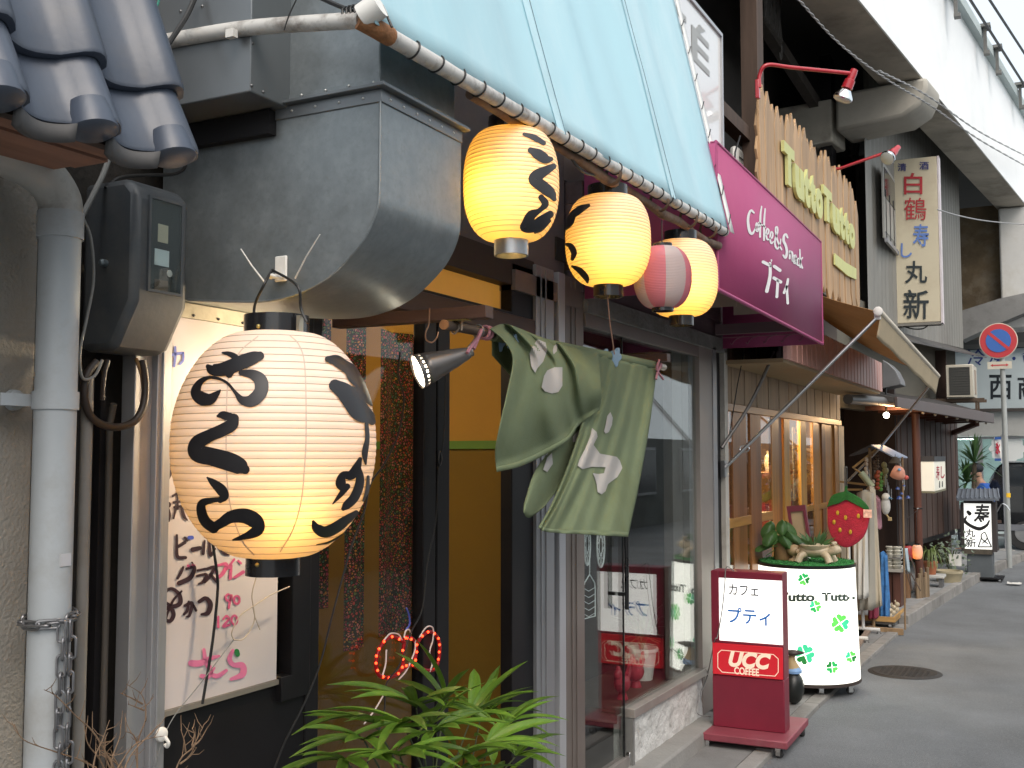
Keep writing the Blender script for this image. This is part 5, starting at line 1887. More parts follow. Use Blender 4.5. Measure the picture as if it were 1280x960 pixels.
pm_ = MB().grid(rgh, 90, 18)
pm_.build('plinth', rough, cf, recalc=False)
MB().box((-1.98, yw0 + .011, .05), (-1.892, yw1 + .05, .318)).build('plinth_core', rough, cf)
MB().box((-1.94, yw0 - .012, .02), (-1.872, yw0 + .010, .317)).build('plinth_trim', M('dull trim', (.24, .24, .23), .5, .4), cf)
MB().box((-1.905, yd1 + .035, .1), (-1.885, yd1 + .06, .16)).build('floor_lock', chrome, cf, bevel=.004)
lx = iZ(850, 955, .1)
lp = MB()
lp.hexa([V((-2.0, 3.9, -.05)), V((-1.74, 3.9, -.05)), V((-1.765, yw1 + .12, -.05)), V((-2.0, yw1 + .12, -.05))],
        [V((-2.0, 3.9, .1)), V((-1.75, 3.9, .1)), V((-1.775, yw1 + .12, .1)), V((-2.0, yw1 + .12, .1))])
lp.build('ledge', concrete, cf, bevel=.012)
# right hand posts of the window
for (a, b, x0, xf, mt, nm) in ((846, 858, -1.97, -1.918, alu_brown, 'inner_stile'), (858.2, 866, -1.97, -1.916, M('bronze mid', (.17, .14, .12), .45, .4), 'inner_stile'), (866.2, 871.8, -1.97, -1.914, alu, 'inner_stile'),
                               (872.2, 888, -1.99, -1.878, M('tan aluminium', (.33, .29, .26), .45, .4, .1), 'frame_post'), (888.2, 893, -1.98, -1.872, alu, 'frame_post'), (893.2, 902.5, -1.99, -1.90, black_frame, 'frame_gap'),
                               (902.8, 907, -1.99, -1.872, M('pale edge strip', (.5, .48, .43), .6, 0, .1, 5., 0, 9, ((.25, .2, .15), .5, 8.)), 'edge_post')):
    MB().box((x0, pf(a), .1 if a > 872 else zs), (xf, pf(b), 2.2 if a > 872 else ZH)).build(nm, mt, cf, bevel=.0015)
yE = pf(907)
MB().box((-1.99, yw1 + .051, .1), (-1.885, yE, .75)).build('side_plinth', M('tan dirty render', (.36, .31, .23), .9, 0, .15, 5., .3, 60, ((.12, .1, .07), .6, 4.)), cf) if yw1 + .06 < pf(871) else None
# header: brown rail, rough concrete lintel, mauve boards
MB().box((-1.97, yd0, ZH + .001), (-1.88, pf(888), ZH + .06)).build('header_rail', alu_brown, cf, bevel=.002)
MB().box((-1.975, yd0, ZH + .061), (-1.872, yE, ZH + .15)).build('lintel', M('rough grey lintel', (.2, .2, .185), .9, 0, .25, 7., .8, 50, ((.1, .095, .08), .6, 6.)), cf, bevel=.005)
mv = MWood('mauve board', (.12, .085, .09), .7, .6, 'Y')
for i in range(5):
    MB().box((-1.975, yd0 - .02, ZH + .152 + i * .1), (-1.885 + .004 * (i % 2), yE, ZH + .152 + i * .1 + .097)).build('board', mv, cf)
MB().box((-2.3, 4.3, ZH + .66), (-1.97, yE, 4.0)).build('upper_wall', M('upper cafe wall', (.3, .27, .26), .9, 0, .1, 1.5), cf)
# interior of the cafe
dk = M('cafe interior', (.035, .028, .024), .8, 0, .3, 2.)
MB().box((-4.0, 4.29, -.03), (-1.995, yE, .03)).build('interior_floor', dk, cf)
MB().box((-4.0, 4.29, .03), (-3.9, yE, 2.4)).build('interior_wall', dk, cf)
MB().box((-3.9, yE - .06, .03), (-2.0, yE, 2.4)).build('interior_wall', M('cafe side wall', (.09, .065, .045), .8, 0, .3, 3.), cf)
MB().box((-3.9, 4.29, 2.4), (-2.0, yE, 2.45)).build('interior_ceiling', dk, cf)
MB().box((-2.35, yw0, .28), (-1.96, yE - .07, zs - .015)).build('window_shelf', MWood('shelf wood', (.09, .06, .04), .5, .5, 'Y'), cf)
# things in the window
zsf = zs - .014
bk = thing('planter_bucket', 'white ribbed plastic bucket planter inside the cafe window', 'planter', V((-2.1, pf(790, 840, -2.1), zsf)))
c = V((-2.1, iX(803, 840, -2.1).y, zsf))
MB().lathe([(.055, 0), (.078, .15), (.086, .152), (.086, .17), (.078, .17), (.07, .15), (.001, .15)], c, 24).build('bucket', M('white green plastic', (.75, .8, .76), .4), bk)
lf = MB()
random.seed(5)
for i in range(34):
    a = random.uniform(0, 2 * PI); l = random.uniform(.12, .34)
    d = V((math.cos(a) * .5, math.sin(a) * .5, 1)).normalized()
    b0 = c + V((0, 0, .15))
    P = catmull([b0, b0 + d * l * .6, b0 + d * l + V((d.x * .1, d.y * .1, -.06))], 5)
    for q1, q2, k in zip(P, P[1:], range(20)):
        w_ = .007 * math.sin(PI * (k + .5) / len(P)) + .001
        sd_ = d.cross(V((0, 0, 1))).normalized() * w_
        lf.add([q1 - sd_, q1 + sd_, q2 + sd_, q2 - sd_], [(0, 1, 2, 3)])
lf.build('leaves', M('window plant leaf', (.06, .12, .04), .5, tr=.2), bk)
redf = M('red glazed figurine', (.42, .04, .06), .3, 0, .2, 20)
for px, py, X_, k, lab in ((778, 870, -2.02, 1.0, 'small dark red hen figurine nearest the cafe door'), (795, 857, -2.06, 1.05, 'small dark red hen figurine beside the white bucket')):
    c = V((X_, iX(px, py, X_).y, zsf))
    hn = thing('hen_figurine', lab, 'figurine', c, 'red hen figurines in the cafe window')
    m_ = MB()
    m_.ball(c + V((0, 0, .075 * k)), .055 * k, 12, (.7, 1.1, .85))
    m_.ball(c + V((0, -.055 * k, .13 * k)), .026 * k, 10, (.8, 1, 1.1))
    m_.tube([c + V((0, -.04 * k, .09 * k)), c + V((0, -.054 * k, .125 * k))], [.03 * k, .02 * k], 10)
    m_.hexa([c + V((-.01, .04 * k, .09 * k)), c + V((.01, .04 * k, .09 * k)), c + V((.01, .06 * k, .06 * k)), c + V((-.01, .06 * k, .06 * k))], [c + V((-.006, .1 * k, .16 * k)), c + V((.006, .1 * k, .16 * k)), c + V((.006, .115 * k, .12 * k)), c + V((-.006, .115 * k, .12 * k))])
    m_.build('body', redf, hn)
    MB().hexa([c + V((-.005, -.07 * k, .15 * k)), c + V((.005, -.07 * k, .15 * k)), c + V((.005, -.03 * k, .15 * k)), c + V((-.005, -.03 * k, .15 * k))], [c + V((-.003, -.068 * k, .175 * k)), c + V((.003, -.068 * k, .175 * k)), c + V((.003, -.04 * k, .168 * k)), c + V((-.003, -.04 * k, .168 * k))]).build('comb', redf, hn)
    MB().lathe([(.028 * k, 0), (.02 * k, .03 * k)], c, 14).build('foot', redf, hn)
lace = M('white lace thread', (.85, .9, .9), .7)
lc_ = thing('lace_ornament', 'white lace rings with long drop hanging in the cafe door glass', 'ornament', iX(737, 790, -1.93))
for (px, py, rx, rz) in ((734, 680, .035, .095), (751, 682, .045, .1)):
    c = iX(px, py, -1.945)
    m_ = MB().tube([c + V((0, rx * math.cos(a), rz * math.sin(a))) for a in [2 * PI * i / 28 for i in range(28)]], .004, 6, closed=True)
    for i in range(8):
        a, b = 2 * PI * i / 8, 2 * PI * (i + 3) / 8
        m_.tube([c + V((0, rx * math.cos(a), rz * math.sin(a))), c + V((0, rx * math.cos(b), rz * math.sin(b)))], .0015, 4)
    m_.build('lace_ring', lace, lc_)
m_ = MB().tube([iX(737, 696, -1.945), iX(737, 720, -1.945)], .003, 6)
c0, c1 = iX(737, 720, -1.945), iX(737, 775, -1.945)
q = [iX(x, y, -1.945) for x, y in ((737, 718), (743, 728), (744, 735), (744, 770), (729, 774), (729, 735), (731, 728))]
m_.tube(q, .003, 6, closed=True)
for k in range(5):
    y = 735 + k * 8
    m_.tube([iX(729, y, -1.945), iX(736, y + 4, -1.945), iX(744, y - 1, -1.945)], .0015, 4)
m_.build('lace_drop', lace, lc_)

# ------------------------------------------------------------------ magenta box awning
XS_ = -1.275
yA, yB_ = 4.32, iX(1028, 430, XS_).y
zA0, zA1 = iX(898, 362, XS_).z, iX(889, 172, XS_).z
zB0, zB1 = iX(1028, 430, XS_).z, iX(1023, 300, XS_).z
mg = M('magenta awning canvas', (.36, .065, .17), .6, 0, .06, 2., .1, 300, ((.42, .10, .21), .4, 1.5), .35)
ma = thing('magenta_awning', 'magenta box awning with white cafe lettering', 'awning', ((-1.6), yA, zA0))
z0m, z1m = (zA0 + zB0) / 2, (zA1 + zB1) / 2
f0, f1, g0, g1 = zA0, zA1, zB0, zB1
sh = MB()
sh.add([V((XS_, yA, f0)), V((XS_, yB_, g0)), V((XS_, yB_, g1)), V((XS_, yA, f1))], [(0, 1, 2, 3)])
sh.build('front_panel', mg, ma, thick=.006)
e_ = MB()
e_.add([V((-1.87, yA, f0)), V((XS_ - .003, yA, f0)), V((XS_ - .003, yA, f1 - .006)), V((-1.87, yA, f1 + .03))], [(0, 1, 2, 3)])
e_.build('end_panel', mg, ma, thick=.006)
e_ = MB()
e_.add([V((-1.87, yB_, g0)), V((XS_ - .003, yB_, g0)), V((XS_ - .003, yB_, g1)), V((-1.87, yB_, g1))], [(0, 1, 2, 3)])
e_.build('end_panel', mg, ma, thick=.006)
e_ = MB()
e_.add([V((-1.87, yA, f1 + .03)), V((XS_, yA, f1)), V((XS_, yB_, g1)), V((-1.87, yB_, g1 + .03))], [(0, 1, 2, 3)])
e_.build('top_panel', mg, ma, thick=.006)
MB().tube([V((XS_, yA, f0)), V((XS_, yB_, g0))], .009, 10).build('bottom_hem', mg, ma)
MB().tube([V((XS_, yA, f0)), V((XS_, yA, f1)), V((XS_, yB_, g1)), V((XS_, yB_, g0))], .0075, 10).build('edge_piping', mg, ma)
MB().box((-1.87, yB_ - .16, g0 + .07), (XS_ - .06, yB_ - .12, g0 + .13)).build('frame_bar', M('dull frame bar', (.16, .11, .12), .6), ma)
fr = MB()
for t in (.12, .3, .5, .7, .9):
    q = lerp(V((-1.85, yB_ - .015, g0 + .05)), V((XS_ - .05, yB_ - .015, g0 + .05)), t)
    fr.tube(catmull([q + V((.05, 0, .02)), q, q + V((-.02, -.012, -.03)), q + V((-.03, -.006, -.02))], 5), .003, 6)
fr.tube([V((-1.87, yB_ - .015, g0 + .065)), V((XS_ - .02, yB_ - .015, g0 + .065))], .003, 6)
fr.build('hook_strip', M('hook strip', (.35, .15, .2), .5), ma)
for px, py in ((905, 372), (935, 382)):
    q = iX(px, py, -1.5)
    MB().box((q.x - .07, q.y - .03, q.z - .05), (q.x + .07, q.y - .026, q.z + .05)).build('paper_note', M('tan paper', (.45, .38, .3), .8), ma)
# thin curtain arm below the magenta awning
q0, q1 = iX(902, 560, -1.87), iX(968, 440, -1.62)
MB().tube(catmull([q0, q0.lerp(q1, .5) + V((.01, 0, -.03)), q1], 6), .011, 8).build('folding_arm', M('grey arm tube', (.2, .19, .18), .4, .6), ma)
solo(MB().tube([iX(930, 440, -1.8), iX(922, 480, -1.83), iX(911, 548, -1.87)], .0035, 6), 'pull_cord', cable_black, 'thin black cord beside the grey folding arm', 'cord')
hd = MB()
q = iX(975, 445, -1.55)
hd.ball(q, .035, 10, (.7, .8, 1.2)); hd.tube([q, q + V((0, 0, .06))], .012, 8)
solo(hd, 'crank_gearbox', M('dark gearbox', (.05, .05, .05), .5), 'small dark crank gearbox hanging under the magenta awning corner', 'gearbox')

fa = lambda x, y: iX(x, y, XS_ + .0055)
wl = M('white awning lettering', (.8, .78, .78), .6, 0, .03)
S = MB()
for s_ in (
    [(942.5, 266, 1.6), (939, 263, 2), (936, 268, 2.2), (935, 277, 2.5), (937, 289, 2.5), (940.5, 292, 2.2), (944.5, 285, 1.2)],
    [(944.5, 284, 1.2), (946, 279, 1.7), (948, 283, 1.7), (947, 289, 1.7), (945, 287, 1.4), (944.8, 283, 1.2)], [(948, 284, 1), (950, 283, 1)],
    [(952, 258, 1.3), (950.5, 270, 1.8), (950, 296, 1.8)], [(956.5, 261, 1.3), (955.3, 275, 1.8), (955, 300, 1.8)], [(948.5, 278, 1.2), (957, 284, 1.2)],
    [(957, 293, 1.3), (960, 292, 1.6), (961, 288, 1.5), (959, 286, 1.5), (957.5, 292, 1.6), (959, 299, 1.7), (962, 299, 1.3)],
    [(962, 298, 1.3), (965, 297, 1.6), (966, 292, 1.5), (964, 290, 1.5), (962.5, 297, 1.6), (964, 304, 1.7), (967, 302, 1.1)],
    [(977, 312, 1.4), (973, 304, 1.6), (970, 293, 1.6), (969.5, 285, 1.5), (971.5, 284, 1.5), (972, 290, 1.5), (969, 299, 1.7), (969, 307, 1.8), (972, 311, 1.7), (975, 305, 1.3), (976, 299, 1.2)],
    [(984.5, 297, 1.6), (982.5, 293, 2), (980, 295, 2.2), (979.6, 301, 2.4), (982.5, 308, 2.4), (983.6, 316, 2.4), (981.8, 322, 2.2), (979, 319, 1.6)],
    [(987, 323, 1.7), (987.3, 314, 1.7)], [(987.3, 317, 1.4), (989, 314.5, 1.6), (990.5, 317, 1.7), (990.6, 326, 1.7)],
    [(994.5, 319, 1.4), (992.6, 320, 1.6), (992, 326, 1.7), (993.5, 329, 1.6), (995, 323, 1.5)], [(995, 320, 1.4), (995.3, 330, 1.5)],
    [(998.8, 323, 1.3), (997, 324, 1.5), (996.6, 330, 1.6), (998.5, 332, 1.3)], [(999.8, 312, 1.3), (1000.4, 334, 1.7)], [(1003, 322, 1.3), (1000.6, 327, 1.4), (1003, 335, 1.5)]):
    S.brush([(x, y, q_ * 1.35) for x, y, q_ in s_], fa, n=6)
S.build('white_script', wl, ma, smooth=False)
S = MB()
for s_ in ([(954, 327.5, 4), (963, 332, 4)], [(962.5, 329, 3.5), (962.5, 345, 4), (958.5, 364, 4.5)], [(968, 333, 4), (975, 338, 4)], [(967.5, 347.5, 4), (976, 352.5, 4)], [(972.3, 351, 3.6), (971, 371, 3.6)],
           [(985, 349, 3), (983.5, 357, 3.2), (980, 366, 3.2)], [(983.4, 358, 3), (984.7, 379, 3.2)]):
    S.brush(s_, fa, n=6)
S.brush([(963.6, 325, 1), (964.6, 325, 1.4), (964.2, 327, 1)], fa)
S.build('white_kana', wl, ma, smooth=False)

# white cafe signboard above the awning
XC = -1.66
cs = thing('cafe_signboard', 'white signboard with grey cafe lettering above the magenta awning', 'signboard', iX(880, 180, XC))
yE2 = iX(903, 100, XC).y
zt2 = iX(903, 46, XC).z
MB().box((XC - .09, 4.35, 2.95), (XC - .012, yE2, zt2)).build('panel', M('white sign acrylic', (.68, .68, .66), .18, 0, .03, 2., coat=.6), cs)
fr = MB()
frm = M('sign frame alu', (.42, .42, .43), .35, .6)
fr.box((XC - .1, yE2 + .0005, 2.95), (XC, yE2 + .02, zt2 + .02))
fr.box((XC - .1, 4.35, zt2 + .0005), (XC, yE2, zt2 + .02))
fr.build('frame', frm, cs)
S = MB()
fl = MB()
yE3, yF3 = iX(869, 60, XC).y, iX(852, 50, XC).y
dy = (iX(891, 80, XC).y - iX(866, 60, XC).y)
zc0, zc1 = iX(880, 86, XC).z, iX(880, 44, XC).z
fc = lambda y, z: V((XC - .0095, y, z))
for i, ch_ in enumerate('CAFÉ'):
    y0 = iX(867, 60, XC).y + (i - 3) * dy * 1.12
    write(S, ch_, (y0, zc0, y0 + dy * .88, zc1 + (.0 if ch_ != 'É' else .045)), fc, .02)
S.build('grey_lettering', M('grey sign letters', (.33, .34, .33), .5), cs, smooth=False)
# ------------------------------------------------------------------ red and white stand sign
uL, uR = iZ(891, 907.5, .095), iZ(981, 917.5, .095)
ex = (uR - uL); wU = ex.length; ex.normalize()
ey_ = V((-ex.y, ex.x, 0))                 # into the sign
ez = V((0, 0, 1))
nU = -ey_
zU = iP(893, 713, uL, nU).z
us = thing('stand_sign', 'red and white lit cafe stand sign on a wheeled base', 'stand sign', (uL + uR) / 2 - V((0, 0, .095)))
red = M('dark red sign steel', (.205, .014, .034), .42, 0, .08, 4., .03, 60, ((.14, .011, .026), .4, 3.))
U = lambda u, d, z: uL + ex * u + ey_ * d + ez * z


def ubox(u0, u1, d0, d1, z0, z1, name, mt, **kw):
    q = [(u0, d0), (u1, d0), (u1, d1), (u0, d1)]
    return MB().hexa([V((U(u, d, 0).x, U(u, d, 0).y, z0)) for u, d in q], [V((U(u, d, 0).x, U(u, d, 0).y, z1)) for u, d in q]).build(name, mt, us, **kw)


def upx(px, py):
    p_ = iP(px, py, uL, nU)
    return (p_ - uL).dot(ex), p_.z


uw0, zw1 = upx(898.5, 722)
uw1, zw0 = upx(979, 806)
_, zr1 = upx(900, 808)
_, zr0 = upx(900, 843)
dep = .13
fr_ = .006
ubox(0, wU, .006, dep, .095, zr0 - .004, 'lower_body', red, bevel=.004)
ubox(0, wU, .006, dep, zr0 - .0035, zU, 'cabinet', red, bevel=.004)
ubox(0, uw0 - .001, -.004, .0055, zw0 - .012, zU - .002, 'frame', red, bevel=.002)
ubox(uw1 + .001, wU, -.004, .0055, zw0 - .012, zU - .002, 'frame', red, bevel=.002)
ubox(uw0, uw1, -.004, .0055, zw1, zU - .002, 'frame', red, bevel=.002)
ubox(uw0, uw1, -.004, .0055, zw0 - .014, zw0 - .002, 'frame', red, bevel=.002)
lit = M('lit white acrylic', (.92, .9, .86), .35, 0, .02, 2., emit=.8)
lit_red = M('lit red acrylic', (.60, .018, .03), .3, 0, .06, 2., emit=.16)
ubox(uw0, uw1, .0005, .0057, zw0 - .001, zw1 - .0005, 'white_panel', lit)
ubox(.004, wU - .004, -.003, .0057, zr0, zw0 - .0145, 'red_panel', lit_red, bevel=.003)
fu = lambda u, z: U(u, -.0005, 0) * 1 + V((0, 0, z - U(0, 0, 0).z))
fu = lambda u, z: V((U(u, 0, 0).x - nU.x * 0, U(u, 0, 0).y, z)) + nU * .0006
fr3 = lambda u, z: V((U(u, 0, 0).x, U(u, 0, 0).y, z)) + nU * .0042
S = MB()
a, b = upx(911, 743), upx(948, 731)
write(S, 'カフェ', (a[0], a[1] - .001, b[0], b[1] - .004), fu, .012)
S.build('black_kana', M('dark panel ink', (.02, .03, .05), .5), us, smooth=False)
S = MB()
a, b = upx(910, 779), upx(963, 762)
write(S, 'プティ', (a[0], a[1], b[0], b[1]), fu, .016)
S.build('blue_kana', M('blue panel ink', (.02, .19, .62), .5), us, smooth=False)
S = MB()
cream = M('cream sign print', (.85, .68, .52), .5, 0, .02, emit=.25)
a, b = upx(911, 833), upx(964, 817)
write(S, 'UCC', (a[0], a[1] + .0, b[0], b[1]), fr3, .05, .28)
a, b = upx(918, 842), upx(949, 835.5)
write(S, 'COFFEE', (a[0], a[1] - .002, b[0], b[1] - .001), fr3, .03)
r_ = [upx(*q) for q in ((902, 812.5), (967, 818), (973, 823.5), (973, 840), (969, 845), (903, 840), (897.5, 834), (897.5, 816.5))]
r_.append(r_[0])
for q1, q2 in zip(r_, r_[1:]):
    S.brush([(q1[0], q1[1], .004), (q2[0], q2[1], .004)], fr3, n=2, across=1)
S.build('cream_print', cream, us, smooth=False)
bL, bR = upx(873, 915), upx(988, 926)
u0b, u1b = -.045, wU + .045
ubox(u0b, u1b, -.16, dep + .28, .055, .094, 'base', M('dull red base', (.25, .05, .07), .55, 0, .15, 5., .03, 60, ((.3, .2, .2), .4, 4.)), bevel=.006)


def caster(parent, p, yaw=0, r=.022):
    m_ = MB()
    d = V((math.cos(yaw), math.sin(yaw), 0)); s_ = V((-d.y, d.x, 0))
    m_.lathe([(r * .45, -.010), (r, -.008), (r, .008), (r * .45, .010)], p + V((0, 0, r)), 16, axis=s_)
    w_ = m_.build('caster', rubber, parent)
    k = MB()
    k.obox(p + V((0, 0, r * 1.5)) - s_ * .013, d * r * .6, s_ * .0015, V((0, 0, r * .9)))
    k.obox(p + V((0, 0, r * 1.5)) + s_ * .013, d * r * .6, s_ * .0015, V((0, 0, r * .9)))
    k.obox(p + V((0, 0, r * 2.32)), d * r * .8, s_ * .015, V((0, 0, .0018)))
    k.lathe([(.004, -.015), (.004, .015)], p + V((0, 0, r)), 8, axis=s_)
    k.build('fork', chrome, w_)
    return w_


for u, d in ((u0b + .04, -.12), (u1b - .05, -.12), (u0b + .04, dep + .24), (u1b - .03, dep + .24)):
    q = U(u, d, 0)
    caster(us, V((q.x, q.y, .0)), random.uniform(0, 3))
pc_l = [(957, 712), (950, 706), (908, 707), (905, 730), (900, 790), (880, 850), (868, 880), (872, 893), (890, 895)]
pw = [iP(x, y, uL + nU * .01, nU) for x, y in ((918, 714), (908, 709), (906, 730), (903, 760), (897, 795), (893, 802))] + [iX(884, 845, -1.87), iX(873, 875, -1.85), iX(872, 892, -1.83), iX(888, 896, -1.80)]
solo(MB().tube(catmull(pw, 6), .0028, 6), 'power_cord', cab_grey, 'grey power cord looping over the red and white stand sign to the wall', 'cord')

# ------------------------------------------------------------------ lit drum sign with clovers
DY = 7.42
cD = iY(1009, 780, DY)
kD = (cD - CAM).dot(FW) / FPX
rDt, rDb = 58.5 * kD, 62.5 * kD
cD = V((cD.x, cD.y, 0))
zD1 = iY(1009, 711, DY - rDt).z
zD0 = iY(1030, 858, DY - rDb).z
ds = thing('drum_sign', 'lit white drum sign printed with green clovers beside the red stand sign', 'stand sign', cD)
rr = lambda z: lerp(rDb, rDt, (z - zD0) / (zD1 - zD0))
MB().lathe([(rDb, zD0), (rDt, zD1)], cD, 72, cap=False).build('lit_drum', M('lit cream acrylic', (.93, .93, .84), .35, 0, .02, 2., emit=1.15), ds, recalc=False)
MB().lathe([(rDt + .006, zD1 - .004), (rDt + .008, zD1 + .012), (rDt - .01, zD1 + .016)], cD, 72).build('top_rim', black_plastic, ds)
MB().lathe([(rDb + .002, zD0 - .022), (rDb + .006, zD0 - .02), (rDb + .006, zD0 + .0), (rDb - .004, zD0 + .001)], cD, 72).build('bottom_rim', M('dark brown rim', (.05, .035, .03), .6), ds)
turf = MB().lathe([(rDt - .002, zD1 + .0165), (rDt - .004, zD1 + .024), (.001, zD1 + .026)], cD, 64, cap=False)
tg = turf.build('turf_mat', M('artificial turf', (.035, .22, .05), .9, 0, .3, 40., .8, 200), ds)
random.seed(2)
tf = MB()
for i in range(1500):
    a = random.uniform(0, 2 * PI); r_ = rDt * math.sqrt(random.random()) * .985
    q = cD + V((r_ * math.cos(a), r_ * math.sin(a), zD1 + .024))
    d = V((random.uniform(-1, 1), random.uniform(-1, 1), 0)) * .004
    tf.add([q - d, q + d, q + V((random.uniform(-.004, .004), random.uniform(-.004, .004), .010))], [(0, 1, 2)])
o = tf.build('turf_blades', M('artificial turf', (0, 0, 0)), ds, smooth=False)
o['kind'] = 'stuff'


def drum(px, py, off=.0015):
    d = ray(px, py)
    lo = None
    A_ = d.x * d.x + d.y * d.y
    B_ = -2 * (d.x * cD.x + d.y * cD.y)
    r0 = (rDb + rDt) / 2
    t = None
    for _ in range(6):
        C_ = cD.x ** 2 + cD.y ** 2 - r0 * r0
        disc = max(0, B_ * B_ - 4 * A_ * C_)
        t = (-B_ - math.sqrt(disc)) / (2 * A_)
        r0 = rr(EYE + d.z * t)
    p_ = CAM + d * t
    n_ = V((p_.x - cD.x, p_.y - cD.y, 0)).normalized()
    return cD + n_ * (r0 + off) + V((0, 0, p_.z))


S = MB()
lerpx = lambda x, y: drum(x, -y)
write(S, 'Tutto', (973, -752, 1018.5, -740.5), lerpx, .05)
write(S, 'Tutto', (1027, -751.5, 1068.5, -740.5), lerpx, .05)
S.build('shop_lettering', M('dark grey green print', (.06, .09, .075), .6), ds, smooth=False)
gm = [M('clover green %s' % n, c, .5, 0, .05, emit=.35) for n, c in (('bright', (.12, .62, .10)), ('mid', (.02, .42, .10)), ('dark', (.015, .20, .04)), ('teal', (.05, .62, .30)))]
random.seed(9)
for (x, y, r_, rot, cols) in ((1005, 724, 8, .5, (1, 0, 2, 1)), (1019, 758, 8, .3, (3, 1, 0, 0)), (1050, 779, 12, .6, (0, 0, 3, 0)), (1006, 818, 13, .35, (3, 2, 3, 3)), (1040, 834, 8, .1, (2, 1, 0, 1)), (1063.5, 821, 7.5, .3, (3, 0, 2, 0))):
    for k in range(4):
        a = rot + k * PI / 2 + PI / 4
        pts = []
        for i in range(18):
            t = 2 * PI * i / 18
            hx_ = 16 * math.sin(t) ** 3 / 29
            hy_ = (13 * math.cos(t) - 5 * math.cos(2 * t) - 2 * math.cos(3 * t) - math.cos(4 * t)) / 34 + .56
            sc_ = 1.0 if r_ < 9.9 else .98
            ux, uy = (hx_ * math.cos(a) - hy_ * math.sin(a)) * r_ * .98, (hx_ * math.sin(a) + hy_ * math.cos(a)) * r_ * 1.02
            pts.append(drum(x + ux, y - uy, .0018))
        cc_ = sum(pts, V((0, 0, 0))) / 18
        m_ = MB().add(pts + [cc_], [(i, (i + 1) % 18, 18) for i in range(18)])
        m_.build('clover_leaf', gm[cols[k]], ds, smooth=False)
ba = MB()
for a in (0.2, 2.2, 4.2):
    ba.beam(cD + V((0, 0, .085)), cD + V((math.cos(a), math.sin(a), 0)) * (rDb - .04) + V((0, 0, .085)), .03, .02)
ba.lathe([(.02, .08), (.02, zD0)], cD, 10)
ba.build('wheel_frame', M('dark brown rim', (0, 0, 0)), ds)
for px, py in ((1026, 872), (1063, 868), (962, 880)):
    q = iZ(px, py, 0)
    dd = V((q.x - cD.x, q.y - cD.y, 0))
    if dd.length > rDb:
        q = cD + dd.normalized() * (rDb - .03)
    caster(ds, V((q.x, q.y, 0.0)), .6, .026)
# bird figurine between the two signs
bq = iY(992.5, 868, 6.85); bq.z = .022
bird = thing('bird_figurine', 'black wooden bird figure with blue band between the two stand signs', 'figurine', bq)
m_ = MB()
m_.ball(bq + V((0, 0, .1)), .1, 14, (.62, .8, 1.0))
m_.build('body', M('black painted wood', (.012, .014, .013), .4), bird)
MB().lathe([(.05, .19), (.052, .205), (.04, .225)], bq, 20).build('blue_band', M('pale blue band', (.2, .35, .6), .6), bird)
m_ = MB()
m_.tube(catmull([bq + V((0, 0, .2)), bq + V((-.01, -.01, .26)), bq + V((-.005, -.01, .3))], 6), [.05, .047, .042, .038, .034, .031, .028, .026, .024, .022, .02, .02, .02], 12)
m_.build('neck', M('tan bird wood', (.45, .32, .16), .5), bird)
m_ = MB().ball(bq + V((.0, -.02, .315)), .035, 10, (1.25, 1.0, .55))
m_.tube([bq + V((.03, -.02, .318)), bq + V((.075, -.03, .322))], [.016, .004], 8)
m_.build('head', M('dark bird head', (.05, .04, .035), .5), bird)

# planters and picture on the drum sign
zT_ = zD1 + .027


def onDrum(px, py, d):
    return iY(px, py, DY + d)


animal = thing('animal_planter', 'cream turtle shaped planter with spiky succulent on the drum sign', 'planter', V((iY(1022, 700, DY - .1).x, DY - .1, zT_)))
c = V((iY(1019, 700, DY - .1).x, DY - .1, zT_))
cer = M('cream ceramic', (.50, .42, .29), .4, 0, .12, 12., .1, 40, ((.3, .2, .1), .5, 9.))
m_ = MB()
m_.ball(c + V((0, 0, .075)), .1, 16, (1.12, .8, .48))
m_.lathe([(.085, .085), (.1, .11), (.092, .115), (.08, .1)], c, 24, cap=False)
m_.build('shell', cer, animal)
m_ = MB().ball(c + V((.13, -.02, .085)), .036, 10, (1.25, .8, .9))
m_.tube([c + V((.08, -.01, .07)), c + V((.13, -.02, .082))], [.034, .03], 10)
m_.ball(c + V((.125, -.035, .125)), .014, 8); m_.ball(c + V((.13, -.0, .125)), .014, 8)
m_.build('head', cer, animal)
for sx_, sy in ((.09, -.06), (-.08, -.065), (.09, .06), (-.08, .06)):
    MB().tube(catmull([c + V((sx_ * .7, sy * .7, .055)), c + V((sx_, sy * 1.1, .04)), c + V((sx_ * 1.2, sy * 1.3, .0))], 4), [.026, .026, .025, .024, .024, .024, .025, .026, .027], 10).build('leg', cer, animal)
sucl = M('succulent green', (.06, .13, .04), .5, 0, .3, 20., tr=.1)
random.seed(11)
m_ = MB()
for i in range(46):
    a = random.uniform(0, 2 * PI); l = random.uniform(.07, .13); el = random.uniform(.3, 1.3)
    d = V((math.cos(a) * math.cos(el), math.sin(a) * math.cos(el), math.sin(el)))
    b0 = c + V((math.cos(a) * .03, math.sin(a) * .03, .1))
    sd_ = d.orthogonal().normalized() * .008
    up_ = d.cross(sd_).normalized() * .004
    m_.add([b0 - sd_, b0 + sd_, b0 + d * l * .6 + sd_ * .8 + V((0, 0, .004)), b0 + d * l, b0 + d * l * .6 - sd_ * .8 + V((0, 0, .004)), b0 + d * l * .3 - up_], [(0, 1, 2, 4), (4, 2, 3), (0, 5, 1)])
m_.build('succulent', sucl, animal)
mug = thing('mug_planter', 'brown pig faced mug planter with broad green leaves on the drum sign', 'planter', V((iY(982, 704, DY - .05).x, DY - .05, zT_)))
c = V((iY(979, 704, DY - .05).x, DY - .05, zT_))
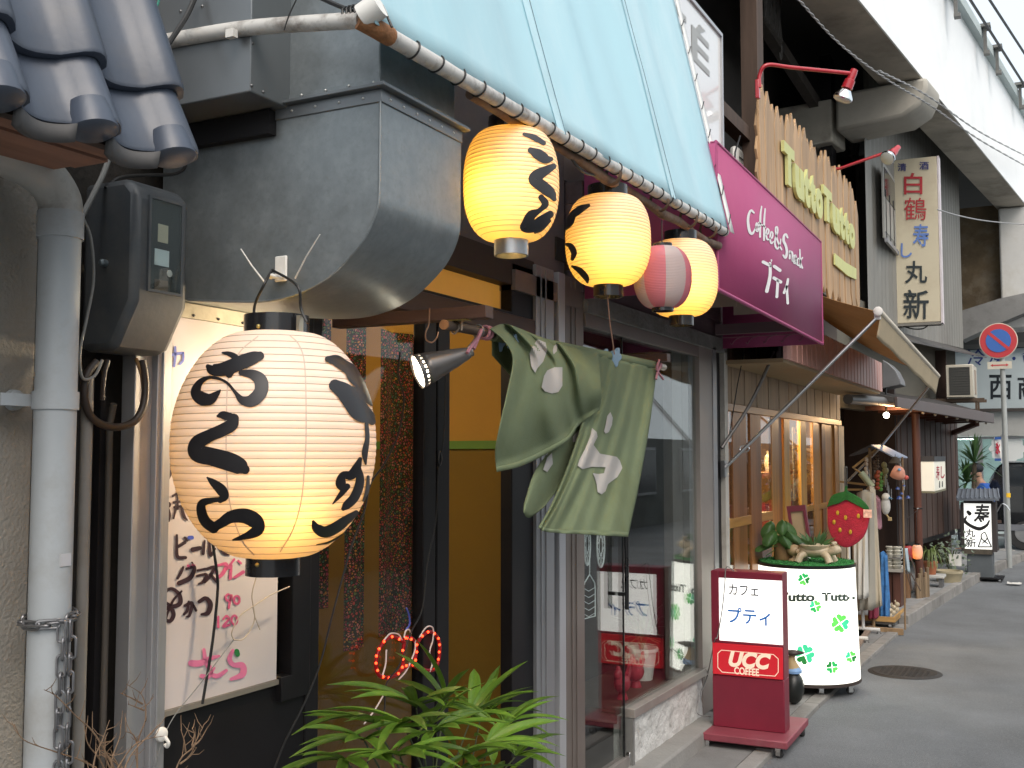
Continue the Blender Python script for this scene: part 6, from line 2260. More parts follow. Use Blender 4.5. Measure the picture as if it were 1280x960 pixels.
bc = M('brown stoneware', (.26, .15, .07), .45, 0, .2, 10., .1, 40, ((.12, .07, .04), .5, 6.))
MB().lathe([(.055, 0), (.062, .02), (.06, .1), (.064, .115), (.056, .115), (.05, .09), (.001, .09)], c, 24).build('pot', bc, mug)
m_ = MB().ball(c + V((.085, -.05, .07)), .045, 12, (1, .9, .85))
m_.lathe([(.018, 0), (.02, .02), (.012, .024)], c + V((.115, -.075, .065)), 12, axis=(.6, -.8, 0))
m_.lathe([(.04, 0), (.035, .012), (.012, .02), (.012, .035)], c + V((.085, -.05, .0)), 14)
m_.build('pig_head', M('tan stoneware', (.42, .3, .17), .45, 0, .15, 12.), mug)
lfm = M('broad leaf', (.055, .13, .035), .4, 0, .25, 8., tr=.2)
random.seed(4)
for i, (dx, dz, s_, ro) in enumerate(((-.085, .2, .062, .3), (.05, .19, .07, -.2), (-.02, .14, .055, .8), (-.1, .09, .06, 1.0), (.09, .15, .06, -.7), (.02, .22, .05, .1), (-.055, .15, .06, .5), (.045, .125, .05, -.5))):
    q = c + RT * dx + V((0, 0, dz)) - V((0, .02 + .012 * i, 0))
    mth = MB()
    mth.grid(lambda u, v: q + RT * ((v - .5) * 2 * s_ * math.sin(PI * min(1, .12 + .88 * u)) ** .7 * .8) + (UP * math.cos(ro) + RT * math.sin(ro)) * ((u - .5) * 2 * s_) - FW * (.02 * math.cos((v - .5) * 4) - .03 * u), 8, 6)
    mth.tube([q - UP * s_, c + V((0, 0, .1))], .003, 5)
    mth.build('leaf', lfm, mug)
pic = thing('leaning_frame', 'maroon framed picture leaning on the shop window behind the planters', 'picture', V((iY(1003, 690, DY + .2).x, DY + .2, zT_)))
fo = [iP(x, y, V((0, DY + .2, 0)), V((.12, -1, 0)).normalized()) for x, y in ((991, 684), (1013, 676), (1006, 631), (983, 633))]
th = V((0, .03, 0))
fo[0] = fo[0]; cpt = sum(fo, V((0, 0, 0))) / 4
inn = [q.lerp(cpt, .30) for q in fo]
mar = M('maroon frame', (.16, .02, .035), .45)
m_ = MB()
for i in range(4):
    j = (i + 1) % 4
    m_.hexa([fo[i], fo[j], inn[j], inn[i]], [fo[i] + th, fo[j] + th, inn[j] + th, inn[i] + th])
m_.build('frame', mar, pic)
MB().hexa([q + th * .5 for q in inn], [q + th * .8 for q in inn]).build('board', M('tan picture board', (.42, .3, .17), .6), pic)
# low legs so that the frame stands on the drum top
MB().tube([fo[0] + V((0, .015, .004)), V((fo[0].x, fo[0].y + .015, zT_))], .006, 6).build('foot', mar, pic)
fgs = thing('small_figurine', 'tiny white figurine with red cap in front of the leaning picture', 'figurine', V((iY(1009, 672, DY + .12).x, DY + .12, zT_)))
c = V((iY(1009, 672, DY + .12).x, DY + .12, zT_))
m_ = MB().lathe([(.02, 0), (.024, .03), (.018, .075), (.001, .085)], c, 14)
m_.ball(c + V((0, 0, .1)), .022, 10)
m_.build('body', white_paint, fgs)
MB().lathe([(.022, .112), (.016, .128), (.001, .135)], c, 14).build('cap', M('red cap', (.5, .05, .03), .5), fgs)

# ------------------------------------------------------------------ wooden variety shop
XW = -1.9
ws = thing('variety_shop', 'variety shop front of varnished wood with glazed sliding windows', 'shopfront', (-1.95, 8.6, 0))
vw = MWood('varnished orange wood', (.40, .185, .045), .35, .55, 'Z', 9., .12)
vwd = MWood('varnished dark wood', (.20, .085, .028), .4, .55, 'Z', 9., .12)
vwy = MWood('varnished yellow wood', (.47, .25, .06), .35, .6, 'Z', 9., .1)
tan_w = MWood('tan board', (.33, .235, .15), .6, .7, 'Z', 8., .08)
py_ = lambda px, y=560, x=XW: iX(px, y, x).y
yS0, yS1 = py_(908), py_(1052)
zH0, zH1 = 1.885, 2.12
n = 24
for i in range(n):
    a, b = lerp(yS0, yS1, i / n), lerp(yS0, yS1, (i + 1) / n)
    MB().box((XW - .05, a + .002, zH0), (XW - .01 + .003 * (i % 2), b - .002, zH1 + .3)).build('heading_board', tan_w, ws)
MB().box((XW - .05, yS0, zH0 - .05), (XW + .005, yS1, zH0 - .001)).build('window_head', MWood('varnished rail', (.36, .18, .06), .4, .55, 'Y'), ws, bevel=.003)
zR = 1.16
posts = [(918, 935, vwd, 0), (939, 952, vwd, .02), (966.5, 975, vw, .0), (975.5, 981, vwd, -.04), (982, 989, vwy, .0), (1002, 1009, vwy, .012), (1018, 1025, vw, .0), (1030, 1034, vwd, -.02), (1045, 1049, vw, .0), (1049.5, 1056, MWood('beige edge post', (.42, .33, .22), .6), .014)]
for a, b, mt, off in posts:
    MB().box((XW - .035, py_(a), .05), (XW - .010 + off * .3, py_(b), zH0 - .051)).build('window_post', mt, ws, bevel=.002)
MB().box((XW - .06, py_(1025.5), .05), (XW - .03, py_(1045), zH0 - .052)).build('wood_panel', vw, ws)
MB().box((XW - .06, yS0, zR - .06), (XW - .005, py_(966), zR)).build('mid_rail', MWood('varnished rail 2', (.42, .21, .05), .4, .55, 'Y'), ws, bevel=.002)
MB().box((XW - .06, py_(989.5), zR - .06), (XW - .014, py_(1049), zR - .01)).build('mid_rail', MWood('varnished rail 2', (0, 0, 0)), ws, bevel=.002)
if 1:
    k = (yS0, py_(918), py_(935), py_(939), py_(952), py_(966.4))
    for i in (0, 2, 4):
        MB().box((XW - .018, k[i], zR + .001), (XW - .014, k[i + 1], zH0 - .052)).build('pane', glass, ws)
        MB().box((XW - .018, k[i], .3), (XW - .014, k[i + 1], zR - .061)).build('pane', glass, ws)
for a, b in ((989, 1002), (1009, 1018)):
    MB().box((XW - .018, py_(a) + .001, .3), (XW - .014, py_(b) - .001, zH0 - .052)).build('pane', glass, ws)
MB().box((XW - .06, yS0, .03), (XW - .004, yS1, .3)).build('sill_board', vwd, ws)
MB().box((XW - 2.4, yS0, .0), (XW - .061, yS1, .05)).build('interior_floor', MWood('shop floor wood', (.2, .11, .05), .5, .5, 'Y'), ws)
MB().box((XW - 2.4, yS0 - .1, .05), (XW - 2.3, yS1, 2.4)).build('interior_wall', M('warm shop wall', (.5, .4, .26), .8, 0, .15, 2.), ws)
MB().box((XW - 2.3, yS1 - .02, .05), (XW - .075, yS1 + .06, 2.4)).build('interior_wall', MWood('shop side boards', (.34, .19, .07), .6), ws)
MB().box((XW - 2.3, yS0 - .1, .05), (XW - .075, yS0 - .02, 2.4)).build('interior_wall', M('warm shop wall', (0, 0, 0)), ws)
MB().box((XW - 2.4, yS0, 2.42), (XW - .051, yS1, 2.46)).build('interior_ceiling', M('shop ceiling warm', (.45, .35, .22), .8), ws)
for z in (.7, 1.05, 1.4):
    MB().box((XW - .5, yS0 + .02, z), (XW - .2, yS1 - .5, z + .025)).build('shelf', vwd, ws)
random.seed(31)
gd = [M('goods %d' % i, c, .5) for i, c in enumerate(((.55, .5, .4), (.3, .25, .15), (.5, .12, .1), (.15, .25, .3), (.6, .55, .35), (.25, .12, .06)))]
k = 0
gn = ('cream', 'olive brown', 'red', 'slate blue', 'pale yellow', 'dark brown')
OR = 'first second third fourth fifth sixth seventh eighth ninth tenth eleventh twelfth thirteenth'.split()
for z in (.725, 1.075, 1.425):
    nj = 0
    y = yS0 + .1
    while y < yS1 - .6:
        h = random.uniform(.06, .2); r_ = random.uniform(.03, .07)
        g = MB().lathe([(r_ * .6, 0), (r_, h * .35), (r_ * .8, h * .75), (r_ * .35, h * .85), (r_ * .45, h)], V((XW - .34 + random.uniform(-.06, .06), y, z + .001)), 16)
        nj += 1
        solo(g, 'ceramic_jar', gd[k % 6], '%s ceramic jar, %s from the left on the %s shelf inside the variety shop' % (gn[k % 6], OR[nj - 1], 'low' if z < .8 else 'middle' if z < 1.2 else 'top'), 'jar', 'ceramic jars on the shop shelves')
        y += r_ * 2 + random.uniform(.15, .4); k += 1
# scrolls of paper hanging behind the panes
for px in (993, 999):
    q = iX(px, 560, XW - .06)
    solo(MB().box((XW - .064, q.y - .05, 1.2), (XW - .062, q.y + .05, 1.78)), 'paper_notice', M('aged notice', (.5, .46, .38), .8), 'tall paper notice behind the %s edge of the yellow framed pane' % ('left' if px < 996 else 'right'), 'notice')
# bulbs in the shop
for px, py, X_, nm in ((976, 513, -1.98, 'bright round bulb hanging near the middle of the shop window'), (944, 512, -2.3, 'warm bulb between the dark posts deep in the variety shop'), (906, 508, -2.4, 'warm bulb at the left end of the variety shop window')):
    q = iX(px, py, X_)
    t_ = thing('light_bulb', nm, 'light bulb', q, 'bulbs in the variety shop')
    MB().ball(q, .032 if px == 976 else .028, 10).build('globe', M('white hot bulb', (1, .9, .7), .4, emit=14.), t_)
    MB().lathe([(.012, .03), (.014, .06), (.004, .065)], q, 10).build('socket', black_plastic, t_)
    MB().tube([q + V((0, 0, .06)), V((q.x, q.y, 2.42))], .003, 6).build('flex', black_plastic, t_)
    lamp('bulb_light', q + V((-.06 if px == 976 else 0, 0, -.05)), 26, (1, .66, .3), t_, .04)
# copper box fascia and its tan soffit
XFa = -1.5
zF0, zF1 = 2.135, 2.395
yF1 = iX(1103, 472, XFa).y
cop = M('pinkish copper sheet', (.48, .25, .21), .45, .3, .25, 3., .05, 20, ((.58, .38, .34), .6, 1.5), st=(1, 1, .3))
nb = 26
for i in range(nb):
    a, b = lerp(6.5, yF1, i / nb), lerp(6.5, yF1, (i + 1) / nb)
    MB().hexa([V((XFa - .02, a, zF0)), V((XFa, a + .012, zF0)), V((XFa, b - .012, zF0)), V((XFa - .02, b, zF0))], [V((XFa - .02, a, zF1)), V((XFa, a + .012, zF1)), V((XFa, b - .012, zF1)), V((XFa - .02, b, zF1))]).build('fascia_sheet', cop, ws)
MB().box((XW, 6.5, zF0 - .02), (XFa - .021, yF1, zF0 + .005)).build('soffit', M('tan soffit', (.34, .25, .14), .7, 0, .1, 3.), ws)
MB().box((XW, yF1 - .02, zF0 + .006), (XFa - .021, yF1, zF1)).build('fascia_end', cop, ws)
MB().box((XW - .1, 6.5, zF1 - .02), (XFa - .021, yF1, zF1)).build('fascia_top', black_frame, ws)
MB().box((XW - .1, yS0, 2.121 + .3), (XW - .02, yS1, 3.0)).build('upper_wall', M('brown upper wall', (.1, .07, .05), .8), ws)

# tan roller awning with arms
XB = -.986
barA, barB = iX(1099, 390, XB), iX(1172, 470, XB)
ta = thing('tan_awning', 'tan canvas roller awning with steel arms over the variety shop', 'awning', (XB - .4, 8.2, 2.3))
canv = M('tan awning canvas', (.52, .32, .15), .8, 0, .1, 2., .1, 200, ((.42, .22, .08), .5, 1.5), .2, tr=.25)
wz = iY(912, 316, barA.y).z
wA, wB = V((-1.86, barA.y, wz)), V((-1.86, barB.y, wz - .12))
MB().grid(lambda u, v: lerp(lerp(wA, wB, u), lerp(barA, barB, u), v) - V((0, 0, .05 * math.sin(PI * v))) + V((0, 0, .004 * math.sin(u * 60) * math.sin(PI * v))), 40, 12).build('canvas', canv, ta, thick=.003, recalc=False)
MB().tube([barA - V((0, .03, 0)), barB], .022, 14).build('front_bar', M('cream bar', (.6, .52, .4), .4, .2), ta)
MB().lathe([(.026, -.01), (.027, .012), (.02, .016)], barA - V((0, .035, 0)), 16, axis=(0, -1, 0)).build('end_cap', white_paint, ta)
vbl = M('cream valance', (.5, .41, .27), .8, 0, .08, 3., .1, 200, tr=.2)
MB().grid(lambda u, v: lerp(barA, barB, u) + V((-.03 * v + .012, 0, -.15 * v - .004 * math.sin(u * 26) * v)), 60, 6).build('valance', vbl, ta, thick=.003, recalc=False)
armA = iX(905, 586, -1.87)
MB().tube([armA, barA + V((-.01, 0, -.03))], .0105, 12).build('arm', steel, ta)
q = lerp(armA, barA, .13)
MB().tube([q + V((.03 * math.cos(a), .012, .03 * math.sin(a) * .7)) for a in [2 * PI * i / 10 for i in range(10)]], .005, 6, closed=True).build('arm_clip', chrome, ta)
MB().box((-1.885, armA.y - .02, armA.z - .05), (-1.86, armA.y + .02, armA.z + .05)).build('arm_foot', steel, ta)
MB().obox(barA + V((-.01, 0, -.025)), (.018, 0, 0), (0, .012, 0), (0, 0, .02)).build('arm_joint', white_paint, ta)
armB = V((-1.85, barB.y + .05, 1.55))
armB = iX(1060, 600, -1.85)
MB().tube([barB + V((-.01, -.1, -.03)), iX(1100, 560, -1.55), iX(1060, 601, -1.85)], .0105, 10).build('arm', steel, ta)

# pointed plank signboard with raised lettering
XT = -1.70
tb = thing('plank_signboard', 'signboard of pointed orange planks with raised yellow shop name', 'signboard', iX(1010, 340, XT))
yT0, yT1 = iX(953, 170, XT).y, iX(1072, 300, XT).y
pl_m = MWood('orange plank', (.42, .27, .145), .55, .5, 'Z', 7., .16, .2)
npk = 26
random.seed(17)
topz = lambda u: lerp(iX(955, 122, XT).z, iX(1068, 238, XT).z, u)
for i in range(npk):
    u = (i + .5) / npk
    yc = lerp(yT0, yT1, u)
    hw_ = (yT1 - yT0) / npk / 2 * 1.4
    lean = .05 * (1 - u) + random.uniform(-.02, .02)
    zt1 = topz(u) + random.uniform(-.05, .06)
    if i == npk - 1:
        zt1 -= .12
    zt0 = 2.86 + random.uniform(-.06, .05)
    d = .006 * (i % 2) + random.uniform(0, .006)
    sh_ = random.uniform(-.3, .3) * hw_
    poly = [V((XT - .02, yc - hw_, zt0 + .09)), V((XT - .02, yc + sh_, zt0 - .03)), V((XT - .02, yc + hw_, zt0 + .07)),
            V((XT - .02, yc + hw_ - lean, zt1 - .09)), V((XT - .02, yc + sh_ * .6 - lean, zt1 + .04)), V((XT - .02, yc - hw_ - lean, zt1 - .11))]
    MB().prism([q + V((d, 0, 0)) for q in poly], (.018, 0, 0)).build('plank', pl_m, tb, bevel=.003)
# ragged left edge chips
for i in range(5):
    z = 3.05 + i * .15
    poly = [V((XT - .03, yT0 - .1, z)), V((XT - .03, yT0 - .02, z - .12)), V((XT - .03, yT0 + .12, z + .06)), V((XT - .03, yT0 + .06, z + .2)), V((XT - .03, yT0 - .05, z + .12))]
    MB().prism(poly, (.016, 0, 0)).build('plank', pl_m, tb, bevel=.003)
MB().box((XT - .07, yT0 + .1, 3.0), (XT - .021, yT0 + .18, 3.75)).build('batten', dark_wood, tb)
MB().box((XT - .07, yT1 - .3, 3.0), (XT - .021, yT1 - .2, 3.75)).build('batten', dark_wood, tb)
yl = M('yellow green letters', (.56, .58, .24), .55, 0, .06, 6., 0, 9, ((.35, .35, .15), .3, 9.))
xo = XT + .012
fl_ = lambda y, z: V((xo, y, z))
L0, L1 = iX(974, 200, XT).y, iX(1022, 262, XT).y
M0, M1 = iX(1024, 250, XT).y, iX(1063, 300, XT).y
zl1, zl0 = iX(975, 177, XT).z, iX(979, 231, XT).z
zm1, zm0 = iX(1025, 235, XT).z, iX(1030, 281, XT).z
for word, a, b, z0_, z1_ in (('Tutto', L0, L1, zl0, zl1), ('Tutto', M0, M1, zm0 + .02, zm1 + .02)):
    wts = (.26, .24, .16, .16, .22)
    y = a
    for ch_, w_ in zip(word, wts):
        ww = (b - a) * w_
        m_ = MB()
        hgt = z1_ if ch_ == 'T' else (z0_ + (z1_ - z0_) * (.92 if ch_ == 't' else .72))
        zb_ = z0_ - (.0 if ch_ == 'T' else .03)
        write(m_, ch_, (y + ww * .02, zb_, y + ww * .98, hgt), fl_, .065, 0, 0, (.022, 0, 0))
        m_.build('letter', yl, tb, smooth=False)
        y += ww
q0, q1 = iX(1040, 318, XT), iX(1067, 345, XT)
pp = [iX(1040, 317, XT), iX(1053, 328, XT), iX(1060, 332, XT), iX(1067, 336, XT), iX(1067, 350, XT), iX(1056, 345, XT), iX(1040, 331, XT)]
MB().prism([V((xo, q.y, q.z)) for q in pp], (.014, 0, 0)).build('name_plate', yl, tb, bevel=.002)

# red gooseneck lamps
rl_m = M('red lamp enamel', (.42, .02, .03), .3, 0, .08, 9., coat=.5)
refl_m = M('silvered bulb', (.75, .78, .78), .12, 1., .03)


def red_lamp(base, bend, head, tip, lab):
    t_ = thing('gooseneck_lamp', lab, 'lamp', base, 'red gooseneck lamps over the plank sign')
    MB().box((base.x - .012, base.y - .02, base.z - .10), (base.x + .012, base.y + .02, base.z + .02)).build('wall_plate', rl_m, t_, bevel=.004)
    MB().tube(catmull([base + V((.012, 0, -.03)), base + V((.014, 0, .05)), bend, bend.lerp(head, .3), head], 8), .0125, 12).build('arm', rl_m, t_)
    ax_ = (tip - head).normalized()
    MB().lathe([(.001, -.03), (.022, -.028), (.026, 0), (.026, .04), (.034, .045), (.036, .10), (.001, .1)], head, 20, axis=ax_).build('lamp_head', rl_m, t_)
    MB().lathe([(.024, .1), (.035, .115), (.062, .155), (.064, .17), (.058, .178)], head, 24, cap=False, axis=ax_).build('reflector_bulb', refl_m, t_)
    MB().lathe([(.058, .1775), (.04, .187), (.001, .19)], head, 24, cap=False, axis=ax_).build('bulb_face', M('bulb face glass', (.5, .55, .56), .15, 0, .05), t_)
    return t_


b0 = iX(947, 104, -1.68)
bend = V((b0.x + .03, b0.y + .01, b0.z + .11))
hd_ = iZ(1066, 92, bend.z + .01)
s_ = (hd_ - V((b0.x, b0.y, hd_.z))).length
red_lamp(b0, bend + V((.03, 0, .0)), hd_, hd_ + (-UP * .9 - RT * .35 + FW * .1), 'red gooseneck lamp reaching out above the top of the plank sign')
b1 = iX(1040, 217, -1.74)
h1 = iZ(1121, 186, b1.z + .16)
red_lamp(b1, b1 + V((.05, 0, .035)), h1, h1 + (-UP * .55 - RT * .62 - FW * .5), 'smaller red gooseneck lamp beside the cream sushi sign')
mtr = iX(922, 203, -1.86)
mm = thing('white_meter', 'small white rounded meter on the wall behind the magenta awning', 'meter', mtr)
MB().box((-1.9, mtr.y - .07, mtr.z - .12), (-1.84, mtr.y + .10, mtr.z + .10)).build('case', M('white meter glass', (.5, .5, .47), .3), mm, bevel=.03)
MB().tube([iX(925, 170, -1.8), iX(919, 190, -1.8), iX(918, 205, -1.8)], .006, 6).build('lead', cable_black, mm)
for z in (0, .04):
    MB().box((-1.838, mtr.y - .04, mtr.z - .02 + z), (-1.836, mtr.y + .06, mtr.z - .012 + z)).build('slot', black_plastic, mm)

# iron scissor racks on the upper walls
iron_b = M('black iron strip', (.06, .055, .05), .6)
for (o, w_, n_, h_, lab) in ((iX(955, 22, -2.2), .62, 4, .42, 'dark iron scissor rack high under the viaduct at the left'), (iX(1062, 195, -2.3), .7, 3, .34, 'dark iron scissor rack behind the smaller red lamp'), (iX(1176, 300, -1.95), .42, 3, .5, 'dark iron scissor rack right of the cream sushi sign')):
    m_ = MB()
    for i in range(n_):
        a = o + V((0, w_ * i / n_ * 1.0, 0)); b = o + V((0, w_ * (i + 1) / n_, 0))
        for (p_, q_) in ((a, b + V((0, 0, h_))), (a + V((0, 0, h_)), b)):
            m_.beam(p_, q_, .008, .022, up=(1, 0, 0))
        m_.beam(a + V((0.004, 0, h_ / 2)), b + V((0.004, 0, 0)) * 1 + V((0, 0, h_ / 2)) - V((0, w_ / n_ * .5, h_ * .5)), .007, .02, up=(1, 0, 0))
    hk_ = o + V((0, w_, -.02))
    m_.tube(catmull([hk_, hk_ + V((0, .0, -.1)), hk_ + V((0, -.04, -.15)), hk_ + V((0, -.08, -.1))], 5), .007, 6)
    solo(m_, 'scissor_rack', iron_b, lab, 'rack')
# ------------------------------------------------------------------ sushi house beyond the variety shop
SX = lambda y: -1.75 + .1 * (y - 12)
sd_v = V((.1, 1, 0)).normalized()
sn_v = V((sd_v.y, -sd_v.x, 0))
S0 = V((-1.75, 12, 0))


def sp(s, o, z):
    q = S0 + sd_v * s + sn_v * o
    return V((q.x, q.y, z))


def sbox(s0, s1, o0, o1, z0, z1, name, mt, parent, **kw):
    return MB().hexa([sp(s0, o0, z0), sp(s1, o0, z0), sp(s1, o1, z0), sp(s0, o1, z0)], [sp(s0, o0, z1), sp(s1, o0, z1), sp(s1, o1, z1), sp(s0, o1, z1)]).build(name, mt, parent, **kw)


sh_ = thing('sushi_house', 'dark brown boarded sushi house with long eave and grey upper wall', 'building', sp(0, -1, .1))
dbw = MWood('dark brown board', (.07, .042, .033), .6, .6, 'Z', 8., .18)
rbw = MWood('red brown post', (.10, .042, .03), .5, .6, 'Z', 8., .1)
s_end = (iP(1198, 600, S0, sn_v) - S0).dot(sd_v)
s_in = .55
# board wall between pillar and far end, raised above the pavement
n = 22
for i in range(n):
    a, b = lerp(s_in, s_end, i / n), lerp(s_in, s_end, (i + 1) / n)
    sbox(a + .004, b - .004, -.06, -.002 + .006 * (i % 2), .58, 2.02, 'wall_board', dbw, sh_)
sbox(s_in, s_end, -.1, -.061, .5, 2.05, 'wall', black_frame, sh_)
sbox(s_in, s_end, -.9, -.85, .08, .6, 'under_wall', M('dark underfloor', (.02, .02, .018), .9), sh_)
sbox(s_end - .04, s_end, -2.5, -.11, .08, 3.0, 'end_wall', dbw, sh_)
# entrance recess
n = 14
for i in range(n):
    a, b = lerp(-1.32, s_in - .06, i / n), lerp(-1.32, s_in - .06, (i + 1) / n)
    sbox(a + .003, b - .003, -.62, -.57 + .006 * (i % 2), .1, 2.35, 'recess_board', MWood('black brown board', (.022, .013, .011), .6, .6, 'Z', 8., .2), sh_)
sbox(-1.32, s_in, -.6, -.02, 2.36, 2.4, 'recess_ceiling', MWood('recess ceiling board', (.10, .05, .03), .6, .6, 'Y'), sh_)
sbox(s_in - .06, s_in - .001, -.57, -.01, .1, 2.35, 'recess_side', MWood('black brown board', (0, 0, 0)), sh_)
sbox(-.6, -.1, -.56, -.55, 1.7, 1.85, 'red_cloth', M('dim red cloth', (.14, .04, .03), .8), sh_)
# porch pillar
pp = iZ(1150, 744, .1)
pz = 2.0
MB().tube([V((pp.x, pp.y, .1)), V((pp.x, pp.y, pz))], .042, 14).build('porch_pillar', rbw, sh_)
MB().tube([V((pp.x, pp.y, .1)), V((pp.x, pp.y, .16))], .055, 12).build('pillar_foot', concrete, sh_)
MB().tube([V((pp.x, pp.y, 1.0)), V((pp.x, pp.y, 1.012))], .047, 14).build('pillar_band', chrome, sh_)
# long eave
eA, eB = V((-1.45, 10.8, 2.0)), V((-.81, 14.52, 2.03))
e0, e1 = iY(1122, 509, eA.y), iY(1243, 529, eB.y)
eA = V((e0.x, e0.y, e0.z)); eB = V((e1.x, e1.y, e1.z))
f0z, f1z = iY(1122, 496, eA.y).z, iY(1243, 517, eB.y).z
fas = M('brown metal fascia', (.11, .085, .08), .5, .2, .12, 3.)
dE = (eB - eA).normalized(); nE = V((dE.y, -dE.x, 0)).normalized()
MB().hexa([eA, eB, eB - nE * .03, eA - nE * .03], [V((eA.x, eA.y, f0z)), V((eB.x, eB.y, f1z)), V((eB.x, eB.y, f1z)) - nE * .03, V((eA.x, eA.y, f0z)) - nE * .03]).build('eave_fascia', fas, sh_, bevel=.004)
wa, wb = sp(-1.3, -.3, f0z + .16), sp(3.4, -.1, f1z + .22)
q = [V((eA.x, eA.y, f0z - .004)) - nE * .031, V((eB.x, eB.y, f1z - .004)) - nE * .031, wb, wa]
MB().hexa([p_ - V((0, 0, .05)) for p_ in q], q).build('eave_roof', M('dark roof sheet', (.04, .035, .032), .6), sh_)
for i in range(8):
    t = .15 + .8 * i / 7
    a = lerp(eA, eB, t) - nE * .032
    b = sp(lerp(-1.2, 3.3, t), -.05, a.z + .03)
    MB().beam(a + V((0, 0, .03)), b, .035, .045).build('rafter', rbw, sh_)
    MB().ball(a - nE * .02 + V((0, 0, -.004)), .016, 6).build('rafter_bolt', M('pale bolt', (.4, .36, .3), .5), sh_)
MB().beam(eB - nE * .2, sp(s_end - .3, 0, 1.86), .05, .06).build('brace', rbw, sh_)
# olive middle wall and grey corrugated upper wall
sbox(-1.5, 5.2, -.35, -.25, 2.05, 3.25, 'middle_wall', M('olive render', (.125, .115, .09), .85, 0, .12, 1.5, .2, 40), sh_)
GW = lambda y: -2.09 + .105 * (y - 10.7)
gy0 = 12.25
gy1 = 17.4
gm_ = M('grey corrugated sheet', (.25, .245, .225), .6, .25, .12, 3., 0, 40, ((.13, .125, .11), .5, 1.2), st=(1, 1, .25))
c_ = MB()
nn = 120
zlo = lambda t: lerp(2.98, 3.16, t)
c_.grid(lambda u, v: V((GW(lerp(gy0, gy1, u)) + .012 * math.sin(u * nn * 1.6), lerp(gy0, gy1, u), lerp(zlo(u), 6.3, v))), nn * 4, 2)
c_.build('upper_wall', gm_, sh_, recalc=False)
MB().hexa([V((GW(gy1) - .001, gy1, 3.16)), V((GW(gy1) - 1.6, gy1 + .1, 3.16)), V((GW(gy1) - 1.6, gy1 + .2, 3.16)), V((GW(gy1), gy1 + .04, 3.16))],
          [V((GW(gy1) - .001, gy1, 6.3)), V((GW(gy1) - 1.6, gy1 + .1, 6.3)), V((GW(gy1) - 1.6, gy1 + .2, 6.3)), V((GW(gy1), gy1 + .04, 6.3))]).build('upper_end', gm_, sh_)
ro = MB()
ro.hexa([V((GW(11.6) - .05, 11.6, 2.97)), V((GW(gy1) - .05, gy1, 3.14)), V((GW(gy1) + .32, gy1, 3.0)), V((GW(11.6) + .26, 11.6, 2.80))],
        [V((GW(11.6) - .05, 11.6, 3.0)), V((GW(gy1) - .05, gy1, 3.17)), V((GW(gy1) + .32, gy1, 3.02)), V((GW(11.6) + .26, 11.6, 2.82))])
ro.build('pent_roof', M('dark flashing', (.09, .085, .08), .6, .2), sh_)
# window with blinds beside the sign
gw_p, gw_n = V((GW(12.3), 12.3, 3)), V((1, -.105, 0)).normalized()
wa_, wb_ = iP(1092, 298, gw_p, gw_n), iP(1116, 212, gw_p, gw_n)
wy0, wy1, wz0 = wa_.y, wb_.y, wa_.z
wz1 = iP(1092, 205, gw_p, gw_n).z
gx = max(wa_.x, wb_.x) + .02
wnd = MB().box((gx - .02, wy0, wz0), (gx, wy1, wz1)).build('window', M('grey window', (.3, .3, .28), .5, 0, .1), sh_)
MB().box((gx + .0005, wy0 + .06, wz0 + .08), (gx + .006, wy1 - .06, wz1 - .4)).build('pane', M('pale blind', (.36, .36, .33), .4, 0, .1, 3.), wnd)
MB().box((gx + .0005, wy0 + .06, wz1 - .38), (gx + .006, wy1 - .06, wz1 - .05)).build('pane', M('dark window', (0, 0, 0)), wnd)
for k in range(3):
    MB().box((gx + .0065, wy0 + .1 + k * .3, wz0), (gx + .012, wy0 + .13 + k * .3, wz1 - .3)).build('bar', cable_black, wnd)
MB().box((gx, wy0, wz0 - .05), (gx + .03, wy1, wz0 - .003)).build('sill', alu, wnd)
sg_b = MB()
q = iX(1100, 236, -1.85)
sg_b.beam(q + V((-.1, -.3, 0)), q + V((.05, .6, .02)), .03, .03)
sg_b.beam(q + V((-.1, 0, -.3)), q + V((.0, .1, 0)), .025, .025)
sg_b.beam(q + V((-.1, .3, -.25)), q + V((.0, .3, 0)), .025, .025)
sg_b.build('sign_bracket', iron_b, sh_)
MB().beam(iX(1093, 375, -1.95), iX(1118, 375, -1.85), .03, .03).build('sign_bracket', iron_b, sh_)
MB().tube([iX(1060, 499, -1.72), iX(1122, 503, -1.52)], .045, 12).build('gutter', M('grey gutter', (.16, .155, .15), .5, .3), sh_)
q = iX(1112, 519, -1.75)
q = iY(1108, 519, 11.3)
sb_ = thing('porch_bulb', 'round glowing bulb under the sushi house eave', 'light bulb', q)
MB().ball(q, .03, 12).build('globe', M('white hot bulb', (0, 0, 0)), sb_)
MB().tube([q + V((0, 0, .03)), V((q.x, q.y, 2.36))], .01, 8).build('stem', black_plastic, sb_)
lamp('bulb_light', q - V((-.08, .05, .03)), 6, (1, .6, .28), sb_, .04)
# vent hood
q = iX(1104, 470, SX(11.2) - .25)
vh = MB()
a = sp(-.85, -.25, 2.2)
vo = iY(1105, 484, 11.3)
vh_y0, vh_y1 = 11.15, 11.5
x0 = GW(11.3) + .12
prof = [(x0, iY(1106, 484, 11.3).z)]
pts = [iY(x, y, 11.3) for x, y in ((1104, 450), (1112, 455), (1120, 463), (1126, 475), (1127, 481), (1104, 486))]
solo(MB().hexa([V((p_.x, 11.25, p_.z)) for p_ in pts], [V((p_.x, 11.6, p_.z)) for p_ in pts]), 'vent_hood', M('grey hood', (.16, .165, .17), .4, .3), 'rounded grey vent hood on the olive wall beside the pink fascia', 'vent hood', bevel=.006)

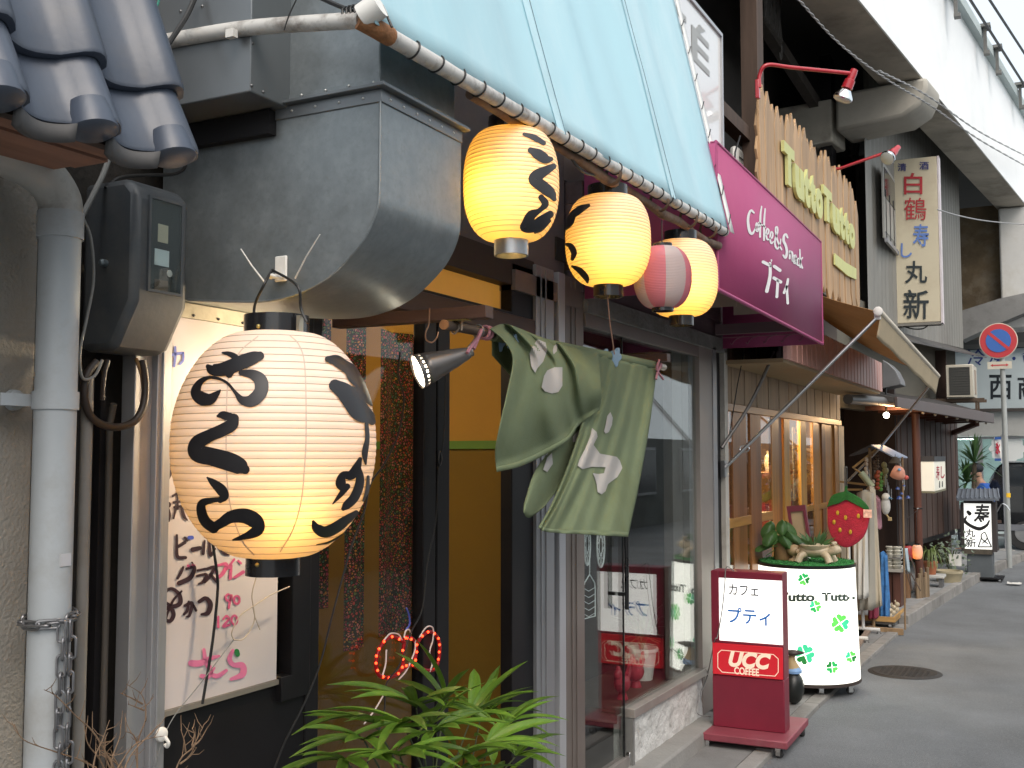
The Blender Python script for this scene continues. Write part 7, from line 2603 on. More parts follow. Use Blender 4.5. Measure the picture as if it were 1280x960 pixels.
# cream vertical signboard
YS = 13.5
fs = lambda x, y: iY(x, -y, YS - .012)
vs_ = thing('vertical_signboard', 'tall cream signboard with red, blue and black brush characters', 'signboard', iY(1145, 405, YS))
a, b = iY(1118, 405, YS), iY(1171, 197, YS)
t_l = iY(1118, 200, YS).z; t_r = iY(1170, 195, YS).z
MB().hexa([V((a.x, YS, a.z)), V((b.x, YS, a.z)), V((b.x, YS + .16, a.z)), V((a.x, YS + .16, a.z))], [V((a.x, YS, t_l)), V((b.x, YS, t_r)), V((b.x, YS + .16, t_r)), V((a.x, YS + .16, t_l))]).build('box', M('cream sign acrylic', (.60, .54, .40), .35, 0, .05, 1.5, dirt=((.4, .3, .2), .4, 2.)), vs_, bevel=.01)
MB().box((b.x + .0005, YS - .004, a.z - .015), (b.x + .02, YS + .165, t_r)).build('edge', M('white sign edge', (.66, .60, .62), .5), vs_)
MB().box((a.x, YS - .004, a.z - .03), (b.x, YS + .165, a.z - .001)).build('bottom_edge', M('dark sign edge', (.2, .19, .17), .5), vs_)
wire_ = MB().tube(catmull([iY(x, y, YS + .05) for x, y in ((1128, 407), (1140, 411), (1153, 411), (1160, 407))], 6), .008, 6)
wire_.build('wire', cable_black, vs_)
for txt, boxes, mt, bold in ((('清', '酒'), ((1122, -214, 1133, -204), (1149, -212, 1161, -202)), M('navy sign ink', (.02, .03, .18), .6), .02),
                             (('白', '鶴'), ((1130, -243, 1153, -216), (1130, -275, 1158, -247)), M('red sign ink', (.42, .03, .04), .6), .035),
                             (('寿', 'し'), ((1141, -308, 1161, -280), (1126, -322, 1140, -304)), M('blue sign ink', (.12, .22, .55), .6), .02),
                             (('丸', '新'), ((1131, -354, 1159, -326), (1129, -399, 1161, -362)), M('black sign ink', (.02, .03, .035), .6), .035)):
    S = MB()
    for t_, bx_ in zip(txt, boxes):
        write(S, t_, bx_, fs, .0 if t_ == '鶴' else .012)
    S.build('brush_characters', mt, vs_, smooth=False)
# box sign on the pillar
Yb = pp.y + .02
x0, x1 = iY(1149.5, 600, Yb).x, iY(1168, 600, Yb).x
zb, zt3 = iY(1158, 614, Yb).z, iY(1158, 577, Yb).z
yb2 = iX(1182, 600, x1).y
bxs = thing('box_sign', 'small cream lantern box sign with red characters on the porch pillar', 'sign', (x0, Yb, zb))
MB().box((x0, Yb, zb), (x1, yb2, zt3)).build('lit_box', M('dim lit acrylic', (.78, .75, .64), .4, 0, .06, 3., emit=.18), bxs, bevel=.004)
MB().box((x0 - .005, Yb - .005, zt3 + .0005), (x1 + .006, yb2 + .005, zt3 + .055)).build('cap', M('dark box cap', (.035, .037, .042), .5), bxs)
MB().box((x0 - .003, Yb - .003, zb - .02), (x1 + .004, yb2 + .003, zb - .0005)).build('foot', M('olive box foot', (.2, .19, .12), .5), bxs)
fb = lambda x, y: iX(x, -y, x1 + .002)
S = MB()
write(S, '寿', (1170.2, -600, 1174.5, -582), fb, .01)
write(S, 'し', (1176, -598, 1181, -583), fb, .02)
S.build('red_characters', M('red box ink', (.4, .02, .05), .6), bxs, smooth=False)
S = MB()
S.brush([(1174.6, 602, 1.1), (1174.6, 609, 1.4)], lambda x, y: iX(x, y, x1 + .002), across=1)
S.brush([(1178, 602, 1.1), (1178, 608, 1.4)], lambda x, y: iX(x, y, x1 + .002), across=1)
S.build('black_strokes', ink, bxs, smooth=False)

# roofed stand sign of the sushi house
YT = 14.75
g_ = iZ(1228, 727, .0)
tt = lambda px, py, d=0: iY(px, py, YT + d)
rs = thing('roofed_stand_sign', 'white lit sushi stand sign with small grey tiled roof', 'stand sign', V((tt(1224, 700).x, YT + .15, 0)))
def tbox(x0, y0, x1, y1, d0, d1, name, mt, **kw):
    a, b = tt(x0, y1), tt(x1, y0)
    return MB().box((a.x, YT + d0, a.z), (b.x, YT + d1, b.z)).build(name, mt, rs, **kw)
darkf = MWood('dark sign frame', (.05, .043, .042), .5)
tbox(1202, 628, 1204.5, 690, -.01, .3, 'frame', darkf)
tbox(1240.5, 628, 1244.5, 690, -.01, .3, 'frame', darkf)
tbox(1204.6, 626, 1240.4, 629, -.01, .3, 'frame', darkf)
tbox(1204.6, 687, 1240.4, 692, -.012, .3, 'frame', MWood('frame sill', (.10, .085, .065), .5))
tbox(1204.6, 629.2, 1240.4, 686.8, .0, .28, 'lit_panel', M('lit sushi panel', (.88, .88, .84), .4, 0, .03, 3., emit=.55))
tbox(1209, 692.3, 1241, 722, .02, .26, 'base', M('slate base', (.10, .115, .125), .6, 0, .15, 4.), bevel=.01)
a, b = tt(1209, 722), tt(1241, 722)
MB().box((a.x - .08, YT - .06, .05), (b.x + .12, YT + .34, a.z - .001)).build('foot', black_frame, rs)
for dx in (0, 1):
    for dy in (-.02, .3):
        caster(rs, V((lerp(a.x - .04, b.x + .08, dx), YT + dy, 0.0)), 0, .02)
rp_ = [tt(1196, 626, -.12), tt(1249, 626, -.12), tt(1247, 614, .14), tt(1199, 614, .14)]
MB().hexa(rp_, [q + V((0, 0, .03)) for q in rp_]).build('roof', M('grey tile roof', (.13, .15, .18), .5, 0, .15, 12.), rs)
rp2 = [tt(1199, 614, .141), tt(1247, 614, .141), tt(1249, 620, .4), tt(1196, 620, .4)]
MB().hexa(rp2, [q + V((0, 0, .03)) for q in rp2]).build('roof', M('grey tile roof', (0, 0, 0)), rs)
MB().tube([tt(1197, 613, .14), tt(1249, 613, .14)], .022, 10).build('ridge', M('ridge tile', (.10, .11, .14), .5), rs)
for i in range(10):
    t = i / 9
    MB().tube([lerp(rp_[0], rp_[1], t) + V((0, 0, .032)), lerp(rp_[3], rp_[2], t) + V((0, 0, .032))], .012, 6).build('roof_rib', M('grey tile roof', (0, 0, 0)), rs)
fr_s = lambda x, y: tt(x, -y, -.003)
fb_s = lambda x, y: tt(x, y, -.003)
S = MB()
write(S, '寿', (1217, -655, 1237, -630), fr_s, .02, .1)
write(S, '丸', (1207, -671.5, 1219, -661), fr_s, .015)
write(S, '新', (1207, -684, 1220, -673.5), fr_s, .012)
S.brush([(1210, 640, 4), (1212, 642, 5)], fb_s)
S.brush([(1208, 646, 2), (1206, 651, 4), (1213, 657, 4), (1224, 661, 4.5), (1233, 657, 3.5), (1236.5, 651, 2)], fb_s)
for st_ in ([(1231, 665, 1), (1227, 668, 1.4), (1227, 673, 1.4), (1231, 676, 1.4), (1234, 672, 1.4), (1231, 665, 1)], [(1227, 672, 1.2), (1223, 683, 1.6)], [(1234, 672, 1.2), (1239, 683, 1.6)], [(1223, 683.5, 1.4), (1239, 683.5, 1.4)], [(1228, 679, 1), (1231, 677, 1.6), (1235, 680, 1)]):
    S.brush(st_, fb_s, n=4, across=1)
S.build('brush_characters', ink, rs, smooth=False)
cp = catmull([tt(1246, 640, .1), tt(1252, 630, .1), tt(1258, 632, .1), tt(1262, 638, .1)], 5)
MB().tube(cp, .008, 6).build('lamp_arm', chrome, rs)

# air conditioner
YC = 15.0
ac = thing('air_conditioner', 'cream outdoor air conditioner with dark grille on iron bracket', 'air conditioner', iY(1205, 500, YC))
a, b = iY(1183, 497, YC), iY(1216, 455, YC)
dAC = .62
acm = M('cream metal case', (.50, .47, .39), .45, 0, .1, 3., .02, 30, ((.3, .22, .14), .5, 3.))
MB().box((a.x, YC, a.z), (b.x, YC + dAC, b.z)).build('case', acm, ac, bevel=.01)
a2, b2 = iY(1187, 494, YC), iY(1212, 458.5, YC)
MB().box((a2.x, YC - .006, a2.z), (b2.x, YC - .0005, b2.z)).build('grille', M('dark grille', (.05, .05, .045), .6), ac)
for i in range(11):
    z = lerp(a2.z, b2.z, (i + .5) / 11)
    MB().box((a2.x, YC - .012, z - .004), (b2.x, YC - .0065, z + .004)).build('grille_slat', M('grille slat', (.045, .045, .04), .5), ac)
MB().box((b.x + .0005, YC + .2, a.z + .05), (b.x + .008, YC + .4, b.z - .06)).build('side_vent', M('rusty vent', (.3, .24, .19), .7), ac)
m_ = MB()
for dy in (.1, .5):
    m_.beam(V((a.x - .5, YC + dy, a.z - .03)), V((b.x + .12, YC + dy, a.z - .03)), .04, .04)
    m_.beam(V((b.x + .02, YC + dy, a.z - .05)), V((b.x + .02, YC + dy, a.z - .3)), .025, .025)
    m_.beam(V((b.x + .02, YC + dy, a.z - .3)), V((a.x - .5, YC + dy, a.z - .3)), .025, .025)
m_.build('bracket', M('rusty bracket', (.09, .06, .04), .8), ac)

# no parking sign
nb_ = iZ(1262, 710, 0)
YN = nb_.y
npk_ = thing('no_parking_sign', 'round blue and red no parking sign on a grey pole', 'road sign', nb_)
cS = iY(1248, 426, YN - .05)
tp = iY(1252.5, 436, YN)
MB().tube([V((nb_.x, nb_.y, 0)), tp], .036, 14).build('pole', M('grey painted pole', (.36, .38, .37), .5, .1, .08, 6.), npk_)
kN = (cS - CAM).dot(FW) / FPX
def disc(r, d, name, mt, seg=48):
    return MB().lathe([(r, 0), (r, .006)], cS + V((0, -d, 0)), seg, axis=(-.05, -1, 0)).build(name, mt, npk_)
disc(22.3 * kN, 0, 'rim', M('cream sign rim', (.66, .60, .5), .5))
disc(21.2 * kN, .008, 'red_ring', M('sign red', (.55, .05, .06), .45, 0, .05))
disc(14.5 * kN, .016, 'blue_disc', M('sign blue', (.05, .15, .48), .45, 0, .05))
ns = V((-.05, -1, 0)).normalized()
e1_ = V((0, 0, 1)).cross(ns).normalized()
if e1_.dot(RT) < 0: e1_ = -e1_
dd = (e1_ * .74 - V((0, 0, 1)) * .70).normalized()
pw_ = V((dd.dot(e1_), 0, dd.z))
qd = (e1_ * .70 + V((0, 0, 1)) * .74).normalized()
c2 = cS + V((0, -.0235, 0))
MB().obox(c2, dd * 15.5 * kN, qd * 1.9 * kN, ns * .001).build('red_bar', M('sign red', (0, 0, 0)), npk_)
cP = iY(1249.5, 456.5, YN - .05)
MB().obox(cP, e1_ * 14 * kN, ns * .004, V((0, 0, 4.7 * kN))).build('arrow_plate', M('cream plate', (.62, .58, .48), .5), npk_)
S = MB()
ar = lambda x, y: cP + e1_ * (x * kN) + V((0, 0, y * kN)) + ns * .006
S.poly([ar(*q) for q in ((-10.5, 0), (-7.5, 1.9), (-7.5, .75), (7.5, .75), (7.5, 1.9), (10.5, 0), (7.5, -1.9), (7.5, -.75), (-7.5, -.75), (-7.5, -1.9))])
S.build('red_arrow', M('sign red', (0, 0, 0)), npk_, smooth=False)
q = iY(1259.5, 619, YN)
MB().lathe([(.0385, -.03), (.0385, .03)], q, 14).build('yellow_band', M('yellow band', (.75, .45, .02), .5, emit=.1), npk_)
q = iZ(1255, 706, .0)
od = thing('roadside_reflector', 'small orange reflector block, its lens made to glow, on the ground beside the sign pole', 'reflector', q)
MB().box((q.x - .12, q.y - .05, 0), (q.x + .12, q.y + .05, .05)).build('base', black_plastic, od)
MB().box((q.x - .09, q.y - .056, .02), (q.x + .09, q.y - .0505, .05)).build('lens', M('glowing orange lens', (.8, .25, .02), .3, emit=.6), od)  # orange glow is put into the lens, which is no lamp

# black van across the end of the street
YV = 19.9
vn = thing('parked_van', 'black boxy van parked across the end of the street', 'van', (iY(1262, 690, YV).x + .6, YV + .7, 0))
vblk = M('black car paint', (.006, .007, .009), .18, .0, .05, 3., coat=.8)
vg = M('van glass', (.02, .025, .03), .05, 0, .05)
xw = lambda px: iY(px, 600, YV).x
zv = lambda py: iY(1262, py, YV).z
L0_ = xw(1230)
prof = [(L0_ + .04, .3), (L0_, .55), (L0_ + .02, zv(612)), (xw(1238), zv(599)), (xw(1249), zv(582)), (xw(1256), zv(578)), (L0_ + 3.2, zv(578)), (L0_ + 3.28, zv(590)), (L0_ + 3.3, .35), (L0_ + 3.2, .28)]
MB().hexa([V((x, YV, z)) for x, z in prof], [V((x, YV + 1.45, z)) for x, z in prof]).build('body', vblk, vn, bevel=.03)
MB().hexa([V((x, YV + .06, z)) for x, z in ((xw(1256), zv(577.6)), (L0_ + 3.1, zv(577.6)), (L0_ + 3.1, zv(576.5)), (xw(1258), zv(576.5)))], [V((x, YV + 1.39, z)) for x, z in ((xw(1256), zv(577.6)), (L0_ + 3.1, zv(577.6)), (L0_ + 3.1, zv(576.5)), (xw(1258), zv(576.5)))]).build('roof_panel', M('roof sky reflection', (.5, .52, .54), .2, .5, .05), vn)  # pale panel paints the sky reflected in the black roof
for a, b in ((xw(1256) + .02, L0_ + 1.0), (L0_ + 1.06, L0_ + 2.1), (L0_ + 2.16, L0_ + 3.1)):
    MB().box((a, YV - .004, zv(608)), (b, YV - .0005, zv(583))).build('side_window', vg, vn)
wsx = [(xw(1237), zv(600)), (xw(1249) - .02, zv(584))]
MB().hexa([V((wsx[0][0] - .012, YV + .1, wsx[0][1])), V((wsx[0][0] - .012, YV + 1.35, wsx[0][1])), V((wsx[1][0] - .012, YV + 1.3, wsx[1][1])), V((wsx[1][0] - .012, YV + .15, wsx[1][1]))],
          [V((wsx[0][0] - .006, YV + .1, wsx[0][1])), V((wsx[0][0] - .006, YV + 1.35, wsx[0][1])), V((wsx[1][0] - .006, YV + 1.3, wsx[1][1])), V((wsx[1][0] - .006, YV + .15, wsx[1][1]))]).build('windscreen', vg, vn)
MB().box((L0_ - .03, YV - .02, .32), (L0_ + 3.3, YV + .02, .42)).build('side_skirt', M('grey skirt', (.18, .19, .21), .4), vn)
MB().box((L0_ - .02, YV + .1, .6), (L0_ + .0, YV + .35, .72)).build('headlight', M('headlight lens', (.6, .62, .62), .15), vn)
MB().box((L0_ - .02, YV + 1.1, .6), (L0_ + .0, YV + 1.35, .72)).build('headlight', M('headlight lens', (0, 0, 0)), vn)
for wx in (L0_ + .6, L0_ + 2.7):
    for wy in (YV - .005, YV + 1.31):
        wl_ = MB().lathe([(.12, 0), (.27, .01), (.28, .04), (.28, .12), (.26, .15)], (wx, wy, .28), 24, axis=(0, 1, 0)).build('wheel', rubber, vn)
        MB().lathe([(.001, -.006), (.15, -.006), (.16, .012)], (wx, wy, .28), 20, axis=(0, 1, 0)).build('hubcap', M('hubcap silver', (.4, .4, .4), .35, .7), wl_)

# yucca, banner and person at the corner
yu = iY(1216, 640, 18.0)
yk = thing('yucca_plant', 'tall spiky yucca in a pot at the corner shop', 'plant', (yu.x, 18.0, 0))
MB().lathe([(.14, 0), (.2, .35), (.21, .38), (.17, .38), (.001, .34)], (yu.x, 18.0, 0), 18).build('pot', M('dark pot', (.06, .05, .045), .6), yk)
MB().tube([V((yu.x, 18.0, .3)), V((yu.x + .02, 18.0, .9)), V((iY(1218, 578, 18).x, 18.0, iY(1218, 578, 18).z))], [.05, .04, .03], 8).build('trunk', M('yucca trunk', (.12, .09, .06), .8), yk)
ylf = M('yucca leaf', (.045, .10, .03), .45, 0, .3, 4., tr=.1)
random.seed(8)
for (cx_, cy__, n_, l_) in ((1218, 578, 42, .52), (1209, 603, 34, .42)):
    c = iY(cx_, cy__, 18.0)
    for i in range(n_):
        el = random.uniform(-.5, 1.5); a = random.uniform(0, 2 * PI)
        d = V((math.cos(a) * math.cos(el), math.sin(a) * math.cos(el), math.sin(el)))
        l = l_ * random.uniform(.7, 1.1)
        s2 = d.cross(V((0, 0, 1))); s2 = s2.normalized() * .022 if s2.length > .01 else V((.022, 0, 0))
        mid, tip = c + d * l * .55 + V((0, 0, .02)), c + d * l - V((0, 0, .05 * l / .5))
        MB().add([c - s2 * .6, c + s2 * .6, mid + s2, tip, mid - s2], [(0, 1, 2, 4), (4, 2, 3)]).build('leaf', ylf, yk)
bn = iY(1247, 561, 19.2)
ban = thing('ice_banner', 'small white banner with red character and blue ends at the corner shop', 'banner', (bn.x, 19.2, 0))
a, b = iY(1243.5, 576, 19.2), iY(1251, 546.5, 19.2)
MB().grid(lambda u, v: V((lerp(a.x, b.x, u), 19.2 + .02 * math.sin(u * 4 + v * 5), lerp(a.z, b.z, v))), 6, 10).build('cloth', M('white banner', (.7, .7, .68), .8), ban, thick=.004)
S = MB(); write(S, '氷', (1244.2, -568, 1250.4, -552.5), lambda x, y: iY(x, -y, 19.2 - .03), .05)
S.build('red_character', M('red banner ink', (.5, .02, .05), .7), ban, smooth=False)
for y0, y1 in ((576.2, 573), (549.5, 546.2)):
    p_, q = iY(1243.4, y0, 19.17), iY(1251.1, y1, 19.17)
    MB().box((p_.x, 19.16, p_.z), (q.x, 19.168, q.z)).build('blue_band', M('blue banner end', (.03, .10, .35), .7), ban)
MB().tube([V((b.x + .02, 19.23, 0)), V((b.x + .02, 19.23, b.z + .05))], .012, 8).build('pole', alu, ban)
MB().lathe([(.16, 0), (.14, .05), (.03, .07)], (b.x + .02, 19.23, 0), 16).build('base', concrete, ban)


def skin(name, mat, parent, nodes, edges, sub=2):
    """one continuous body grown along connected joints; nodes: (point, radius)"""
    o0 = ORG[parent.name]
    me = bpy.data.meshes.new(name)
    me.from_pydata([tuple(V(p_) - o0) for p_, r_ in nodes], edges, [])
    o = bpy.data.objects.new(name, me)
    sc.collection.objects.link(o)
    o.parent = parent
    md = o.modifiers.new('skin', 'SKIN')
    lay = me.skin_vertices[0] if me.skin_vertices else None
    if lay is None:
        bm = bmesh.new(); bm.from_mesh(me)
        bm.verts.layers.skin.verify()
        bm.to_mesh(me); bm.free()
        lay = me.skin_vertices[0]
    for i, (p_, r_) in enumerate(nodes):
        rr_ = r_ if isinstance(r_, tuple) else (r_, r_)
        lay.data[i].radius = rr_
    lay.data[0].use_root = True
    md.use_smooth_shade = True
    ss = o.modifiers.new('sub', 'SUBSURF')
    ss.levels = ss.render_levels = sub
    me.materials.append(mat)
    ORG[o.name] = o0
    return o


hx_ = iY(1220, 592, 18.7)
pe = thing('person', 'person in blue shirt and dark cap sitting by the corner shop', 'person', (hx_.x + .1, 18.7, 0))
H = hx_
skn = M('skin', (.42, .24, .16), .55, 0, .05)
hip = V((H.x + .18, 18.7, H.z - .62))
che = V((H.x + .12, 18.7, H.z - .27))
nk = V((H.x + .05, 18.7, H.z - .13))
nodes = [(hip, (.15, .12)), (hip.lerp(che, .5), (.14, .11)), (che, (.16, .12)), (nk, .055), (H + V((0, 0, -.02)), (.085, .095)), (H + V((-.01, 0, .07)), (.09, .1))]
ed = [(0, 1), (1, 2), (2, 3), (3, 4), (4, 5)]
for s_ in (-1, 1):
    k = len(nodes)
    sh0 = che + V((0, s_ * .19, .06))
    nodes += [(sh0, .06), (sh0 + V((-.06, s_ * .03, -.27)), .045), (sh0 + V((-.27, -s_ * .02, -.36)), .034), (sh0 + V((-.36, -s_ * .03, -.36)), .038)]
    ed += [(2, k), (k, k + 1), (k + 1, k + 2), (k + 2, k + 3)]
    k = len(nodes)
    nodes += [(hip + V((-.04, s_ * .1, -.02)), .095), (hip + V((-.42, s_ * .12, .02)), .07), (hip + V((-.40, s_ * .12, -.4)), .05), (V((hip.x - .40, hip.y + s_ * .12, .06)), .045), (V((hip.x - .56, hip.y + s_ * .12, .04)), .04)]
    ed += [(0, k), (k, k + 1), (k + 1, k + 2), (k + 2, k + 3), (k + 3, k + 4)]
skin('body', skn, pe, nodes, ed)
bl_ = M('blue shirt', (.02, .10, .42), .8, 0, .1)
nodes = [(hip + V((0, 0, .03)), (.165, .135)), (hip.lerp(che, .5), (.158, .128)), (che, (.178, .138)), (nk + V((.01, 0, -.05)), .075)]
ed = [(0, 1), (1, 2), (2, 3)]
for s_ in (-1, 1):
    k = len(nodes)
    sh0 = che + V((0, s_ * .19, .06))
    nodes += [(sh0, .075), (sh0 + V((-.05, s_ * .03, -.22)), .062)]
    ed += [(2, k), (k, k + 1)]
skin('shirt', bl_, pe, nodes, ed)
nodes = [(hip, (.158, .13))]
ed = []
for s_ in (-1, 1):
    k = len(nodes)
    nodes += [(hip + V((-.04, s_ * .1, -.02)), .105), (hip + V((-.43, s_ * .12, .02)), .08), (hip + V((-.40, s_ * .12, -.4)), .065), (V((hip.x - .40, hip.y + s_ * .12, .1)), .06)]
    ed += [(0, k), (k, k + 1), (k + 1, k + 2), (k + 2, k + 3)]
skin('trousers', M('dark trousers', (.03, .03, .035), .8), pe, nodes, ed)
m_ = MB().ball(H + V((.0, 0, .085)), .11, 12, (1.05, 1, .8))
m_.hexa([H + V((-.2, -.06, .085)), H + V((-.08, -.08, .085)), H + V((-.08, .08, .085)), H + V((-.2, .06, .085))], [H + V((-.2, -.06, .1)), H + V((-.08, -.08, .11)), H + V((-.08, .08, .11)), H + V((-.2, .06, .1))])
m_.build('cap', M('dark cap', (.02, .022, .03), .8), pe)
MB().ball(H + V((-.1, 0, .0)), .018, 8, (1, .7, 1.2)).build('nose', skn, pe)
st_o = thing('stool', 'dark stool under the seated person in blue', 'stool', (hip.x, hip.y, 0))
MB().lathe([(.17, hip.z - .15), (.17, hip.z - .11)], (hip.x, hip.y, 0), 20).build('seat', dbw, st_o)
for i in range(4):
    a = PI / 4 + i * PI / 2
    MB().tube([V((hip.x + .1 * math.cos(a), hip.y + .1 * math.sin(a), hip.z - .15)), V((hip.x + .15 * math.cos(a), hip.y + .15 * math.sin(a), 0))], .015, 8).build('leg', dbw, st_o)
# ------------------------------------------------------------------ goods on the pavement in front of the variety shop
YK = 9.75
rk = thing('clothes_rack', 'white steel clothes rack on casters carrying garments', 'clothes rack', V((-1.7, YK, 0)))
wht = M('white rack tube', (.68, .68, .66), .4)
f1, f2 = iZ(1100, 788, .05), iZ(1085, 799, .05)
zr_ = 1.18
m_ = MB()
for f_ in (f1, f2):
    MB().tube([V((f_.x - .52, f_.y, .055)), V((f_.x, f_.y, .055))], .016, 10).build('foot', wht, rk)
    caster(rk, V((f_.x - .01, f_.y, 0)), .3, .019)
    caster(rk, V((f_.x - .50, f_.y, 0)), .9, .019)
    MB().tube([V((f_.x - .14, f_.y, .055)), V((f_.x - .14, f_.y, zr_))], .014, 10).build('upright', wht, rk)
MB().tube([V((f2.x - .14, f2.y - .08, zr_)), V((f1.x - .14, f1.y + .15, zr_))], .013, 10).build('rail', wht, rk)


def garment(name, lab, mt, top, bot, y, amp=.03, fr=3.0, sway=0.):
    """hanging cloth: top / bottom survey edge points at distance y, with a front and a back"""
    tl, tr = iY(*top[0], y), iY(*top[1], y)
    bl_, br_ = iY(*bot[0], y), iY(*bot[1], y)
    m_ = MB()
    nu = 28
    def fn(u, v):
        a = 2 * PI * u
        fx_ = .5 - .5 * math.cos(a)
        t = lerp(tl, tr, fx_); b = lerp(bl_, br_, fx_)
        p_ = lerp(t, b, v)
        d = math.sin(a) * (.04 + .035 * v)
        p_ = p_ + V((0, -d, 0)) + V((0, amp * math.sin(fx_ * PI * 2 * fr + v * 1.5) * (.25 + v), 0))
        p_.z += -.03 * (1 - v) * abs(fx_ - .5) * 2 + .008 * math.sin(fx_ * 20) * v
        return p_
    m_.grid(fn, nu, 14)
    o = solo(m_, name, mt, lab, 'garment', 'garments on the clothes rack', recalc=False, thick=.003)
    return o


cl_w = M('white cotton', (.62, .60, .55), .85, 0, .06, 5., .2, 120)
cl_g = M('grey beige cloth', (.34, .32, .27), .85, 0, .08, 5., .2, 120)
cl_k = M('khaki beige cloth', (.47, .41, .31), .85, 0, .08, 5., .2, 120)
garment('white_dress', 'long white pleated dress hanging under the strawberry rug', cl_w, ((1064, 640), (1084, 640)), ((1067, 747), (1085, 747)), 9.6, .03, 3)
garment('grey_coat', 'grey beige coat hanging behind the white dress', cl_g, ((1071, 612), (1092, 612)), ((1070, 762), (1094, 761)), 9.78, .02, 2)
garment('khaki_coat', 'light khaki coat at the right end of the clothes rack', cl_k, ((1083, 606), (1094, 608)), ((1091, 759), (1103, 757)), 9.9, .02, 1.5)
blu = M('blue patterned cotton', (.05, .18, .42), .85, 0, .45, 14., .1, 100)
garment('blue_dress', 'bright blue patterned cloth hanging beside the khaki coat', blu, ((1098, 688), (1109, 690)), ((1099, 773), (1113, 772)), 10.3, .02, 2)
garment('red_skirt', 'dark red cloth end showing under the khaki coat', M('dark red cotton', (.22, .03, .06), .85), ((1086, 735), (1098, 735)), ((1085, 773), (1098, 772)), 10.15, .01, 2)
garment('pink_robe', 'pink patterned robe sleeve hanging below the wind chimes', M('pink cotton', (.45, .22, .26), .85, 0, .3, 20.), ((1090, 618), (1100, 620)), ((1092, 660), (1102, 661)), 10.1, .01, 1)

YB = 9.0
sr = thing('strawberry_rug', 'big red strawberry shaped rug with green top hanging on the rack', 'rug', iY(1060, 684, YB))


def plush(poly, d0, d1, name, mt, parent, bump_=.02):
    """stuffed flat shape: rounded slab from an outline"""
    P = [iY(x, y, YB) for x, y in smooth2(poly + poly[:1], 5)[:-1]]
    c = sum(P, V((0, 0, 0))) / len(P)
    m_ = MB()
    rings = [(1.0, d0), (1.0, d1 + bump_ * .55), (.96, d1 + bump_ * .15), (.8, d1 - bump_ * .1), (.5, d1 - bump_ * .3)]
    vs, fs = [], []
    n_ = len(P)
    for k, d in rings:
        vs += [c + (p_ - c) * k + V((0, d, 0)) for p_ in P]
    for i in range(len(rings) - 1):
        for j in range(n_):
            fs.append((i * n_ + j, i * n_ + (j + 1) % n_, (i + 1) * n_ + (j + 1) % n_, (i + 1) * n_ + j))
    fs.append(tuple(reversed(range(n_)))); fs.append(tuple(range((len(rings) - 1) * n_, len(rings) * n_)))
    m_.add(vs, fs)
    return m_.build(name, mt, parent)


red_rug = M('red tufted rug', (.40, .02, .05), .95, 0, .18, 30., .8, 160)
grn_rug = M('green tufted rug', (.012, .11, .025), .95, 0, .25, 30., .8, 160)
plush([(1034, 628), (1034, 645), (1035, 660), (1042, 675), (1054, 684), (1066, 682), (1079, 671), (1085, 655), (1086, 637), (1070, 626), (1056, 622), (1044, 624)], .03, .0, 'red_body', red_rug, sr)
plush([(1034, 634), (1036, 627), (1041, 619), (1050, 615.5), (1055.5, 614), (1056.5, 608), (1059, 608), (1060, 614), (1071, 620), (1080, 627), (1086, 635), (1084, 638), (1077, 634), (1067, 629), (1057, 625), (1047, 630), (1040, 631)], .01, -.016, 'green_top', grn_rug, sr, .012)
sdm = M('yellow seed patch', (.50, .32, .03), .9, 0, .2, 30., .5, 160)
for (x, y) in ((1047, 641), (1057, 647), (1073, 645), (1042.5, 652.5), (1050, 662.5), (1063, 665)):
    c = iY(x, y, YB - .012)
    MB().ball(c, .0155, 10, (.8, .35, 1.25)).build('seed', sdm, sr)
c = iY(1084.5, 642, YB - .03)
MB().box((c.x - .032, c.y - .002, c.z - .032), (c.x + .032, c.y, c.z + .032)).build('price_tag', M('pink white tag', (.65, .42, .38), .6, 0, .5, 40.), sr)
MB().tube([iY(1058, 609, YB), iY(1058, 585, YB + .25)], .006, 6).build('hanging_cord', cable_black, sr)

# wind chime stand with small blue grey roof
YW_ = 10.15
wq = lambda x, y, d=0: iY(x, y, YW_ + d)
wc = thing('chime_stand', 'wind chime stand with small blue grey gabled roof', 'stand', V((wq(1090, 700).x, YW_, 0)))
rf = M('blue grey roof board', (.22, .27, .36), .5, 0, .1, 5.)
rfd = M('dark roof board', (.05, .045, .045), .6)
rA_, rB_ = wq(1089, 556, -.12), wq(1104, 556, .25)
q = [rA_, rB_, wq(1134.5, 571, .25), wq(1117, 570.5, -.12)]
MB().hexa([p_ - V((0, 0, .012)) for p_ in q], q).build('roof', rf, wc)
q = [wq(1061, 569, -.12), wq(1076, 566, .25), wq(1103.5, 555.6, .25), wq(1088.5, 555.6, -.12)]
MB().hexa([p_ - V((0, 0, .012)) for p_ in q], q).build('roof', rfd, wc)
wdn = MWood('pale stand wood', (.3, .2, .11), .6)
MB().tube([wq(1087, 559), V((wq(1087, 559).x, YW_, 0.02))], .014, 8).build('post', wdn, wc)
MB().tube([wq(1128, 571, .05), V((wq(1126, 600).x, YW_ + .05, .02))], .008, 8).build('post', wdn, wc)
MB().beam(wq(1066, 585), wq(1095, 562), .02, .02).build('brace', MWood('bamboo brace', (.42, .28, .12), .5), wc)
MB().beam(wq(1050, 602), wq(1083, 606), .018, .018).build('cross_bar', MWood('bamboo brace', (0, 0, 0)), wc)
MB().beam(wq(1056, 612), wq(1078, 612), .018, .018).build('cross_bar', MWood('bamboo brace', (0, 0, 0)), wc)
MB().beam(wq(1057, 583), wq(1057.5, 640), .024, .024).build('post', M('grey post', (.3, .32, .32), .5), wc)
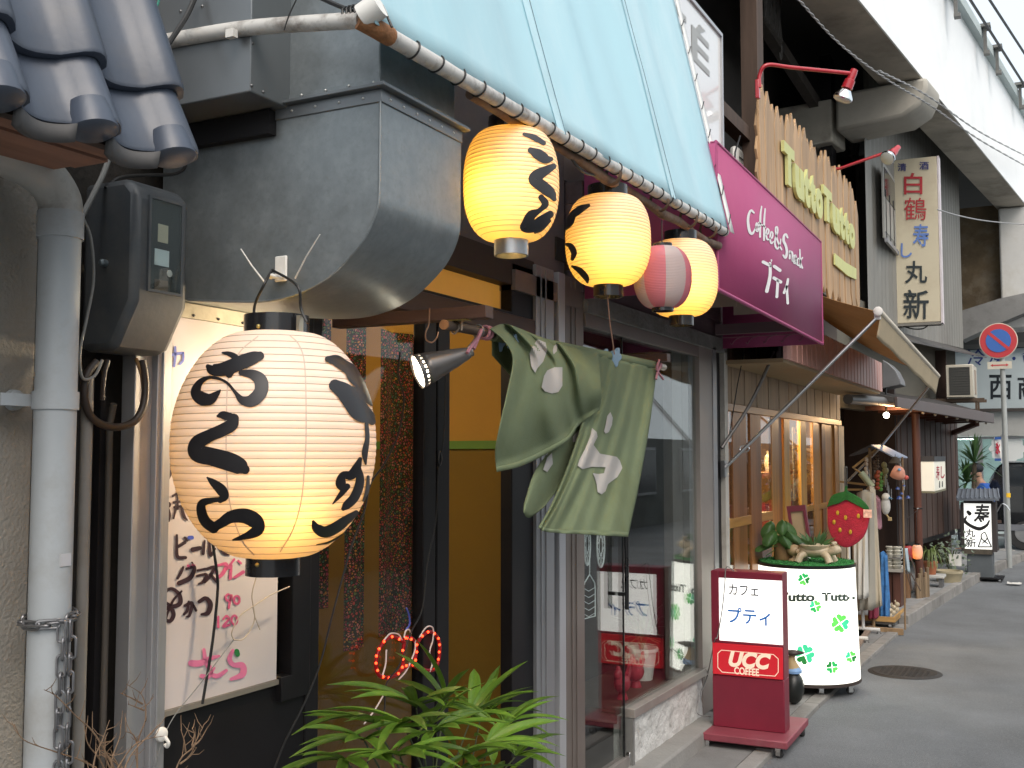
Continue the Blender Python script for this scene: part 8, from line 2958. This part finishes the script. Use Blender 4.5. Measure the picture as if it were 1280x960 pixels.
MB().beam(V((wq(1060, 700).x, YW_ - .15, .03)), V((wq(1130, 700).x, YW_ - .15, .03)), .05, .05).build('base_bar', wdn, wc)
bam = M('pale green bamboo', (.38, .42, .27), .5, 0, .1, 10.)
t_ = thing('bamboo_chime', 'tilted pale green bamboo tube hanging at the left of the chime stand', 'wind chime', wq(1084, 605))
m_ = MB().tube([wq(1076, 591, -.1), wq(1090.5, 609, -.1)], .03, 14)
m_.build('tube', bam, t_)
MB().tube([wq(1068, 586, -.1), wq(1076, 591, -.1)], .008, 6).build('stick', MWood('bamboo brace', (0, 0, 0)), t_)
random.seed(12)
chm = [M('chime %d' % i, c, .4) for i, c in enumerate(((.5, .42, .33), (.32, .07, .03), (.12, .3, .06), (.35, .38, .4), (.04, .12, .3), (.28, .26, .12), (.12, .08, .05)))]
labs = ['cream shell wind chime at the left under the small roof', 'pale rod wind chime left of the ridge post', 'dark cluster wind chime under the ridge', 'orange figure wind chime in the middle', 'green leaf wind chime beside the puppet head',
        'olive strip wind chime close to the puppet head', 'steel rod wind chime right of the puppet head', 'grey bead wind chime below the olive strip', 'brown bead wind chime by the bamboo tube', 'thin cream wind chime left of the orange figure']
for i, (px, y0, y1, w_, k, n_) in enumerate(((1083, 572, 600, 2.6, 0, 5), (1087, 585, 603, 2.2, 3, 3), (1096, 568, 588, 3.4, 6, 6), (1097, 588, 612, 3.2, 1, 5), (1101, 590, 614, 3.0, 2, 5), (1106, 578, 606, 3.4, 5, 4), (1128.5, 575, 610, 2.0, 3, 4), (1111, 600, 620, 2.0, 3, 5), (1093, 575, 600, 2.2, 6, 4), (1092, 600, 618, 2.4, 0, 4))):
    tpt = wq(px, 571, -.05 + .02 * (i % 3))
    t_ = thing('wind_chime', labs[i], 'wind chime', wq(px, y1, -.05))
    m_ = MB()
    m_.tube([tpt, wq(px, y0, -.05 + .02 * (i % 3))], .0018, 5)
    m_.build('cord', cable_black, t_)
    m_ = MB()
    for j in range(n_):
        c = wq(px + random.uniform(-.8, .8), lerp(y0, y1, (j + .5) / n_), -.05 + .02 * (i % 3))
        if k == 3:
            m_.tube([c + V((.012 * (j - n_ / 2), 0, .05)), c + V((.012 * (j - n_ / 2), 0, -.05))], .004, 6)
        else:
            m_.ball(c, w_ * .0075 * random.uniform(.7, 1.1), 7, (1, .7, (y1 - y0) / n_ / w_ * .6))
    m_.build('charms', chm[k], t_)
# pink puppet head: soft cone with an eye and a hat
t_ = thing('puppet_head', 'pink pointed felt puppet head with blue eye hanging under the small roof', 'puppet', wq(1123, 600, -.12))
m_ = MB()
P = catmull([wq(1116, 588, -.12), wq(1122, 591, -.12), wq(1128, 595, -.12), wq(1133, 597, -.12)], 6)
m_.tube(P, [.055 + .02 * math.sin(PI * i / 18) - .055 * (i / 18) ** 1.6 for i in range(len(P))], 16)
m_.build('head', M('pink felt', (.56, .27, .20), .85, 0, .08, 20.), t_)
MB().ball(P[-1], .02, 8).build('nose', M('red felt', (.5, .1, .09), .8), t_)
MB().ball(wq(1124, 587, -.19), .013, 10).build('eye', M('blue eye', (.15, .35, .6), .3), t_)
MB().lathe([(.06, 0), (.035, .03), (.02, .055), (.001, .06)], wq(1119, 579, -.12), 12).build('hat', M('dark felt', (.05, .04, .03), .9), t_)
MB().tube([wq(1119, 577, -.12), wq(1119, 568, -.12)], .0025, 5).build('cord', cable_black, t_)
t_ = thing('bell_chime', 'dark blue bells dangling from the chime stand', 'wind chime', wq(1125, 625, -.1))
for px, py, r_ in ((1122, 612, .02), (1127, 618, .016), (1124, 624, .026), (1135, 623, .02), (1130, 608, .014)):
    c = wq(px, py, -.1)
    MB().lathe([(r_, 0), (r_ * .85, r_ * .6), (r_ * .4, r_ * 1.1), (.001, r_ * 1.2)], c, 12).build('bell', M('navy enamel', (.03, .06, .22), .25), t_)
    MB().tube([c + V((0, 0, r_)), wq(px - 1, 598, -.1)], .0018, 5).build('cord', cable_black, t_)
t_ = thing('bird_doll', 'white hanging bird doll with dark beak below the wind chimes', 'doll', wq(1107, 645, -.15))
c = wq(1107, 632, -.15)
m_ = MB().ball(c, .055, 12, (.75, .7, 1.45))
m_.ball(c + V((.005, -.01, .075)), .036, 10)
m_.build('body', M('white felt', (.58, .57, .54), .85), t_)
MB().lathe([(.014, 0), (.001, .04)], c + V((.03, -.02, .07)), 8, axis=(1, -.2, -.2)).build('beak', M('teal felt', (.05, .15, .25), .8), t_)
MB().tube([c + V((0, 0, -.07)), c + V((.03, -.01, -.11))], .008, 6).build('leg', M('tan felt', (.4, .3, .15), .8), t_)
MB().box((c.x + .02, c.y - .02, c.z - .13), (c.x + .05, c.y, c.z - .1)).build('shoe', M('tan felt', (0, 0, 0)), t_)
MB().tube([c + V((0, 0, .1)), wq(1106, 606, -.15)], .0025, 5).build('cord', cable_black, t_)

# wheeled pallet with small goods
tq = iZ(1120, 780, 0)
tr_ = thing('wheeled_pallet', 'low wooden pallet on casters below the garments', 'pallet', V((-1.75, 10.6, 0)))
y0, y1 = 10.2, 10.85
xE = iZ(1131, 778, 0).x
MB().box((xE - .62, y0, .055), (xE - .02, y1, .08)).build('deck', M('grey pallet board', (.16, .145, .13), .8), tr_)
ple = MWood('yellow pallet edge', (.42, .25, .09), .6, .6, 'X')
MB().box((xE - .62, y0 - .02, .0805), (xE - .0, y0, .125)).build('edge_board', ple, tr_)
MB().box((xE - .02, y0 + .001, .0805), (xE, y1, .125)).build('edge_board', MWood('yellow pallet edge y', (.42, .25, .09), .6, .6, 'Y'), tr_)
for x, y in ((xE - .06, y0 + .05), (xE - .06, y1 - .06), (xE - .56, y0 + .05)):
    caster(tr_, V((x, y, 0)), .5, .022)
random.seed(15)
for i in range(5):
    c = V((xE - .07 - .05 * (i % 2), y0 + .12 + i * .11, .08))
    g = MB().ball(c + V((0, 0, .035)), .035, 9, (.8, .9, 1))
    g.ball(c + V((.01, -.005, .085)), .024, 8)
    g.tube([c + V((.0, .0, .09)), c + V((-.01, .0, .125))], .008, 6)
    solo(g, 'ceramic_animal', cer, ('first', 'second', 'third', 'fourth', 'farthest')[i] + ' cream ceramic animal from the near end of the pallet edge', 'figurine', 'cream ceramic animals on the pallet')
# wooden boards on the ground
bw = MWood('weathered ground board', (.24, .18, .14), .8, .6, 'Y')
for k, (xa, xb) in enumerate((((1072, 812), (1098, 775)), ((1070, 805), (1084, 785)))):
    a, b = iZ(*xa, .02), iZ(*xb, .02)
    solo(MB().beam(V((a.x - .05, a.y, .034)), V((b.x - .05, b.y, .034)), .12, .022), 'ground_board', bw, ('brown board on the ground at the foot of the clothes rack, kerb side', 'brown board behind the kerb side board under the clothes rack')[k], 'board')
st = MB()
q = iZ(993, 906, .03)
for i in range(4):
    st.beam(q + V((-.04, .02 * i, .008)), q + V((.06, .03 * i - .03, .008)), .008, .008)
solo(st, 'kindling_sticks', MWood('orange stick', (.4, .2, .08), .7, .6, 'X'), 'few thin orange sticks on the ground behind the red stand sign', 'sticks')

# table with crockery
YTb = 11.15
tb_ = lambda x, y, d=0: iY(x, y, YTb + d)
tab = thing('goods_table', 'low dark table stacked with white crockery by the porch pillar', 'table', V((tb_(1118, 740).x, YTb, .1)))
a, b = tb_(1106, 712), tb_(1129, 709)
MB().box((a.x, YTb - .1, a.z - .01), (b.x, YTb + .35, a.z + .015)).build('table_top', M('pale table top', (.4, .38, .34), .5), tab)
MB().box((a.x + .02, YTb - .06, .1), (a.x + .08, YTb + .3, a.z - .011)).build('leg', rbw, tab)
MB().box((b.x - .1, YTb - .06, .1), (b.x - .02, YTb + .3, a.z - .011)).build('leg', rbw, tab)
cw = M('white crockery', (.55, .54, .47), .3)
random.seed(6)
for i, (px, py, r_, lab) in enumerate(((1112, 700, .052, 'lower white bowl stack at the left of the goods table'), (1121, 699, .055, 'lower white bowl stack at the right of the goods table'), (1113, 688, .046, 'upper white cup stack at the left of the goods table'), (1121, 689, .05, 'upper white cup stack at the right of the goods table'))):
    c = tb_(px, 709 if py > 695 else 697)
    c.z = a.z + .016 if py > 695 else a.z + .126
    m_ = MB()
    for j in range(3):
        m_.lathe([(r_ * .6, j * .034), (r_, j * .034 + .03), (r_ * .95, j * .034 + .034)], c, 18)
    solo(m_, 'crockery_stack', cw, lab, 'crockery')
tray = MB().box((a.x + .01, YTb - .06, a.z + .117), (b.x - .01, YTb + .12, a.z + .1245))
solo(tray, 'tray', M('silver tray', (.5, .5, .5), .3, .7), 'silver tray between the two layers of white crockery', 'tray')
a_, b__ = tb_(1127, 685, -.12), tb_(1135, 716, -.12)
solo(MB().grid(lambda u, v: V((lerp(a_.x, b__.x, u) + .02 * v, YTb - .12 + .015 * math.sin(u * 8), lerp(a_.z, b__.z + .04 * (1 - u), v))), 10, 10), 'hand_towel', M('pale blue towel', (.36, .45, .5), .85), 'pale blue towel hanging at the right edge of the goods table', 'towel', thick=.004)
# two tiny lanterns by the pillar
for (px, py, col, lab, on) in ((1146.5, 690, (.75, .66, .55), 'tiny white paper lantern with red characters by the porch pillar', 1), (1135.5, 691, (.5, .08, .09), 'tiny red paper lantern left of the white one', 0)):
    c = iY(px, py, 11.75)
    k_ = 11.5 / FPX
    Ln = Lan(c, c.z - 8.5 * k_, c.z + 8.5 * k_, 6.3 * k_, 3 * k_, 3 * k_, 2.4, .5)
    T = thing('small_lantern', lab, 'lantern', c - V((0, 0, .1)))
    Ln.shell(12, 28, 3).build('paper_shell', MPaper('tiny lantern paper %d' % on, col, (.9, .5, .2) if on else (.6, .1, .05), .4), T, recalc=False, angle=80)
    ringcap(MB(), c, 3 * k_, c.z + 8.4 * k_, c.z + 10 * k_, .004).build('top_ring', cap_mat, T)
    ringcap(MB(), c, 3 * k_, c.z - 10 * k_, c.z - 8.4 * k_, .004).build('bottom_ring', cap_mat, T)
    if on:
        S = MB()
        write(S, '火', (1146, -690, 1151.5, -684.5), lambda x, y: Ln.hit(x, -y, .002), .05)
        write(S, '入', (1146, -696, 1151.5, -691), lambda x, y: Ln.hit(x, -y, .002), .05)
        S.build('red_characters', M('red lantern ink', (.5, .02, .04), .6), T, smooth=False)
        lamp('bulb_light', c - V((.01, .01, .02)), .12, (1, .5, .15), T, .02)
    MB().tube([c + V((0, 0, 9 * k_)), V((c.x, c.y, c.z + .35)), V((pp.x, pp.y - .03, c.z + .42))], .003, 5).build('cord', cable_black, T)
# stumps, palings, pots, stool, tub
for i, (px, py, h, r_, lab) in enumerate(((1118, 748, .2, .045, 'tall brown log standing under the goods table'), (1132.5, 747, .24, .05, 'thick brown log right of the goods table'))):
    q = iZ(px, py, .1)
    solo(MB().lathe([(r_, 0), (r_ * .95, h * .5), (r_ * 1.02, h), (.001, h + .003)], q, 14), 'log', MWood('brown log', (.15, .085, .045), .8), lab, 'log', 'logs by the goods table')
q0 = iZ(1147, 748, .1); q1 = iZ(1160, 746, .1)
pal = thing('log_paling', 'short paling of thin upright logs at the foot of the porch pillar', 'paling', q0)
for i in range(6):
    q = lerp(q0, q1, i / 5)
    MB().lathe([(.018, 0), (.018, .2 + .05 * ((i * 7) % 3)), (.001, .205 + .05 * ((i * 7) % 3))], q, 10).build('paling_log', MWood('pale log', (.22, .16, .10), .8), pal)
q = iZ(1139, 742, .1)
g = MB().ball(q + V((0, 0, .06)), .06, 10, (1, 1, .9))
solo(g, 'stone_ball', M('grey stone', (.25, .26, .27), .8), 'grey round stone between log and paling', 'stone')
ql = iY(1135, 725, 11.6)
vine = MB()
random.seed(19)
for i in range(5):
    vine.tube(catmull([ql + V((random.uniform(-.05, .05), 0, .25)), ql + V((random.uniform(-.03, .1), -.03, .1)), ql + V((random.uniform(0, .12), -.02, -.1))], 5), .006, 5)
solo(vine, 'dried_vine', M('dried vine', (.1, .07, .055), .9), 'dark dried vine dangling behind the thick log', 'vine')
q = iZ(1166, 733, .1)
zs2 = iY(1166, 718, q.y).z
stl = thing('plant_stool', 'small white stool carrying the terracotta pot', 'stool', q)
MB().box((q.x - .13, q.y - .12, zs2 - .03), (q.x + .13, q.y + .14, zs2)).build('seat', M('white stool paint', (.5, .5, .47), .6), stl, bevel=.006)
for dx in (-.09, .09):
    MB().box((q.x + dx - .02, q.y - .1, .1), (q.x + dx + .02, q.y + .1, zs2 - .031)).build('leg', M('grey stool leg', (.12, .12, .12), .7), stl)
spi = thing('spider_plant', 'spider plant in a terracotta pot on the white stool', 'potted plant', V((q.x - .02, q.y, zs2)))
MB().lathe([(.055, 0), (.075, .12), (.083, .122), (.083, .145), (.07, .145), (.001, .13)], V((q.x - .02, q.y, zs2 + .001)), 20).build('pot', M('terracotta', (.34, .12, .055), .8, 0, .12, 10.), spi)
spl = M('spider leaf', (.16, .22, .07), .5, 0, .3, 6., tr=.15)
random.seed(23)
for i in range(44):
    a = random.uniform(0, 2 * PI); l = random.uniform(.16, .3)
    b0 = V((q.x - .02, q.y, zs2 + .14))
    d = V((math.cos(a), math.sin(a), 0))
    P = catmull([b0, b0 + d * l * .35 + V((0, 0, l * .6)), b0 + d * l * .8 + V((0, 0, l * .45)), b0 + d * l * 1.05 - V((0, 0, l * .2))], 3)
    m_ = MB()
    s2 = d.cross(V((0, 0, 1)))
    for k in range(len(P) - 1):
        w0, w1 = .009 * (1 - .8 * k / len(P)), .009 * (1 - .8 * (k + 1) / len(P))
        m_.add([P[k] - s2 * w0, P[k] + s2 * w0, P[k + 1] + s2 * w1, P[k + 1] - s2 * w1], [(0, 1, 2, 3)])
    m_.build('leaf', spl, spi)
q = iZ(1186, 727, .1)
solo(MB().lathe([(.13, 0), (.155, .1), (.16, .105), (.16, .13), (.14, .13), (.13, .06), (.001, .05)], q, 26), 'tub', M('straw tub', (.38, .33, .22), .8, 0, .15, 9.), 'low cream tub on the pavement below the dark boarded wall', 'tub')
q = iZ(1184, 722, .1)
bb_ = thing('pale_bush', 'grey green leafy shrub in the shadow under the dark boarded wall', 'shrub', V((q.x, q.y + .35, .1)))
random.seed(29)
m_ = MB()
for i in range(160):
    c = V((q.x + random.gauss(0, .12), q.y + .35 + random.gauss(0, .1), .1 + abs(random.gauss(.22, .12))))
    d = V((random.uniform(-1, 1), random.uniform(-1, 1), random.uniform(-.3, 1))).normalized() * .05
    s2 = d.orthogonal().normalized() * .018
    m_.add([c, c + d * .5 + s2, c + d, c + d * .5 - s2], [(0, 1, 2, 3)])
m_.build('foliage', M('grey green leaf', (.14, .18, .13), .6, tr=.1), bb_, recalc=False)
for i in range(7):
    a = i * .9
    MB().tube([V((q.x, q.y + .35, .1)), V((q.x + .08 * math.cos(a), q.y + .35 + .08 * math.sin(a), .4))], .006, 5).build('stem', stem_m, bb_)
c = iY(1194, 700, q.y + .3)
solo(MB().box((c.x - .07, c.y, c.z - .07), (c.x + .07, c.y + .004, c.z + .07)), 'paper_card', white_paint, 'white card tucked in the shrub under the dark boarded wall', 'card')
